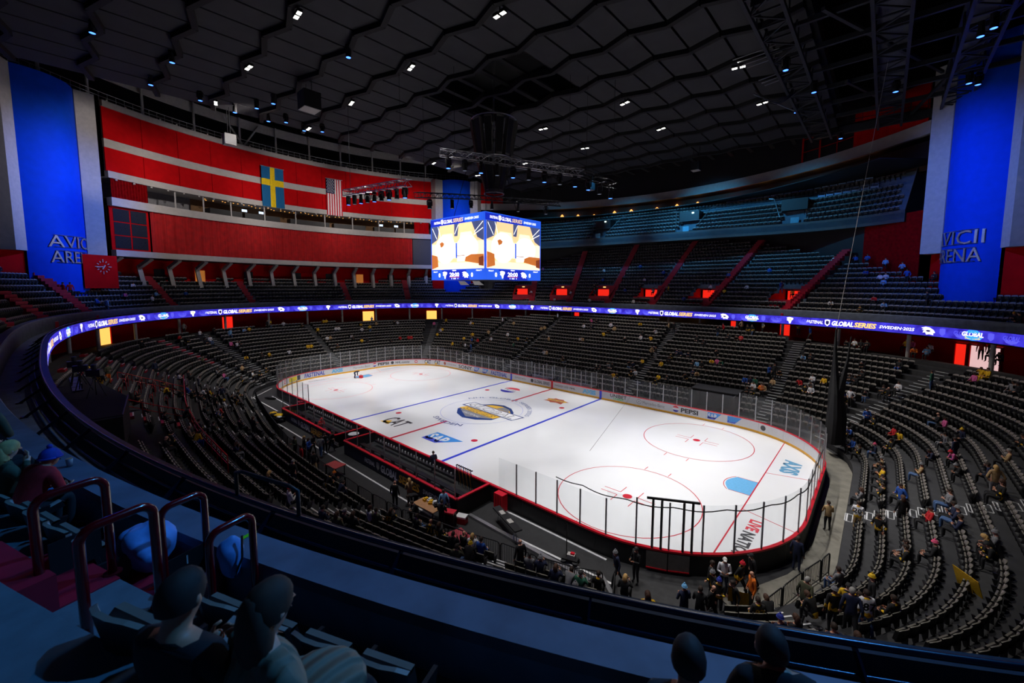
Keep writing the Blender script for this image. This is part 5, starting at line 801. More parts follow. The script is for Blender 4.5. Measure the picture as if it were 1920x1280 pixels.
def person(x, y, z, hd, tier, row, code, mark, pose=None, label=None):
    ps, top, legs, hair = code; kind = 'sit' if ps == 's' else 'stand'; var = POSES[kind]; q = (mark*7+row*3) % len(var) if pose is None else pose[1]; kind = kind if pose is None else pose[0]
    me, hp, cp, up_ = PM[kind][q]; root = thing('person', 'x', 'person', (x, y, z), hd); b = put('body', me, root); sk = SKINS[(mark*5+row) % 3 if mark % 4 else 0]
    trim = CM['y'] if top == 'P' or (top == 'w' and mark % 3 == 0) else (CM['k'] if top == 'y' else CM[top])
    for sl, m in zip(b.material_slots, (sk, CM[top], CM[legs], M_SHOE, trim, M_EYE)): sl.link = 'OBJECT'; sl.material = m
    hk = HEADS[hair]
    if hk[0]: h = put('hair' if hk[0] in ('short', 'long') else hk[0], HM[hk[0]], root, hp); h.material_slots[0].link = 'OBJECT'; h.material_slots[0].material = HMAT[hair]
    g_ = 'black and yellow jersey' if top == 'P' else ('yellow jersey' if top == 'y' else CLOTH[top][0]+' '+('jacket' if (mark+row) % 3 else 'top')); verb = 'seated' if ps == 's' else 'standing'
    root['label'] = label or ('%s %s in %s%s, %s' % (verb, 'person' if tier == 'F' else 'spectator', g_, '' if hair == 'h' else ' with '+hk[2], where(x, y, tier, row))); SHOWN.append((root, x, y, mark)); return root, hp, cp, q
PEOPLE = []
TIER_KEYS, CLOTH_KEYS, HEAD_KEYS = 'LUF', 'knywgblroetpdPj', 'hbgdcCBRYNGSOM'
for k in range(0, len(PEOPLE_NUM), 11):
    f = PEOPLE_NUM[k:k+11]; PEOPLE.append([f[0], f[1], f[2], f[3], TIER_KEYS[f[4]], f[5], ('s', 't')[f[6]]+CLOTH_KEYS[f[7]]+CLOTH_KEYS[f[8]]+HEAD_KEYS[f[9]], f[10]])
for p in PEOPLE: p.append((np.array(p[:3])-np.array(CAM))@AX_F)
PEOPLE.sort(key=lambda p: p[8])
NUMB = {1408: '87', 1629: '87', 803: '71', 1593: '20', 690: '17', 733: '87', 1637: '87', 820: '59', 178: '92', 1737: '47', 1213: '41'}
BACKS = {1513, 1590, 1629, 1593, 975, 740, 768, 813, 1495, 828, 832, 601, 1313, 1283, 1553, 587, 1880, 1876}      # these turn their backs to the camera
NIND = 288; crowd = []
for n_, p in enumerate(PEOPLE):
    x, y, z, hd, tier, row, code, mark, dep = p
    if code[0] == 's' and tier != 'F':
        k = near_seat(x, y, z)
        if k is not None and k not in TAKEN: TAKEN[k] = 1; x, y, z, hd = SEATS[k][1], SEATS[k][2], SEATS[k][3], SEATS[k][4]
        else:
            if tier == 'L' and low_aisle(int(np.argmin(((FRONT+FRONT_N*TREAD*(row+0.6)-np.array([x, y]))**2).sum(1)))): z += RISE*0.5
        hd += 0.25*math.sin(mark*1.7)
    else:
        if tier != 'F': 
            if (tier == 'L' and low_aisle(int(np.argmin(((FRONT+FRONT_N*TREAD*(row+0.6)-np.array([x, y]))**2).sum(1))))): z += RISE*0.5
        toc = math.atan2(CAM[1]-y, CAM[0]-x)-math.pi/2; hd = toc+math.pi+0.5*math.sin(mark) if mark in BACKS else hd+1.1*math.sin(mark*2.3)
        if tier == 'F' and mark not in BACKS: hd = toc+1.3*math.sin(mark*3.1)
    if n_ < NIND: 
        po = None
        if mark == 780: po = ('bend', 0)
        root, hp, cp, q = person(x, y, z, hd, tier, row, code, mark, po)
        if mark in NUMB and code[0] in 'st':
            zc = cp[2]-0.02; yb = cp[1]-0.155; text('jersey_number', NUMB[mark], lambda a, b: (-a*-1, yb-0.015*abs(a)-0.004+b*0.02, zc-0.06+b), 0.27, CM['y'] if code[1] == 'P' else CM['k'], root, offset=0.02)
    else: crowd.append((x, y, z, hd, code, mark, row))
if crowd:
    V, F, MI = [], [], []; names = [('s', i) for i in range(3)]+[('c', k) for k in CM]+[('h', k) for k in HMAT]+[('x', 0), ('x', 1)]; idx = {k: i for i, k in enumerate(names)}; mb = MB()
    for x, y, z, hd, code, mark, row in crowd:
        ps, top, legs, hair = code; var = POSES['sit' if ps == 's' else 'stand']; b, hp, cp, up_ = var[(mark*7+row*3) % len(var)]; c_, s_ = math.cos(hd), math.sin(hd)
        def xf(L, o=(0, 0, 0)): return [(x+(a+o[0])*c_-(b_+o[1])*s_, y+(a+o[0])*s_+(b_+o[1])*c_, z+cc+o[2]) for a, b_, cc in L]
        zi = [idx[('s', mark % 3)], idx[('c', top)], idx[('c', legs)], idx[('x', 0)], idx[('c', 'y' if top == 'P' else ('k' if top == 'y' else top))], idx[('x', 1)]]
        mb.add(xf(b.v), b.f, [zi[m] for m in b.m])
        if HEADS[hair][0]: hm = HAIR[HEADS[hair][0]]; mb.add(xf(hm.v, hp), hm.f, idx[('h', hair)])
    tag(mb.build('crowd', SKINS+list(CM.values())+list(HMAT.values())+[M_SHOE, M_EYE], smooth=True), 'far spectators in yellow, white and dark clothes scattered over the distant stands', 'spectators', None, 'stuff')
# foreground pair on the second row and the two heads in the front row
def near_person(hx, hy, z, code, label, pose, mark):
    k = near_seat(hx, hy, z, 0.9)
    if k is not None: TAKEN[k] = 1
    jj = int(np.argmin(((RING-np.array([hx, hy]))**2).sum(1))); nn = RING_N[jj]; s = (0, hx+nn[0]*0.1, hy+nn[1]*0.1, z, math.atan2(-nn[1], -nn[0])-math.pi/2)
    return person(s[1], s[2], s[3], s[4]+pose[2], 'U', 1, code, mark, pose[:2], label), s
near_person(30.52, -30.67, 11.07, 'skkh', 'dark-haired person in a black jacket seated beside the long-haired neighbour', ('sit', 3, 0.1), 3)
(wr_, hp_, cp_, q_), s_ = near_person(30.86, -30.48, 11.07, 'stkG', 'long-haired person in a quilted beige and teal puffer jacket seated behind the parapet', ('sit', 0, -0.25), 4)
near_person(32.26, -28.78, 10.45, 'sknh', 'head with short dark hair seated in the front row at lower right', ('sit', 0, 0.0), 5); near_person(32.73, -28.49, 10.45, 'skkh', 'top of a dark-haired head at the bottom edge beside the red hoop', ('sit', 2, 0.0), 6)
mb = MB(); hm = HAIR['long']; c_ = (0.075, 0.05, 0.0)
quilt = bpy.data.materials.new('quilted_coat'); quilt.use_nodes = True; nt = quilt.node_tree; bs = nt.nodes['Principled BSDF']; bs.inputs['Base Color'].default_value = (*lin(122, 116, 96), 1); bs.inputs['Roughness'].default_value = 0.7
wv = nt.nodes.new('ShaderNodeTexWave'); wv.inputs['Scale'].default_value = 3.2; wv.wave_profile = 'SIN'; bpn = nt.nodes.new('ShaderNodeBump'); bpn.inputs['Strength'].default_value = 0.9; bpn.inputs['Distance'].default_value = 0.03; tcn = nt.nodes.new('ShaderNodeTexCoord'); nt.links.new(tcn.outputs['Object'], wv.inputs['Vector']); nt.links.new(wv.outputs['Fac'], bpn.inputs['Height']); nt.links.new(bpn.outputs['Normal'], bs.inputs['Normal'])
for o in [o for o in bpy.data.objects if o.parent == wr_ and o.name.startswith('body')]: o.material_slots[1].material = quilt; o.material_slots[4].material = quilt
mb = MB(); mb.ball((0, 0.06, 0.8), (0.23, 0.165, 0.29), 18, 12); mb.ball((0, 0.32, 0.62), (0.24, 0.24, 0.11), 16, 8); mb.build('coat', quilt, wr_, smooth=True)
(iw, hp_, cp_, q_) = person(-25.9, -1.6, 0.0, -0.6, 'F', 0, 'tnnh', 668, ('bend', 0), 'ice worker in navy overalls bending over the goal crease at the far end')
rb = thing('tool_box', 'small red box on the ice beside the bending ice worker', 'box', (-25.4, -0.9, 0.0), 0.4); mb = MB(); mb.box((0, 0, 0.2), (0.5, 0.35, 0.4)); mb.build('case', M_CAPR, rb); mb = MB(); mb.tube([(-0.15, 0, 0.4), (-0.15, 0, 0.5), (0.15, 0, 0.5), (0.15, 0, 0.4)], 0.02, 5); mb.build('handle', M_BLACK, rb)
# singling-out: people who read alike are told apart by their order from the left, or share a label with their neighbours
from collections import defaultdict
by = defaultdict(list)
for r, x, y, m in SHOWN: by[r['label']].append((m, r))
NTH = ['leftmost', 'second from left', 'third from left', 'fourth from left', 'fifth from left', 'sixth from left', 'seventh from left', 'eighth from left', 'ninth from left']
for lab, L in by.items():
    if len(L) > 1:
        L.sort(key=lambda t: t[0])
        for k, (m, r) in enumerate(L): r['label'] = lab+', '+('rightmost' if k == len(L)-1 else NTH[min(k, 8)]); r['group'] = lab
for r, x, y, m in SHOWN:
    if len(r['label'].split()) > 16: r['label'] = r['label'].replace('black and yellow jersey', 'striped jersey').replace(' on the ', ' on ').replace('of the ', 'of ')
# the 300 seats that show largest stand alone, all others are one mass per tier
order = sorted(range(len(SEATS)), key=lambda n_: SEATS[n_][0]); single = set(order[:300])
def rot_z(x, y, z, a): return Matrix.Translation((x, y, z)) @ Matrix.Rotation(a, 4, 'Z')
def seat_words(s):
    d, x, y, z, h, tier, r = s; ordn = ['first', 'second', 'third', 'fourth', 'fifth', 'sixth', 'seventh', 'eighth', 'ninth', 'tenth', 'eleventh', 'twelfth']
    if tier == 'up': return ('empty dark seat with pale piped top in the %s row behind the blue parapet' % ordn[r], 'near tier seats, %s row' % ordn[r])
    side = 'behind the end boards at the lower right' if x > 24 else 'beside the black rubber walkway'
    return ('empty black folding seat in the %s row %s' % (ordn[min(r, 11)], side), 'lower seats %s, %s row' % (side, ordn[min(r, 11)]))
for c_, n_ in enumerate(order[:300]):
    s = SEATS[n_]; lab, grp = seat_words(s)
    if s[5] == 'up' or c_ < 110:
        o = thing('folding_seat', lab, 'seat', (s[1], s[2], s[3]), s[4], grp)
        occupied = n_ in TAKEN; b = put('seat_back', ME_BACK, o); put('seat_frame', ME_FRAME, o); p = put('seat_pan', ME_PAN, o)
        if occupied: p.rotation_euler = (-1.45, 0, 0); p.location = (0, -0.3, 0.5)
    else: o = tag(put('folding_seat', ME_SEAT, None, (s[1], s[2], s[3]), s[4]), lab, 'seat', grp)
    if n_ in TAKEN: o['label'] = lab.replace('empty', 'occupied'); o['group'] = 'occupied '+grp
def mass(name, tier, label):
    L = [s for n_, s in enumerate(SEATS) if n_ not in single and s[5] == tier and n_ not in TAKEN]; k = len(L); nv = len(SV)
    A = np.array([[s[1], s[2], s[3], s[4]] for s in L]); c, sn = np.cos(A[:, 3]), np.sin(A[:, 3])
    V = np.empty((k, nv, 3)); V[:, :, 0] = A[:, 0, None]+SV[None, :, 0]*c[:, None]-SV[None, :, 1]*sn[:, None]; V[:, :, 1] = A[:, 1, None]+SV[None, :, 0]*sn[:, None]+SV[None, :, 1]*c[:, None]; V[:, :, 2] = A[:, 2, None]+SV[None, :, 2]
    fl = [len(f) for f in allm.f]; idx = np.concatenate([np.array(f) for f in allm.f]); me = bpy.data.meshes.new(name)
    me.vertices.add(k*nv); me.vertices.foreach_set('co', V.ravel()); me.loops.add(k*len(idx)); me.loops.foreach_set('vertex_index', (idx[None, :]+nv*np.arange(k)[:, None]).ravel().astype(np.int32))
    tot = np.tile(np.array(fl), k); me.polygons.add(len(tot)); me.polygons.foreach_set('loop_start', np.concatenate([[0], np.cumsum(tot)[:-1]]).astype(np.int32)); me.polygons.foreach_set('loop_total', tot.astype(np.int32))
    for m in SMATS: me.materials.append(m)
    me.polygons.foreach_set('material_index', np.tile(np.array(allm.m), k).astype(np.int32)); me.update(calc_edges=True)
    return tag(put(name, me), label, 'seats', None, 'stuff')
mass('seat_rows', 'low', 'rows of grey and black folding seats filling the lower stand round the rink'); mass('seat_rows', 'up', 'rows of dark folding seats filling the far upper tier above the ribbon screen')
L = []
for r in range(NB):
    t = (r+0.45)/NB; P = BF+(BB-BF)*t; seg = np.linalg.norm(np.diff(P, axis=0), axis=1); cu = np.concatenate([[0], np.cumsum(seg)])
    for s_ in np.arange(2, cu[-1]-0.8, 0.56):
        j = int(np.searchsorted(cu, s_)-1); q = P[j]+(P[j+1]-P[j])*((s_-cu[j])/seg[j]); T = P[j+1]-P[j]; x_ = q[0]
        if any(abs(x_-a) < 1.4 for a in (-8.5, 7.5, 22.5)) and r < 5: continue
        if (r == 5 or r == 7) and x_ > 8: continue
        if seen((q[0], q[1], 23+r*0.72)): L.append((0, q[0], q[1], 22.6+0.72*r, math.atan2(T[1], T[0])+math.pi, 'bal', r))
SEATS_KEEP = SEATS; SEATS = L; single = set(); TAKEN_KEEP, TAKEN = TAKEN, {}
mass('seat_rows', 'bal', 'dim blue seats filling the club balcony'); SEATS, TAKEN = SEATS_KEEP, TAKEN_KEEP
M_BOXSEAT = mat('pale_cushion', (120, 150, 190), 0.8)
for r, x0, x1, stp in ((7, 12.5, 31, 0.95), (5, 25.5, 31.5, 0.95)):
    for x_ in np.arange(x0, x1, stp):
        t = (r+0.5)/NB; P = BF+(BB-BF)*t; j = int(np.argmin(abs(P[:, 0]-x_))); q = P[j]; y_ = np.interp(x_, P[:, 0], P[:, 1]); mb = MB(); mb.box((0, 0.05, 0.35), (0.7, 0.6, 0.25)); mb.box((0, 0.32, 0.65), (0.7, 0.14, 0.6)); mb.box((-0.38, 0.05, 0.4), (0.06, 0.6, 0.5)); mb.box((0.38, 0.05, 0.4), (0.06, 0.6, 0.5))
        tag(mb.build('club_armchair', M_BOXSEAT, None, (x_, y_, 22.6+0.72*r), -0.12), 'blue lit club armchair in the %s row of the balcony' % ('top' if r == 7 else 'lower right'), 'armchair', 'club armchairs, %s row' % ('top' if r == 7 else 'lower'))
for xa in (-8.5, 7.5, 22.5):
    y0 = np.interp(xa, BF[:, 0], BF[:, 1]); y1 = np.interp(xa, BB[:, 0], BB[:, 1]); mb = MB(); mb.box((xa, y0+(y1-y0)*0.5, 25.6), (3.2, 3.2, 1.6)); mb.build('balcony_doorway', M_BLACK, bal)
    mb = MB(); mb.box((xa+0.6, y0+(y1-y0)*0.3-0.2, 26.1), (0.35, 0.05, 0.25)); mb.build('exit_sign', glow('exit_sign_green', (220, 255, 230), 2.0), bal)
    for s in (-1, 1): mb = MB(); mb.tube([(xa+s*1.8, y0+1.0, 24.0), (xa+s*2.9, y0+(y1-y0)*0.55, 27.0), (xa+s*3.6, y0+(y1-y0)*0.58, 27.1)], 0.05, 5); mb.build('stair_rail', M_ALU, bal)
    mb = MB(); mb.box((xa+0.2, y0+0.1, 23.2), (1.0, 0.05, 1.0)); mb.build('glass_guard', mat('teal_guard', (90, 150, 170), 0.3), bal)
for a in list(np.arange(53, 60, 2.2))+[62, 66.5, 71, 77, 84, 88.5, 93, 99, 103, 108, 112, 116]:
    mb = MB(); mb.lathe([(0.1, 0.9), (0.35, 0.6), (0.42, 0.0), (0.05, -0.1)], 10)
    tag(mb.build('wall_lamp', M_WARM if a > 60 else M_WARMD, None, pol(51.3, a, 28.7+0.3*math.sin(a*3))), 'amber wall lamp glowing in the lounge above the balcony', 'lamp', 'amber lamps along the balcony lounge')
def on_cyl(R, a0, z0):      # text on the inside of a cylinder, read left to right from the rink
    def g(x, y): a = math.radians(a0)-x/R; return (R*math.cos(a), R*math.sin(a), z0+y)
    return g
g = on_cyl(50.8, 76.2, 28.7); NP_ = [(-2.5, -0.5), (-2.2, -0.1), (-1.9, 0.42), (-1.75, 0.0), (-1.7, -0.4), (-1.4, 0.1), (-1.25, -0.35), (-1.0, 0.2), (-1.1, -0.45), (-0.8, -0.1), (-0.6, 0.15), (-0.45, 0.5), (-0.2, 0.42), (0.0, 0.6), (0.5, 0.62), (0.1, -0.1), (0.35, -0.15), (0.6, 0.2), (0.75, -0.05), (0.95, 0.15), (1.15, -0.05), (1.35, 0.12), (1.6, 0.02), (1.9, 0.12), (2.2, 0.1), (2.5, 0.2)]
mb = MB(); mb.tube([g(x*0.95, y) for x, y in NP_], 0.055, 6); tag(mb.build('neon_sign', M_NEON), 'red neon scrawl glowing over the balcony lounge', 'neon sign')
# ---------------------------------------------------------------- ribbon screen round the tier
ribbon = thing('ribbon_screen', 'long curved blue led ribbon board with white and amber lettering round the upper tier', 'screen')
RP = ring_off(-0.07); RL = np.linalg.norm(np.roll(RP, -1, 0)-RP, axis=1); RC = np.concatenate([[0], np.cumsum(RL)]); RLEN = RC[-1]; RNX = ring_off(-0.09)
def rp(s, off=0.0):
    s = s % RLEN; j = min(int(np.searchsorted(RC, s, side='right')-1), 1439); t = (s-RC[j])/RL[j]; p = RP[j]+(RP[(j+1) % 1440]-RP[j])*t; return p-RING_N[j]*off
Z_LO, Z_HI = 9.26, 10.2
MODN = 72
for k in range(MODN):      # screen modules
    ss = [RLEN*(k+q/4)/MODN for q in range(5)]; A = [rp(s) for s in ss]
    if not any(seen((*p, 9.7), 100) for p in A): continue
    mb = MB(); mb.strip(with_z(A, Z_LO), with_z(A, Z_HI)); mb.build('screen_module', M_LED, ribbon)
mb = MB(); mb.strip(with_z(ring_off(-0.1)[::2], Z_HI), with_z(ring_off(0.12)[::2], Z_HI+0.02), 0, True); mb.strip(with_z(ring_off(0.12)[::2], Z_HI+0.02), with_z(ring_off(0.12)[::2], 9.7), 0, True); mb.strip(with_z(ring_off(0.05)[::2], Z_LO-0.1), with_z(ring_off(-0.06)[::2], Z_LO), 0, True); mb.build('screen_housing', M_STEEL, ribbon)
def rmap(s0, z0, off=0.012):
    def g(x, y): p = rp(s0-x, off); return (p[0], p[1], z0+y)
    return g
ZM = (Z_LO+Z_HI)/2; PER = RLEN/12
CATH = [(-0.55, 0.25), (-0.2, 0.38), (0.15, 0.33), (0.5, 0.1), (0.62, -0.12), (0.45, -0.2), (0.5, -0.36), (0.15, -0.3), (-0.1, -0.36), (-0.2, -0.15), (-0.42, -0.2), (-0.3, 0.02), (-0.5, 0.05), (-0.3, 0.15)]
PENG = [(-0.4, 0.3), (-0.1, 0.4), (0.15, 0.36), (0.38, 0.3), (0.34, 0.08), (0.2, 0.0), (0.1, -0.36), (-0.05, -0.4), (-0.15, -0.1), (-0.36, 0.0), (-0.28, 0.15)]
SHLD = [(-0.26, 0.32), (0, 0.38), (0.26, 0.32), (0.26, -0.15), (0, -0.4), (-0.26, -0.15)]
for q in range(12):
    s0 = 37.6+PER*(q-2)
    def vis(x): p = rp(s0-x); return seen((p[0], p[1], 9.7), 120)
    def rt(nm, t, x, w, h, m, z=ZM, sh=0.2, off=0.012, of=0.02):
        if vis(x): text(nm, t, rmap(s0-x-w/2, z, off), h, m, ribbon, w=w, shear=sh, offset=of)
    def rf(nm, P, x, k, m, off=0.012, z=ZM):
        if vis(x): flat(nm, [(a*k, b*k) for a, b in P], rmap(s0-x, z, off), m, ribbon)
    rt('led_lettering', 'FASTENAL', 0.0, 1.75, 0.36, M_LEDW); rf('led_shield', SHLD, 2.2, 1.0, M_LEDW); rf('led_shield_core', SHLD, 2.2, 0.62, M_LEDN, 0.02)
    rt('led_lettering', 'GLOBAL', 2.65, 2.15, 0.5, M_LEDW, of=0.04); rt('led_lettering', 'SERIES', 4.85, 2.1, 0.5, M_LEDY, of=0.04); rt('led_lettering', 'SWEDEN\u00b72025', 7.2, 3.1, 0.3, M_LEDW)
    rf('led_crest', CATH, 11.4, 1.0, M_LEDW); rf('led_crest_core', ell(0.2, 0.09, 8), 11.45, 1.0, M_LEDN, 0.02)
    for x in (12.6, 16.4): rf('led_faint_shield', SHLD, x, 0.9, M_LEDF)
    for x in (13.5, 17.3, 20.4): rt('led_faint_lettering', 'GLOBAL', x, 1.3, 0.34, M_LEDF, ZM+0.08); rf('led_faint_badge', [(-0.55, -0.1), (0.55, -0.1), (0.4, -0.3), (0, -0.42), (-0.4, -0.3)], x+0.65, 1.0, M_LEDF)
    rf('led_badge_cap', [(-0.7, 0.15), (-0.3, 0.44), (0.3, 0.44), (0.7, 0.2)], 15.0, 1.0, M_LEDC); rf('led_badge_base', [(-0.8, -0.1), (0.8, -0.1), (0.6, -0.36), (0, -0.46), (-0.6, -0.36)], 15.0, 1.0, M_LEDC)
    rt('led_lettering', 'GLOBAL', 14.15, 1.7, 0.38, M_LEDW, ZM+0.08, 0.1, 0.02, 0.04); rt('led_lettering', 'SERIES', 14.4, 1.2, 0.24, M_LEDY, ZM-0.22, 0.1, 0.02)
    rf('led_crest', PENG, 19.5, 1.0, M_LEDW); rf('led_crest_core', [(-0.1, 0.2), (0.15, 0.2), (0.05, -0.1)], 19.5, 1.0, M_LEDY, 0.02)
# ---------------------------------------------------------------- scoreboard cube
cube = thing('scoreboard', 'hanging cube scoreboard with bright screens framed in blue over centre ice', 'scoreboard', (0.45, 0.35, 0)); HB, ZB, ZT = 4.15, 14.42, 20.75
mb = MB(); mb.box((0, 0, (ZB+ZT)/2), (2*HB-0.06, 2*HB-0.06, ZT-ZB-0.04)); mb.build('cabinet', M_BLACK, cube); mb = MB(); mb.lathe([(0.02, ZB-1.0), (0.8, ZB-0.9), (1.0, ZB-0.1), (3.4, ZB)], 12); mb.build('under_frame', M_STEEL, cube)
for s in (-1.6, 0.6): mb = MB(); mb.add([(s, -2.6, ZB-0.1), (s+1, -2.6, ZB-0.1), (s+1.3, -2.2, ZB-0.5), (s-0.1, -2.2, ZB-0.5)], [(0, 1, 2, 3)]); mb.build('under_lamp', M_LIGHT, cube)
S_BLUE = glow('screen_frame_blue', (40, 92, 226), 1.0); S_DEEP = glow('screen_deep_blue', (24, 44, 190), 0.9); S_NAV = glow('screen_night_blue', (76, 86, 130), 0.9); S_CRM = glow('screen_cream', (255, 240, 212), 1.1); S_WHT = glow('screen_white', (255, 252, 246), 1.5); S_ORG = glow('screen_orange', (206, 116, 52), 0.9); S_BRN = glow('screen_brown', (140, 66, 36), 0.8); S_TAN = glow('screen_tan', (255, 214, 156), 1.05); S_INK = glow('screen_ink', (60, 40, 60), 0.4); S_RED = glow('screen_red', (220, 60, 60), 0.9)
for face in range(4):
    fa = face*math.pi/2; c_, s_ = round(math.cos(fa)), round(math.sin(fa))
    def fm(d=0.0):      # face 0 looks towards -y
        def g(x, y): return (x*c_+(HB+d)*s_, x*s_-(HB+d)*c_, (ZB+ZT)/2+y)
        return g
    f0, f1, f2, f3 = fm(), fm(0.012), fm(0.024), fm(0.036); H2 = (ZT-ZB)/2
    flat('screen_frame', rect(-HB, -H2, HB, H2), f0, S_BLUE, cube)
    if face in (2, 3): flat('screen_picture', rect(-HB+0.15, -H2+1.1, HB-0.15, H2-0.75), f1, S_CRM, cube); continue
    flat('screen_header', [(-HB, H2-0.1), (-HB, H2-0.75), (1.4, H2-0.75), (0.6, H2-0.1)], f1, S_DEEP, cube); flat('screen_footer', [(-1.6, -H2), (2.0, -H2), (1.4, -H2+1.0), (-2.4, -H2+1.0)], f1, S_DEEP, cube)
    x0, x1, y0, y1 = -HB+0.16, HB-0.16, -H2+1.08, H2-0.78; flat('screen_picture', rect(x0, y0, x1, y1), f1, S_TAN, cube)
    for P_ in ([(x0, y1), (x0+1.35, y1), (x0+1.0, y1-1.35), (x0, y1-1.75)], [(-0.3, y1), (0.4, y1), (0.2, y1-1.2), (-0.3, y1-1.2)], [(x1-1.7, y1), (x1, y1), (x1, y1-1.9), (x1-0.9, y1-1.5)]): flat('picture_sky', P_, f2, S_NAV, cube)
    flat('picture_beam', [(-2.2, y1-0.9), (-0.6, y1-0.9), (-0.3, 0.5), (-2.8, 0.5)], f3, S_CRM, cube); flat('picture_beam', [(0.7, y1-0.9), (2.2, y1-0.9), (2.9, 0.5), (0.4, 0.5)], f3, S_CRM, cube)
    for a, b in (((x0+0.15, y1-0.15), (x0+0.9, y1-1.3)), ((x0+1.1, y1-0.05), (x0+1.5, y1-1.2)), ((x1-0.1, y1-0.1), (x1-1.3, y1-1.0)), ((x1-0.1, y1-0.7), (x1-1.4, y1-1.25)), ((0.35, y1-0.1), (-0.2, y1-1.0))):
        d = np.array(b)-np.array(a); nn = np.array([-d[1], d[0]])/np.linalg.norm(d)*0.035; flat('picture_ray', [tuple(a+nn), tuple(a-nn), tuple(b-nn), tuple(b+nn)], f3, S_WHT, cube)
    flat('picture_glow', ell(1.6, 1.45, 20, c=(-1.75, -0.05)), fm(0.045), S_WHT, cube); flat('picture_glow', ell(1.6, 1.2, 20, c=(1.6, -0.05)), fm(0.045), S_WHT, cube); flat('picture_wall', rect(x0, -1.0, x1, 0.55), f2, S_CRM, cube)
    flat('picture_floor', [(x0, y0), (x1, y0), (x1, y0+0.6), (x0, y0+0.75)], fm(0.03), S_CRM, cube); flat('picture_bench', [(1.3, y0+0.75), (x1, y0+0.35), (x1, -0.75), (2.2, -0.7), (1.4, -0.95)], fm(0.05), S_ORG, cube); flat('picture_bench_end', [(3.3, y0+0.3), (x1, y0+0.2), (x1, -0.9), (3.3, -1.05)], fm(0.055), S_BRN, cube)
    flat('picture_plinth', rect(0.15, y0+0.75, 1.25, -0.75), fm(0.06), S_WHT, cube); flat('picture_plinth_edge', rect(0.15, -0.8, 1.3, -0.74), fm(0.065), S_BRN, cube); flat('picture_panel', [(x0, y0+0.05), (x0+1.1, y0+0.3), (x0+1.0, -0.7), (x0, -0.5)], fm(0.05), S_ORG, cube); flat('picture_slot', rect(-0.05, -1.0, 0.15, 0.5), fm(0.05), S_BLUE, cube)
    flat('picture_mark', [(-2.6, 0.6), (-2.2, 0.75), (-1.85, 0.55), (-2.0, 0.3), (-2.4, 0.15)], fm(0.06), S_ORG, cube)
    for t, x, w, h, m in (('FASTENAL', -3.0, 1.1, 0.26, S_WHT), ('GLOBAL', -1.25, 1.4, 0.36, S_WHT), ('SERIES', 0.3, 1.55, 0.36, S_TAN), ('SWEDEN 2025', 2.3, 2.0, 0.22, S_WHT)): text('screen_lettering', t, (lambda X: lambda a, b: f2(a+X, b+H2-0.42))(x), h, m, cube, w=w, shear=0.15, offset=0.02)
    flat('screen_shield', [(a*0.7-2.2, b*0.7+H2-0.42) for a, b in SHLD], f2, S_WHT, cube)
    for t, x, y, w, h, m in (('0', -2.75, 0.5, 0.3, 0.42, S_WHT), ('20:00', -0.35, 0.55, 1.5, 0.42, S_WHT), ('0', 2.3, 0.5, 0.3, 0.42, S_WHT), ('PENALTY', -3.4, 0.85, 0.7, 0.12, S_WHT), ('PENALTY', 3.3, 0.9, 0.8, 0.12, S_WHT), ('PERIOD', -0.35, 0.95, 0.6, 0.12, S_WHT), ('1', -0.75, 0.15, 0.08, 0.14, S_WHT), ('SOG', -0.3, 0.15, 0.4, 0.14, S_WHT), ('0', 0.2, 0.15, 0.1, 0.14, S_WHT)): text('screen_lettering', t, (lambda X, Y: lambda a, b: f2(a+X, b-H2+Y))(x, y), h, m, cube, w=w, offset=0.03)
    flat('screen_bar', rect(-1.1, -H2+0.26, 0.45, -H2+0.3), f2, S_RED, cube); flat('screen_crest', [(a*0.95-1.85, b*0.95-H2+0.5) for a, b in PENG], f2, S_WHT, cube); flat('screen_crest', [(a*0.85+1.3, b*0.85-H2+0.5) for a, b in CATH], f2, S_WHT, cube)
for x in (-2.5, 2.5):
    for y in (-2.5, 2.5): mb = MB(); mb.tube([(x, y, ZT), (x*0.5, y*0.5, 27)], 0.03, 4); mb.build('hanger', M_STEEL, cube)
# ---------------------------------------------------------------- rigging over the ice
def truss(name, a, b, w, label, cat='truss', group=None, lam=None, step=None, m=None, box=True):
    a, b = np.array(a, float), np.array(b, float); t = (b-a)/np.linalg.norm(b-a); u = np.cross(t, [0, 0, 1.0]); u /= np.linalg.norm(u); v = np.cross(u, t); L = np.linalg.norm(b-a); n = max(2, int(L/(step or w*1.2)))
    o = thing(name, label, cat, (0, 0, 0), 0, group); C = [(s1*w/2*u+s2*w/2*v) for s1, s2 in ((-1, -1), (1, -1), (1, 1), (-1, 1))]; mb = MB(); r = 0.045*max(1, w/0.9)
    for c in C: mb.tube([a+c, b+c], r, 5)
    mb.build('chords', m or M_STEEL, o); mb = MB()
    for k in range(n):
        p, q = a+t*L*k/n, a+t*L*(k+1)/n
        for i in range(4):
            c, d = C[i], C[(i+1) % 4]; mb.tube([p+(c if k % 2 else d), q+(d if k % 2 else c)], r*0.6, 4, cap=False)
            if k % 2 == 0: mb.tube([p+c, p+d], r*0.6, 4, cap=False)
    mb.build('lacing', m or M_STEEL, o); return o, a, b
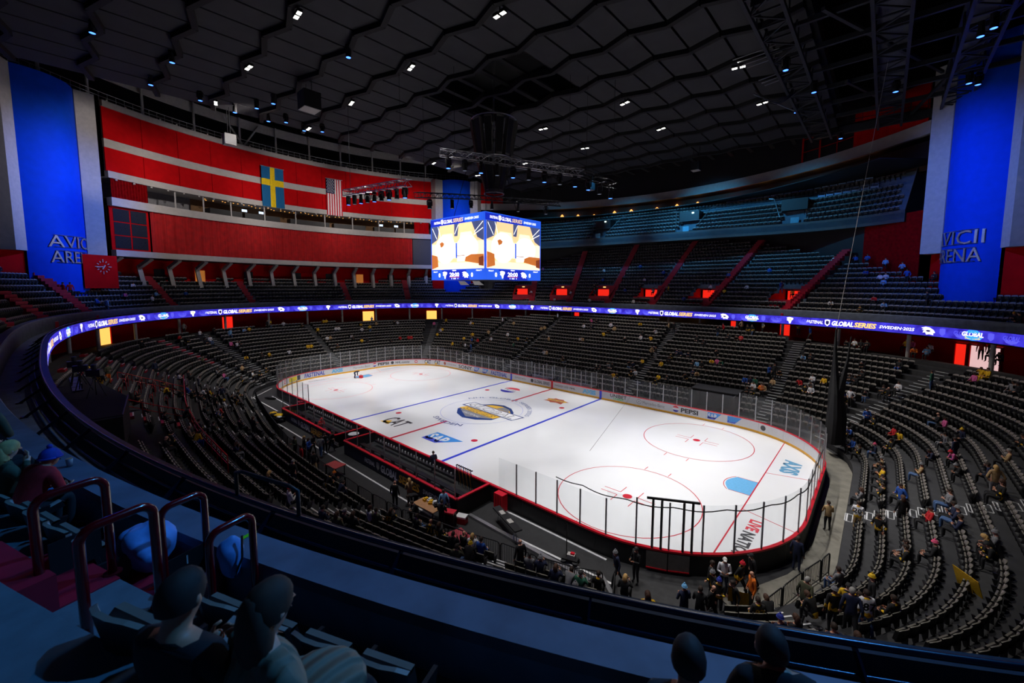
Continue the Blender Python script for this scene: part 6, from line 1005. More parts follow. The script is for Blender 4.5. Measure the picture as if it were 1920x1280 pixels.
def moving_head(p, lit, par_label, grp, tgt=(0, 0, 0)):
    o = thing('moving_head_light', par_label, 'stage light', p, random.random()*6, grp); mb = MB(); mb.box((0, 0, -0.1), (0.4, 0.3, 0.2)); mb.box((-0.26, 0, -0.4), (0.07, 0.2, 0.5)); mb.box((0.26, 0, -0.4), (0.07, 0.2, 0.5)); mb.build('yoke', M_BLACK, o)
    mb = MB(); mb.lathe([(0.02, -0.25), (0.16, -0.27), (0.2, -0.6), (0.22, -0.95), (0.2, -0.97)], 10); mb.build('lamp_head', M_BLACK, o); mb = MB(); mb.lathe([(0.0, -0.955), (0.19, -0.955)], 12); mb.build('lens', lit, o)
M_DIML = glow('lens_faint_glow', (120, 130, 150), 0.4)  # faint glow put into the lenses of the switched-off heads
TR = [((-13.5, -8.2, 24.2), (-1.0, -8.2, 23.4), 'truss with lamps left of the scoreboard'), ((1.6, -6.6, 26.0), (10.5, 3.5, 24.6), 'pale truss slanting above the scoreboard'), ((10.5, 3.5, 24.6), (12.5, 6.4, 23.6), 'short dark truss at the right end of the slanting one'), ((-2.6, -6.3, 22.8), (-7.5, 6.8, 25.3), 'thin dark truss behind the scoreboard top, left arm'), ((-7.5, 6.8, 25.3), (3.2, 10.0, 23.6), 'thin dark truss behind the scoreboard top, right arm')]
for k, (a, b, lab) in enumerate(TR):
    o, a, b = truss('lighting_truss', a, b, 0.62 if k < 3 else 0.5, ('aluminium ' if k < 2 else '')+lab, m=M_ALU if k < 2 else None, group=None)
    n = (9, 9, 3, 3, 3)[k]
    for q in range(n):
        p = a+(b-a)*(q+0.5)/n; moving_head((p[0], p[1], p[2]-0.4), M_LAMPB if (q % 2 == 0 and k < 3) else M_DIML, 'black moving-head stage light %s under the truss %s' % ('lit blue' if (q % 2 == 0 and k < 3) else 'switched off', ('left of the scoreboard', 'slanting above the scoreboard', 'right of the speaker cluster', 'behind the scoreboard, left arm', 'behind the scoreboard, right arm')[k]), 'stage lights %s truss %d' % ('blue' if (q % 2 == 0 and k < 3) else 'dark', k))
    for q in (0.1, 0.9): p = a+(b-a)*q; mb = MB(); mb.tube([p, (p[0], p[1], 33.5)], 0.02, 4); mb.build('cable', M_STEEL, o)
spk = thing('speaker_cluster', 'funnel-shaped cluster of dark loudspeaker columns hung above the scoreboard', 'speakers', (0.6, 1.4, 0))
for k in range(12):
    a = 2*math.pi*k/12; mb = MB(); u = np.array([math.cos(a), math.sin(a), 0]); t = np.array([-u[1], u[0], 0])
    for r0, z0, r1, z1, wd, dp in ((2.55, 31.0, 1.95, 27.4, 0.78, 0.5), (1.9, 27.2, 0.95, 23.9, 0.6, 0.4)):
        A = [u*r0+t*wd/2*s+np.array([0, 0, z0]) for s in (-1, 1)]; B = [u*r1+t*wd/2*0.8*s+np.array([0, 0, z1]) for s in (1, -1)]; P = A+B; Q = [p-u*dp for p in P]; mb.add(P+Q, [(0, 1, 2, 3), (7, 6, 5, 4), (0, 4, 5, 1), (1, 5, 6, 2), (2, 6, 7, 3), (3, 7, 4, 0)], 0); e = 0.1
        G = [p+(sum(P)/4-p)*e+u*0.02 for p in P]; mb.add(G, [(0, 1, 2, 3)], 1)
    mb.build('speaker_column', [mat('speaker_cabinet', (96, 92, 88), 0.6), M_BLACK], spk)
for r_, z_ in ((2.4, 31.2), (1.9, 27.3), (1.05, 23.7)): mb = MB(); mb.tube([(r_*math.cos(a), r_*math.sin(a), z_) for a in np.linspace(0, 2*math.pi, 25)], 0.07, 6); mb.build('support_ring', M_ALU, spk)
mb = MB(); mb.tube([(0, 0, 23.6), (0, 0, 38)], 0.05, 6); mb.tube([(0.1, -0.3, 31), (0.1, -0.3, 38)], 0.02, 4); mb.build('hoist_cable', M_ALU, spk)
# steel roof trusses at the right edge
BEAM = mat('roof_steel', (52, 54, 60), 0.5, 0.3, var=0.15)
for x, nm in ((25.8, 'nearest the ceiling panels'), (32.2, 'straight ahead over the right stand'), (37.2, 'in front of the blue column top')):
    o = thing('roof_truss', 'heavy dark steel ladder truss '+nm, 'truss'); 
    for z in (32.3, 34.6):
        for s in (-1, 1): mb = MB(); mb.bar((x+s*1.0, -22, z), (x+s*1.0, 34.5, z), 0.22, 0.3); mb.build('chord', BEAM, o)
    mb = MB(); mb.box((x, 6, 34.9), (1.9, 57, 0.05)); mb.build('gangway', mat('gangway_grey', (96, 98, 104), 0.7), o); mb = MB()
    for k in range(27):
        y = -20+2*k; mb.bar((x-1, y, 32.3), (x+1, y, 32.3), 0.12); mb.bar((x-1 if k % 2 else x+1, y, 32.3), (x+1 if k % 2 else x-1, y+2, 32.3), 0.1)
        for s in (-1, 1): mb.bar((x+s, y, 32.3), (x+s, y+2, 34.6) if k % 2 else (x+s, y, 34.6), 0.1)
    mb.build('lacing', BEAM, o)
o = thing('roof_grid', 'dark grid of cross beams joining the steel roof trusses', 'truss')
for y in np.arange(-20, 36, 4.6): mb = MB(); mb.bar((24.6, y, 33.6), (45, y, 33.6), 0.28, 0.4); mb.build('cross_beam', BEAM, o)
for k, (a, b) in enumerate([((28, -18), (31, 6)), ((28.5, 6), (36, 30)), ((39, -10), (43, 14)), ((34, 34), (42, 8)), ((41, 34), (44, 10)), ((29, 20), (31, 33)), ((34, -12), (36, 12))]): mb = MB(); mb.bar((*a, 33.2), (*b, 35.5), 0.25); mb.build('brace', BEAM, o)
mb = MB(); mb.box((35, 34.6, 33.0), (20, 0.5, 0.9)); mb.build('edge_girder', BEAM, o); mb = MB(); mb.tube([(25, 34.4, 34.6), (44, 34.4, 34.6)], 0.05, 5); mb.tube([(25, 34.4, 34.0), (44, 34.4, 34.0)], 0.04, 5)
for k in range(14): mb.tube([(25.5+1.4*k, 34.4, 33.4), (25.5+1.4*k, 34.4, 34.6)], 0.03, 4)
mb.build('walkway_rail', BEAM, o)
for k, p in enumerate([(26.0, 8.5, 31.8), (27.2, 14.5, 31.8), (32.6, 19, 31.8), (36.8, 12, 31.8), (37.3, 11.2, 31.8), (37.2, 21, 31.8), (37.8, 21.8, 31.8), (28, 31, 32), (37.5, 33, 32)]):
    moving_head(p, M_LAMPB, 'blue-lit wash lamp hung from the steel roof trusses at upper right', 'blue lamps in the steel roof trusses')
o = thing('cable_bridge', 'folding bridge of pale tubes with drooping cables beside the ceiling edge', 'cable bridge')
for k in range(4): mb = MB(); mb.tube([(22.3+0.2*k, 7.6+0.7*k, 32.5), (25.3+0.1*k, 8.2+0.7*k, 32.9)], 0.05, 5); mb.build('tube_bar', M_ALU, o)
for k in range(3): mb = MB(); mb.tube([(23.2+0.1*k, 12.6+0.7*k, 32.4), (25.4, 13.1+0.7*k, 32.8)], 0.05, 5); mb.build('tube_bar', M_ALU, o)
for k in range(4): mb = MB(); mb.tube([(22.6+(25.4-22.6)*t, 14+t*3, 32.2-1.1*math.sin(math.pi*t)*(0.6+0.15*k)) for t in np.linspace(0, 1, 9)], 0.03, 4); mb.build('droop_cable', M_STEEL, o)
mb = MB(); mb.tube([(22.4, 14.5, 32.1), (25.5, 26, 32.6)], 0.07, 5); mb.build('stay_bar', M_ALU, o)
# ceiling lamps: white pairs and blue wash heads on the ridges
WL = [(779, 95), (800, 97), (720, 142), (1300, 50), (1322, 105), (1240, 145), (1048, 225), (966, 250), (714, 245), (657, 228), (768, 263), (610, 195), (1410, 303), (1350, 325), (1290, 341)]
def up_to(u, v, z): d = (u-PCX)/FPX*AX_R+(PCY-v)/FPX*AX_U+AX_F; t = (z-CAM[2])/d[2]; return np.array(CAM)+d*t
for x, y in ICE_LAMPS:
    o = thing('ceiling_floodlight', 'pair of white floodlights on a ceiling ridge, aimed at the ice', 'floodlight', (x, y, 33.25), random.random()*0.6-0.3, 'white floodlights on the ceiling ridges')
    for s in (-1, 1): mb = MB(); mb.box((s*0.32, 0, 0), (0.5, 0.35, 0.22)); mb.build('lamp_body', M_STEEL, o); mb = MB(); mb.box((s*0.32, 0, -0.12), (0.42, 0.28, 0.02)); mb.build('lamp_face', M_LAMPW, o)
    mb = MB(); mb.tube([(0, 0, 0.1), (0, 0, 0.6)], 0.05, 6); mb.build('stem', M_STEEL, o)
for u, v in [(172, 50), (322, 107), (282, 150), (375, 180), (440, 203), (481, 195), (512, 186), (503, 220), (536, 222), (570, 238), (604, 240), (653, 97), (1493, 203)]:
    p = up_to(u, v, 33.2); moving_head((p[0], p[1], p[2]+0.5), M_LAMPB, 'blue-lit wash lamp under the ceiling ridges at upper left' if u < 700 else 'blue-lit wash lamp under the ceiling panels at the right', 'blue lamps under the ceiling ridges' if u < 700 else None)
for u, v, lab in [(580, 190, 'big black loudspeaker box hung under the ceiling above the left flag'), (430, 262, 'black loudspeaker hanging in front of the red gallery wall'), (1107, 350, 'grey hoist box hung at the right end of the rigging'), (1305, 312, 'pale equipment box hung under the ceiling before the balcony')]:
    p = up_to(u, v, 30.5 if u > 1000 else (31.8 if v < 200 else 30.2)); sz = 1.6 if v < 200 else 1.1; o = thing('hanging_box', lab, 'loudspeaker' if u < 600 else 'box', tuple(p)); mb = MB(); mb.box((0, 0, 0), (sz, sz, sz*1.0)); mb.build('casing', M_BLACK if u < 600 else M_STEEL, o); mb = MB(); mb.box((0, 0, -sz/2-0.02), (sz*0.96, sz*0.96, 0.04)); mb.build('underside', M_LIGHT, o)
    mb = MB(); [mb.tube([(s*sz*0.4, 0, sz/2), (s*sz*0.4, 0, 33.6-p[2])], 0.03, 4) for s in (-1, 1)]; mb.build('hanger', M_STEEL, o)
# flags on the gallery wall
def flag(name, label, a0, w, ztop, h, paint):
    o = thing(name, label, 'flag'); R_ = RW-0.55; n = 24
    def fm_(x, y): a = math.radians(a0)-x/R_; r = R_-0.06*math.sin(x*5+y*0.5)-0.12*y/h; return (r*math.cos(a), r*math.sin(a), ztop+y)
    for nm, x0, x1, y0, y1, m in paint(w, h):
        mb = MB(); k = max(1, int((x1-x0)/0.25)); mb.strip([fm_(x0+(x1-x0)*q/k, y1) for q in range(k+1)], [fm_(x0+(x1-x0)*q/k, y0) for q in range(k+1)]); mb.build(nm, m, o)
    mb = MB(); mb.tube([fm_(-0.1, 0.05), fm_(w+0.1, 0.05)], 0.05, 6); mb.build('flag_pole', M_ALU, o); return o, fm_
FB, FY = mat('flag_blue_cloth', (0, 96, 150), 0.85), mat('flag_yellow_cloth', (236, 200, 0), 0.85); FR, FW, FN = mat('flag_red_cloth', (190, 24, 40), 0.85), mat('flag_white_cloth', (222, 218, 220), 0.85), mat('flag_navy_cloth', (24, 30, 72), 0.85)
flag('flag', 'blue flag with a yellow cross hung upright on the red gallery wall', 186.6, 3.6, 34.2, 6.7, lambda w, h: [('cross_bar', w*0.38, w*0.6, -h, 0, FY), ('cross_arm', 0, w*0.38, -h*0.46, -h*0.3, FY), ('cross_arm', w*0.6, w, -h*0.46, -h*0.3, FY), ('field', 0, w*0.38, -h*0.3, 0, FB), ('field', w*0.6, w, -h*0.3, 0, FB), ('field', 0, w*0.38, -h, -h*0.46, FB), ('field', w*0.6, w, -h, -h*0.46, FB)])
def stars(w, h): L = [('canton', 0, w*7/13*0.95, -h*0.4, 0, FN)]; L += [('stripe', w*k/13, w*(k+1)/13, -h, 0 if k >= 7 else -h*0.4, FR if k % 2 == 0 else FW) for k in range(13)]; return L
o, fm_ = flag('flag', 'flag of red and white stripes with a starred navy corner, hung upright', 173.7, 2.9, 34.2, 6.8, stars)
mb = MB()
for r in range(9):
    for k in range(5 if r % 2 else 4): x, y = 0.15+0.29*k+(0 if r % 2 else 0.14), -0.2-0.28*r; P = [fm_(x+a, y+b) for a, b in ell(0.08, 0.08, 5)]; mb.add([(p[0]*0.9985, p[1]*0.9985, p[2]) for p in P], [(0, 1, 2, 3, 4)])
mb.build('stars', FW, o)
# lettering on the columns, the clock
M_LET = mat('brushed_letter_metal', (190, 184, 178), 0.4, 0.5, var=0.08)
for (o, P), s0 in ((COLS[0], 0.95), (COLS[2], -0.45)):
    P = np.array(P)[::-1]; 
    if np.cross(np.append(P[0], 0), np.append(P[-1], 0))[2] > 0: P = P[::-1]
    seg = np.linalg.norm(np.diff(P, axis=0), axis=1); cu = np.concatenate([[0], np.cumsum(seg)]); mid = cu[-1]/2+s0
    def cm(d, z0):
        def g(x, y):
            s = min(max(mid+x, 0.01), cu[-1]-0.01); j = int(np.searchsorted(cu, s)-1); t = (s-cu[j])/seg[j]; p = P[j]+(P[j+1]-P[j])*t; p = p*(1-d/np.linalg.norm(p)); return (p[0], p[1], z0+y)
        return g
    for t, z0, w in (('AVICII', 18.65, 5.4), ('ARENA', 16.95, 5.2)):
        for d in (0.1, 0.16): text('letters', t, cm(d, z0), 1.35, M_LET, o, w=w, offset=-0.005)
        for y in (0.64, -0.64):
            mb = MB(); mb.tube([cm(0.13, z0)(x, y) for x in np.linspace(-w*0.42, w*0.42, 12)], 0.03, 4); mb.build('letter_rail', M_ALU, o)
ck = thing('wall_clock', 'bare clock face of pale ticks on the red wall below the left column fin', 'clock'); cp = np.array(pol(47.0, 214.3, 0)[:2]); 
u_ = cp/np.linalg.norm(cp); t_ = np.array([u_[1], -u_[0]])
def ckm(x, y): q = cp-u_*0.15+t_*x; return (q[0], q[1], 16.0+y)
mb = MB(); mb.add([(*(cp+t_*-2.0), 13.4), (*(cp+t_*1.7), 13.4), (*(cp+t_*1.7), 17.4), (*(cp+t_*-2.0), 17.4)], [(0, 1, 2, 3)]); mb.build('red_panel', M_RED, ck)
for k in range(12): a = math.pi/6*k; mb = MB(); mb.bar(ckm(0.55*math.cos(a), 0.55*math.sin(a)), ckm((0.9 if k % 3 == 0 else 0.75)*math.cos(a), (0.9 if k % 3 == 0 else 0.75)*math.sin(a)), 0.07); mb.build('tick', M_LIGHT, ck)
mb = MB(); mb.bar(ckm(0, 0), ckm(-0.7, -0.06), 0.09); mb.bar(ckm(-0.1, -0.3), ckm(0.2, 0.2), 0.1); mb.build('hands', M_LIGHT, ck)
# ---------------------------------------------------------------- near tier: guard rail, hoops, small things
gr = thing('guard_rail', 'dark blue three-bar guard rail with slanted flat posts along the tier edge', 'railing')
NI = [j for j in range(1440) if 214 < PHI[j]*180/math.pi < 342]
def off_pt(j, d, z): p = RING[j]+RING_N[j]*d; return (p[0], p[1], z)
for d, z, r in ((0.14, 10.32, 0.036), (0.3, 10.12, 0.022), (0.46, 9.97, 0.022)): mb = MB(); mb.tube([off_pt(j, d, z) for j in NI[::2]], r, 8); mb.build('rail_bar', M_RAILB, gr, smooth=True)
acc = 0.0
for j in NI:
    acc += RL[j]
    if acc > 2.45:
        acc = 0; a, b = np.array(off_pt(j, 0.78, 9.78)), np.array(off_pt(j, 0.12, 10.31)); mb = MB(); mb.bar(a, b, 0.025, 0.075); mb.box(a+np.array([0, 0, 0.02]), (0.16, 0.16, 0.03)); mb.build('rail_post', M_RAILB, gr)
mb = MB(); ja, jb = int(310.9*4), int(312.95*4); P = [off_pt(ja, 0.14, 10.3), off_pt(ja, 0.14, 10.74), off_pt(ja+1, 0.14, 10.78)]+[off_pt(j, 0.14, 10.78) for j in range(ja+2, jb-1)]+[off_pt(jb-1, 0.14, 10.78), off_pt(jb, 0.14, 10.74), off_pt(jb, 0.14, 10.3)]; mb.tube(P, 0.03, 8); mb.build('raised_bar', M_BLACK, gr, smooth=True)
def hoop(x, y, z0, z1, dirv, label, w=0.46, r=0.034):
    d = np.array([dirv[0], dirv[1], 0.0]); d /= np.linalg.norm(d); c = np.array([x, y, 0.0]); q = 0.1; P = []
    P.append(c-d*w/2+np.array([0, 0, z0])); P += [c-d*w/2+np.array([0, 0, z0+(z1-z0-q)*t]) for t in (0.5, 1.0)]
    P += [c-d*(w/2-q)+d*-q*math.cos(a)+np.array([0, 0, z1-q+q*math.sin(a)]) for a in np.linspace(0.3, math.pi/2, 5)]; P += [c+d*(w/2-q)+d*q*math.sin(a)+np.array([0, 0, z1-q+q*math.cos(a)]) for a in np.linspace(0, math.pi/2-0.3, 5)]
    P += [c+d*w/2+np.array([0, 0, z0+(z1-z0-q)*t]) for t in (1.0, 0.5)]; P.append(c+d*w/2+np.array([0, 0, z0])); o = thing('hand_hoop', label, 'handrail'); mb = MB(); mb.tube(P, r, 12); mb.build('tube', M_HAND, o, smooth=True)
    for s in (-1, 1): mb = MB(); mb.lathe([(0.0, 0.012), (0.07, 0.012), (0.07, 0)], 12, c=tuple(c+d*s*w/2+np.array([0, 0, z0]))); mb.build('foot_plate', M_HAND, o)
    return o
an = (0.32, -0.947)
ha = hoop(27.68, -31.05, 11.08, 12.03, an, 'dark red tube hoop left of the red stair, farther from the parapet, with row sign'); hoop(28.55, -30.82, 11.08, 12.0, an, 'dark red tube hoop right of the red stair, farther from the parapet')
hc = hoop(27.58, -30.28, 10.46, 11.57, an, 'dark red tube hoop beside the draped blue jacket, with small row sign', 0.4); hoop(28.42, -30.06, 10.46, 11.55, an, 'dark red tube hoop at the foot of the red stair next to the parapet', 0.4)
hoop(33.36, -29.94, 12.31, 13.135, (0.83, 0.56), 'out-of-focus dark red hoop rising into the lower right corner', 0.5, 0.035)
for o, x, y, z, t in ((ha, 27.68, -31.05, 11.45, '2'), (hc, 27.58, -30.28, 10.85, '1')):
    d = np.array([an[0], an[1], 0]); n_ = np.array([an[1], -an[0], 0])*-1; R = np.stack([d, n_, [0, 0, 1]], 1); mb = MB(); mb.box((x, y, z), (0.34, 0.012, 0.3), R); mb.build('row_sign', M_BLACK, o)
    text('row_number', t, lambda a, b: tuple(np.array([x, y, z+0.07+b])-d*a*-1*(-1)+n_*0.01*(1 if n_[0] > 0 else -1)*1), 0.1, M_LIGHT, o)
jk = thing('draped_jacket', 'light blue rain jacket draped over front-row seats beside a red hoop', 'jacket'); mb = MB(); rr = random.Random(3)
def blob(mb, c, r, seed, nu=22, nv=14):
    k0 = len(mb.v); mb.ball(c, r, nu, nv); rg = random.Random(seed); ph = [rg.random()*6 for _ in range(6)]
    for i in range(k0, len(mb.v)):
        x, y, z = mb.v[i]; f = 1+0.1*math.sin((x-c[0])*17+ph[0])+0.1*math.sin((y-c[1])*21+ph[1]+z*9)+0.06*math.sin(z*26+ph[2]+x*8); mb.v[i] = (c[0]+(x-c[0])*f, c[1]+(y-c[1])*f, c[2]+(z-c[2])*f)
blob(mb, (27.12, -30.52, 11.0), (0.34, 0.2, 0.24), 1); blob(mb, (26.85, -30.6, 10.95), (0.2, 0.16, 0.2), 2); JB = mat('jacket_blue_nylon', (96, 150, 214), 0.55, var=0.15, bump=0.2); mb.build('body_cloth', JB, jk, smooth=True)
mb = MB(); blob(mb, (28.02, -29.98, 11.0), (0.1, 0.12, 0.25), 5); mb.build('hood', JB, jk, smooth=True); mb = MB(); mb.tube([(28.1, -29.9, 11.22), (28.14, -29.92, 11.0), (28.08, -29.98, 10.8)], 0.012, 5); mb.build('cord', M_BLACK, jk)
bg = thing('hand_bag', 'small pinkish bag on the floor under the blue jacket', 'bag', (27.78, -30.12, 10.46)); mb = MB(); blob(mb, (0, 0, 0.16), (0.14, 0.12, 0.16), 9); mb.build('pouch', mat('bag_pink', (130, 84, 92), 0.7), bg, smooth=True); mb = MB(); mb.tube([(0.08*math.cos(a), 0, 0.28+0.12*math.sin(a)) for a in np.linspace(0, math.pi, 8)], 0.012, 5); mb.build('strap', M_BLACK, bg)
jt = int(313.75*4); mb = MB(); A = [off_pt(jt, d, 10.957) for d in (1.3, 1.66)]; t_ = np.array([-RING_N[jt][1], RING_N[jt][0], 0])*0.03; mb.add([tuple(np.array(A[0])-t_), tuple(np.array(A[0])+t_), tuple(np.array(A[1])+t_), tuple(np.array(A[1])-t_)], [(0, 1, 2, 3)]); mb.build('tape_mark', mat('green_tape', (110, 220, 30), 0.5), parapet)
cp = thing('beer_cup', 'clear plastic cup of amber drink standing on the parapet at the left', 'cup', (*off_pt(int(308.05*4), 1.48, 10.955)[:2], 10.955)); mb = MB(); mb.lathe([(0.0, 0.0), (0.033, 0), (0.045, 0.12)], 14); mb.build('cup_wall', mat('cup_plastic', (200, 200, 204), 0.2), cp, smooth=True); mb = MB(); mb.lathe([(0.0, 0.125), (0.043, 0.125)], 14); mb.build('drink', mat('beer', (206, 140, 40), 0.3), cp)
wl = thing('work_light', 'small white-lit work lamp on the tier edge at the end of the ribbon screen', 'lamp', (5.2, -31.55, 9.0), 0.4); mb = MB(); mb.box((0, 0, 0), (0.5, 0.18, 0.36)); mb.build('housing', M_STEEL, wl); mb = MB(); mb.box((0.02, 0.1, 0), (0.46, 0.02, 0.32)); mb.build('lit_face', M_LAMPW, wl); mb = MB(); mb.tube([(0, -0.1, -0.1), (0, -0.2, 0.5)], 0.03, 6); mb.build('arm', M_STEEL, wl)
# ---------------------------------------------------------------- benches, barriers, things round the rink
# players benches: two boxes of black boards with red caps behind the near boards
for nm, x0, x1, lab in (('players_bench', -13.6, -1.6, 'far players bench enclosed by black boards with red rail, left of the centre line'), ('players_bench', 0.2, 14.5, 'near players bench enclosed by black boards with red rail, right of the centre line')):
    o = thing(nm, lab, 'bench'); yb = -15.75; mb = MB(); mb.box(((x0+x1)/2, yb, 0.5), (x1-x0, 0.1, 1.1)); mb.build('rear_board', [M_DASHB], o)
    mb = MB(); mb.box(((x0+x1)/2, yb, 1.08), (x1-x0, 0.2, 0.08)); mb.build('red_cap', M_CAPR, o)
    for x in (x0, x1): mb = MB(); mb.box((x, -14.4, 0.5), (0.1, 2.7, 1.1)); mb.build('side_board', M_DASHB, o); mb = MB(); mb.box((x, -14.4, 1.08), (0.2, 2.7, 0.08)); mb.build('red_cap', M_CAPR, o)
    mb = MB(); mb.box(((x0+x1)/2, -14.4, 0.12), (x1-x0, 2.5, 0.3)); mb.build('raised_floor', M_RUBBER, o); mb = MB(); mb.box(((x0+x1)/2, -14.6, 0.68), (x1-x0-1.4, 0.35, 0.06)); mb.build('seat_plank', M_STEEL, o)
    for k in range(int((x1-x0)/1.5)): mb = MB(); mb.box((x0+0.9+1.5*k, -14.6, 0.45), (0.06, 0.3, 0.4)); mb.build('leg', M_STEEL, o)
    mb = MB(); mb.box(((x0+x1)/2, yb-0.056, 0.47), (x1-x0-0.2, 0.01, 0.86)); mb.build('navy_banner', mat('banner_navy', (20, 22, 48), 0.7), o)
    L = x1-x0; c0 = (x0+x1)/2+(0.6 if x0 > 0 else 0.9)
    def bm(X): return lambda a, b: (c0+X+a, yb-0.07, 0.5+b)
    text('banner_lettering', 'FASTENAL', bm(-3.6), 0.36, M_WHITE, o, w=1.5, shear=0.2, offset=0.02); flat('banner_shield', [(a*0.8, b*0.8) for a, b in SHLD], bm(-2.4), M_LIGHT, o); text('banner_lettering', 'GLOBAL', bm(-0.9), 0.56, M_WHITE, o, w=2.2, shear=0.15, offset=0.04); text('banner_lettering_gold', 'SERIES', bm(1.6), 0.56, M_YEL, o, w=2.5, shear=0.15, offset=0.04); text('banner_lettering', 'SWEDEN\u00b72025', bm(4.6), 0.32, M_WHITE, o, w=2.8, offset=0.02)
    n = int(L/1.9)
    for k in range(n+1):
        x = x0+0.2+(L-0.4)*k/n; mb = MB(); mb.box((x, yb+0.02, 2.0), (0.07, 0.05, 1.8)); mb.build('glass_post', M_ALU, o)
        if k < n and k % 1 == 0: mb = MB(); a = x+0.06; b = x+(L-0.4)/n-0.06; mb.add([(a, yb+0.02, 1.13), (b, yb+0.02, 1.13), (b, yb+0.02, 2.85), (a, yb+0.02, 2.85)], [(0, 1, 2, 3)]); mb.build('glass_pane', M_GLASS, o)
# row of white bottles and towels on the bench shelves, black skate guards of the sticks rack
for k in range(48):
    x = -12.6+0.22*k if k < 22 else 1.6+0.4*(k-22)
    if k < 22: x = -12.6+0.45*k
    if -1.8 < x < 0.6 or x > 11.4: continue
    o = thing('water_bottle', 'white squeeze bottle in the row along the %s players bench' % ('far' if x < 0 else 'near'), 'bottle', (x, -13.5, 0.78), 0, 'white bottles along the %s players bench' % ('far' if x < 0 else 'near')); mb = MB(); mb.lathe([(0, 0), (0.05, 0), (0.05, 0.17), (0.03, 0.2), (0, 0.2)], 10); mb.build('flask', M_WHITE, o); mb = MB(); mb.lathe([(0.03, 0.2), (0.03, 0.23), (0.01, 0.26), (0, 0.26)], 8); mb.build('spout', M_BLACK, o)
for x0, x1 in ((-12.9, -2.4), (1.2, 11.5)): mb = MB(); mb.box(((x0+x1)/2, -13.5, 0.75), (x1-x0, 0.22, 0.05)); tag(mb.build('bottle_shelf', M_STEEL), 'narrow black shelf along the %s players bench carrying white bottles' % ('far' if x0 < 0 else 'near'), 'shelf')
for k in range(9):
    x = 11.9+0.18*k; o = thing('hockey_stick', 'upright hockey stick with yellow tape in the rack at the end of the near bench', 'hockey stick', (x, -13.4, 0.27), 0, 'sticks in the rack'); mb = MB(); mb.bar((0, 0, 0), (0.03, -0.25, 1.5), 0.03, 0.045); mb.build('shaft', M_YEL if k % 2 else M_BLACK, o); mb = MB(); mb.bar((0.03, -0.25, 1.5), (0.3, -0.3, 1.62), 0.02, 0.07); mb.build('blade', M_BLACK, o)
tb = thing('round_table', 'white round cocktail table standing between the two players benches', 'table', (-0.7, -14.5, 0)); mb = MB(); mb.lathe([(0, 1.08), (0.45, 1.08), (0.45, 1.11), (0, 1.11)], 24); mb.build('table_top', M_WHITE, tb); mb = MB(); mb.tube([(0, 0, 0.03), (0, 0, 1.08)], 0.04, 8); mb.build('stem', M_ALU, tb); mb = MB(); mb.lathe([(0, 0.05), (0.28, 0.03), (0.28, 0), (0, 0)], 20); mb.build('foot', M_ALU, tb)
# penalty boxes on the far side
for x0, x1, lab in ((-5.0, -0.9, 'left penalty box with pale low wall behind the far boards'), (0.9, 5.8, 'right penalty box with pale low wall behind the far boards')):
    o = thing('penalty_box', lab, 'bench'); mb = MB(); mb.box(((x0+x1)/2, 14.75, 0.75), (x1-x0, 0.08, 0.6)); mb.build('pale_wall', mat('pale_blue_board', (168, 176, 200), 0.5), o); mb = MB(); mb.box(((x0+x1)/2, 14.65, 0.42), (x1-x0, 0.2, 0.1)); mb.build('red_ledge', M_CAPR, o); mb = MB(); mb.box(((x0+x1)/2, 14.2, 0.45), (x1-x0-0.6, 0.35, 0.07)); mb.build('seat_plank', M_STEEL, o)
    for x in (x0, x1): mb = MB(); mb.box((x, 13.95, 0.55), (0.08, 1.6, 1.05)); mb.build('side_board', M_DASHB, o); mb = MB(); mb.box((x, 13.95, 2.0), (0.04, 1.5, 1.8)); mb.build('glass_pane', M_GLASS, o)
    for k in range(4): x = x0+(x1-x0)*k/3; mb = MB(); mb.box((x, 14.72, 2.0), (0.07, 0.05, 1.9)); mb.build('glass_post', M_ALU, o)
# crowd barriers
def barrier(a, b, label, grp=None, z=-0.05, h=1.12):
    a, b = np.array(a, float), np.array(b, float); L = np.linalg.norm(b-a); d = (b-a)/L; o = thing('crowd_barrier', label, 'barrier', (a[0], a[1], z), math.atan2(d[1], d[0]), grp); q = 0.14
    mb = MB(); mb.tube([(0.04, 0, 0), (0.04, 0, h-q), (0.04+q*0.3, 0, h-q*0.3), (0.04+q, 0, h), (L-0.04-q, 0, h), (L-0.04-q*0.3, 0, h-q*0.3), (L-0.04, 0, h-q), (L-0.04, 0, 0)], 0.03, 6); mb.tube([(0.04, 0, 0.15), (L-0.04, 0, 0.15)], 0.02, 5); mb.build('frame', M_BLACK, o)
    mb = MB(); n = max(3, int(L/0.13))
    for k in range(1, n): mb.tube([(L*k/n, 0, 0.15), (L*k/n, 0, h)], 0.011, 4, cap=False)
    mb.build('bars', M_BLACK, o); mb = MB(); [mb.box((x, 0, 0.02), (0.06, 0.5, 0.04)) for x in (0.25, L-0.25)]; mb.build('feet', M_BLACK, o)
BL = [(-24, -15.2), (-20.5, -16.0), (-16.3, -16.7), (-12.3, -17.4), (-8, -18.0), (-4.5, -18.45), (-1, -18.65), (2.2, -18.75), (6.5, -18.75), (8.3, -18.75), (10, -18.7), (12.9, -18.5), (15.0, -18.05), (17.4, -17.55), (19.3, -17.0), (21.4, -16.6), (23.1, -16.1), (24.3, -15.5)]
k_ = 0
for a, b in zip(BL, BL[1:]):
    n = max(1, round(np.hypot(b[0]-a[0], b[1]-a[1])/1.7))
    for q in range(n):
        A = np.array(a)+(np.array(b)-np.array(a))*q/n; B = np.array(a)+(np.array(b)-np.array(a))*(q+1)/n; barrier(A, B, 'black steel crowd barrier in the long row between the walkway and the near seats', 'walkway barriers')
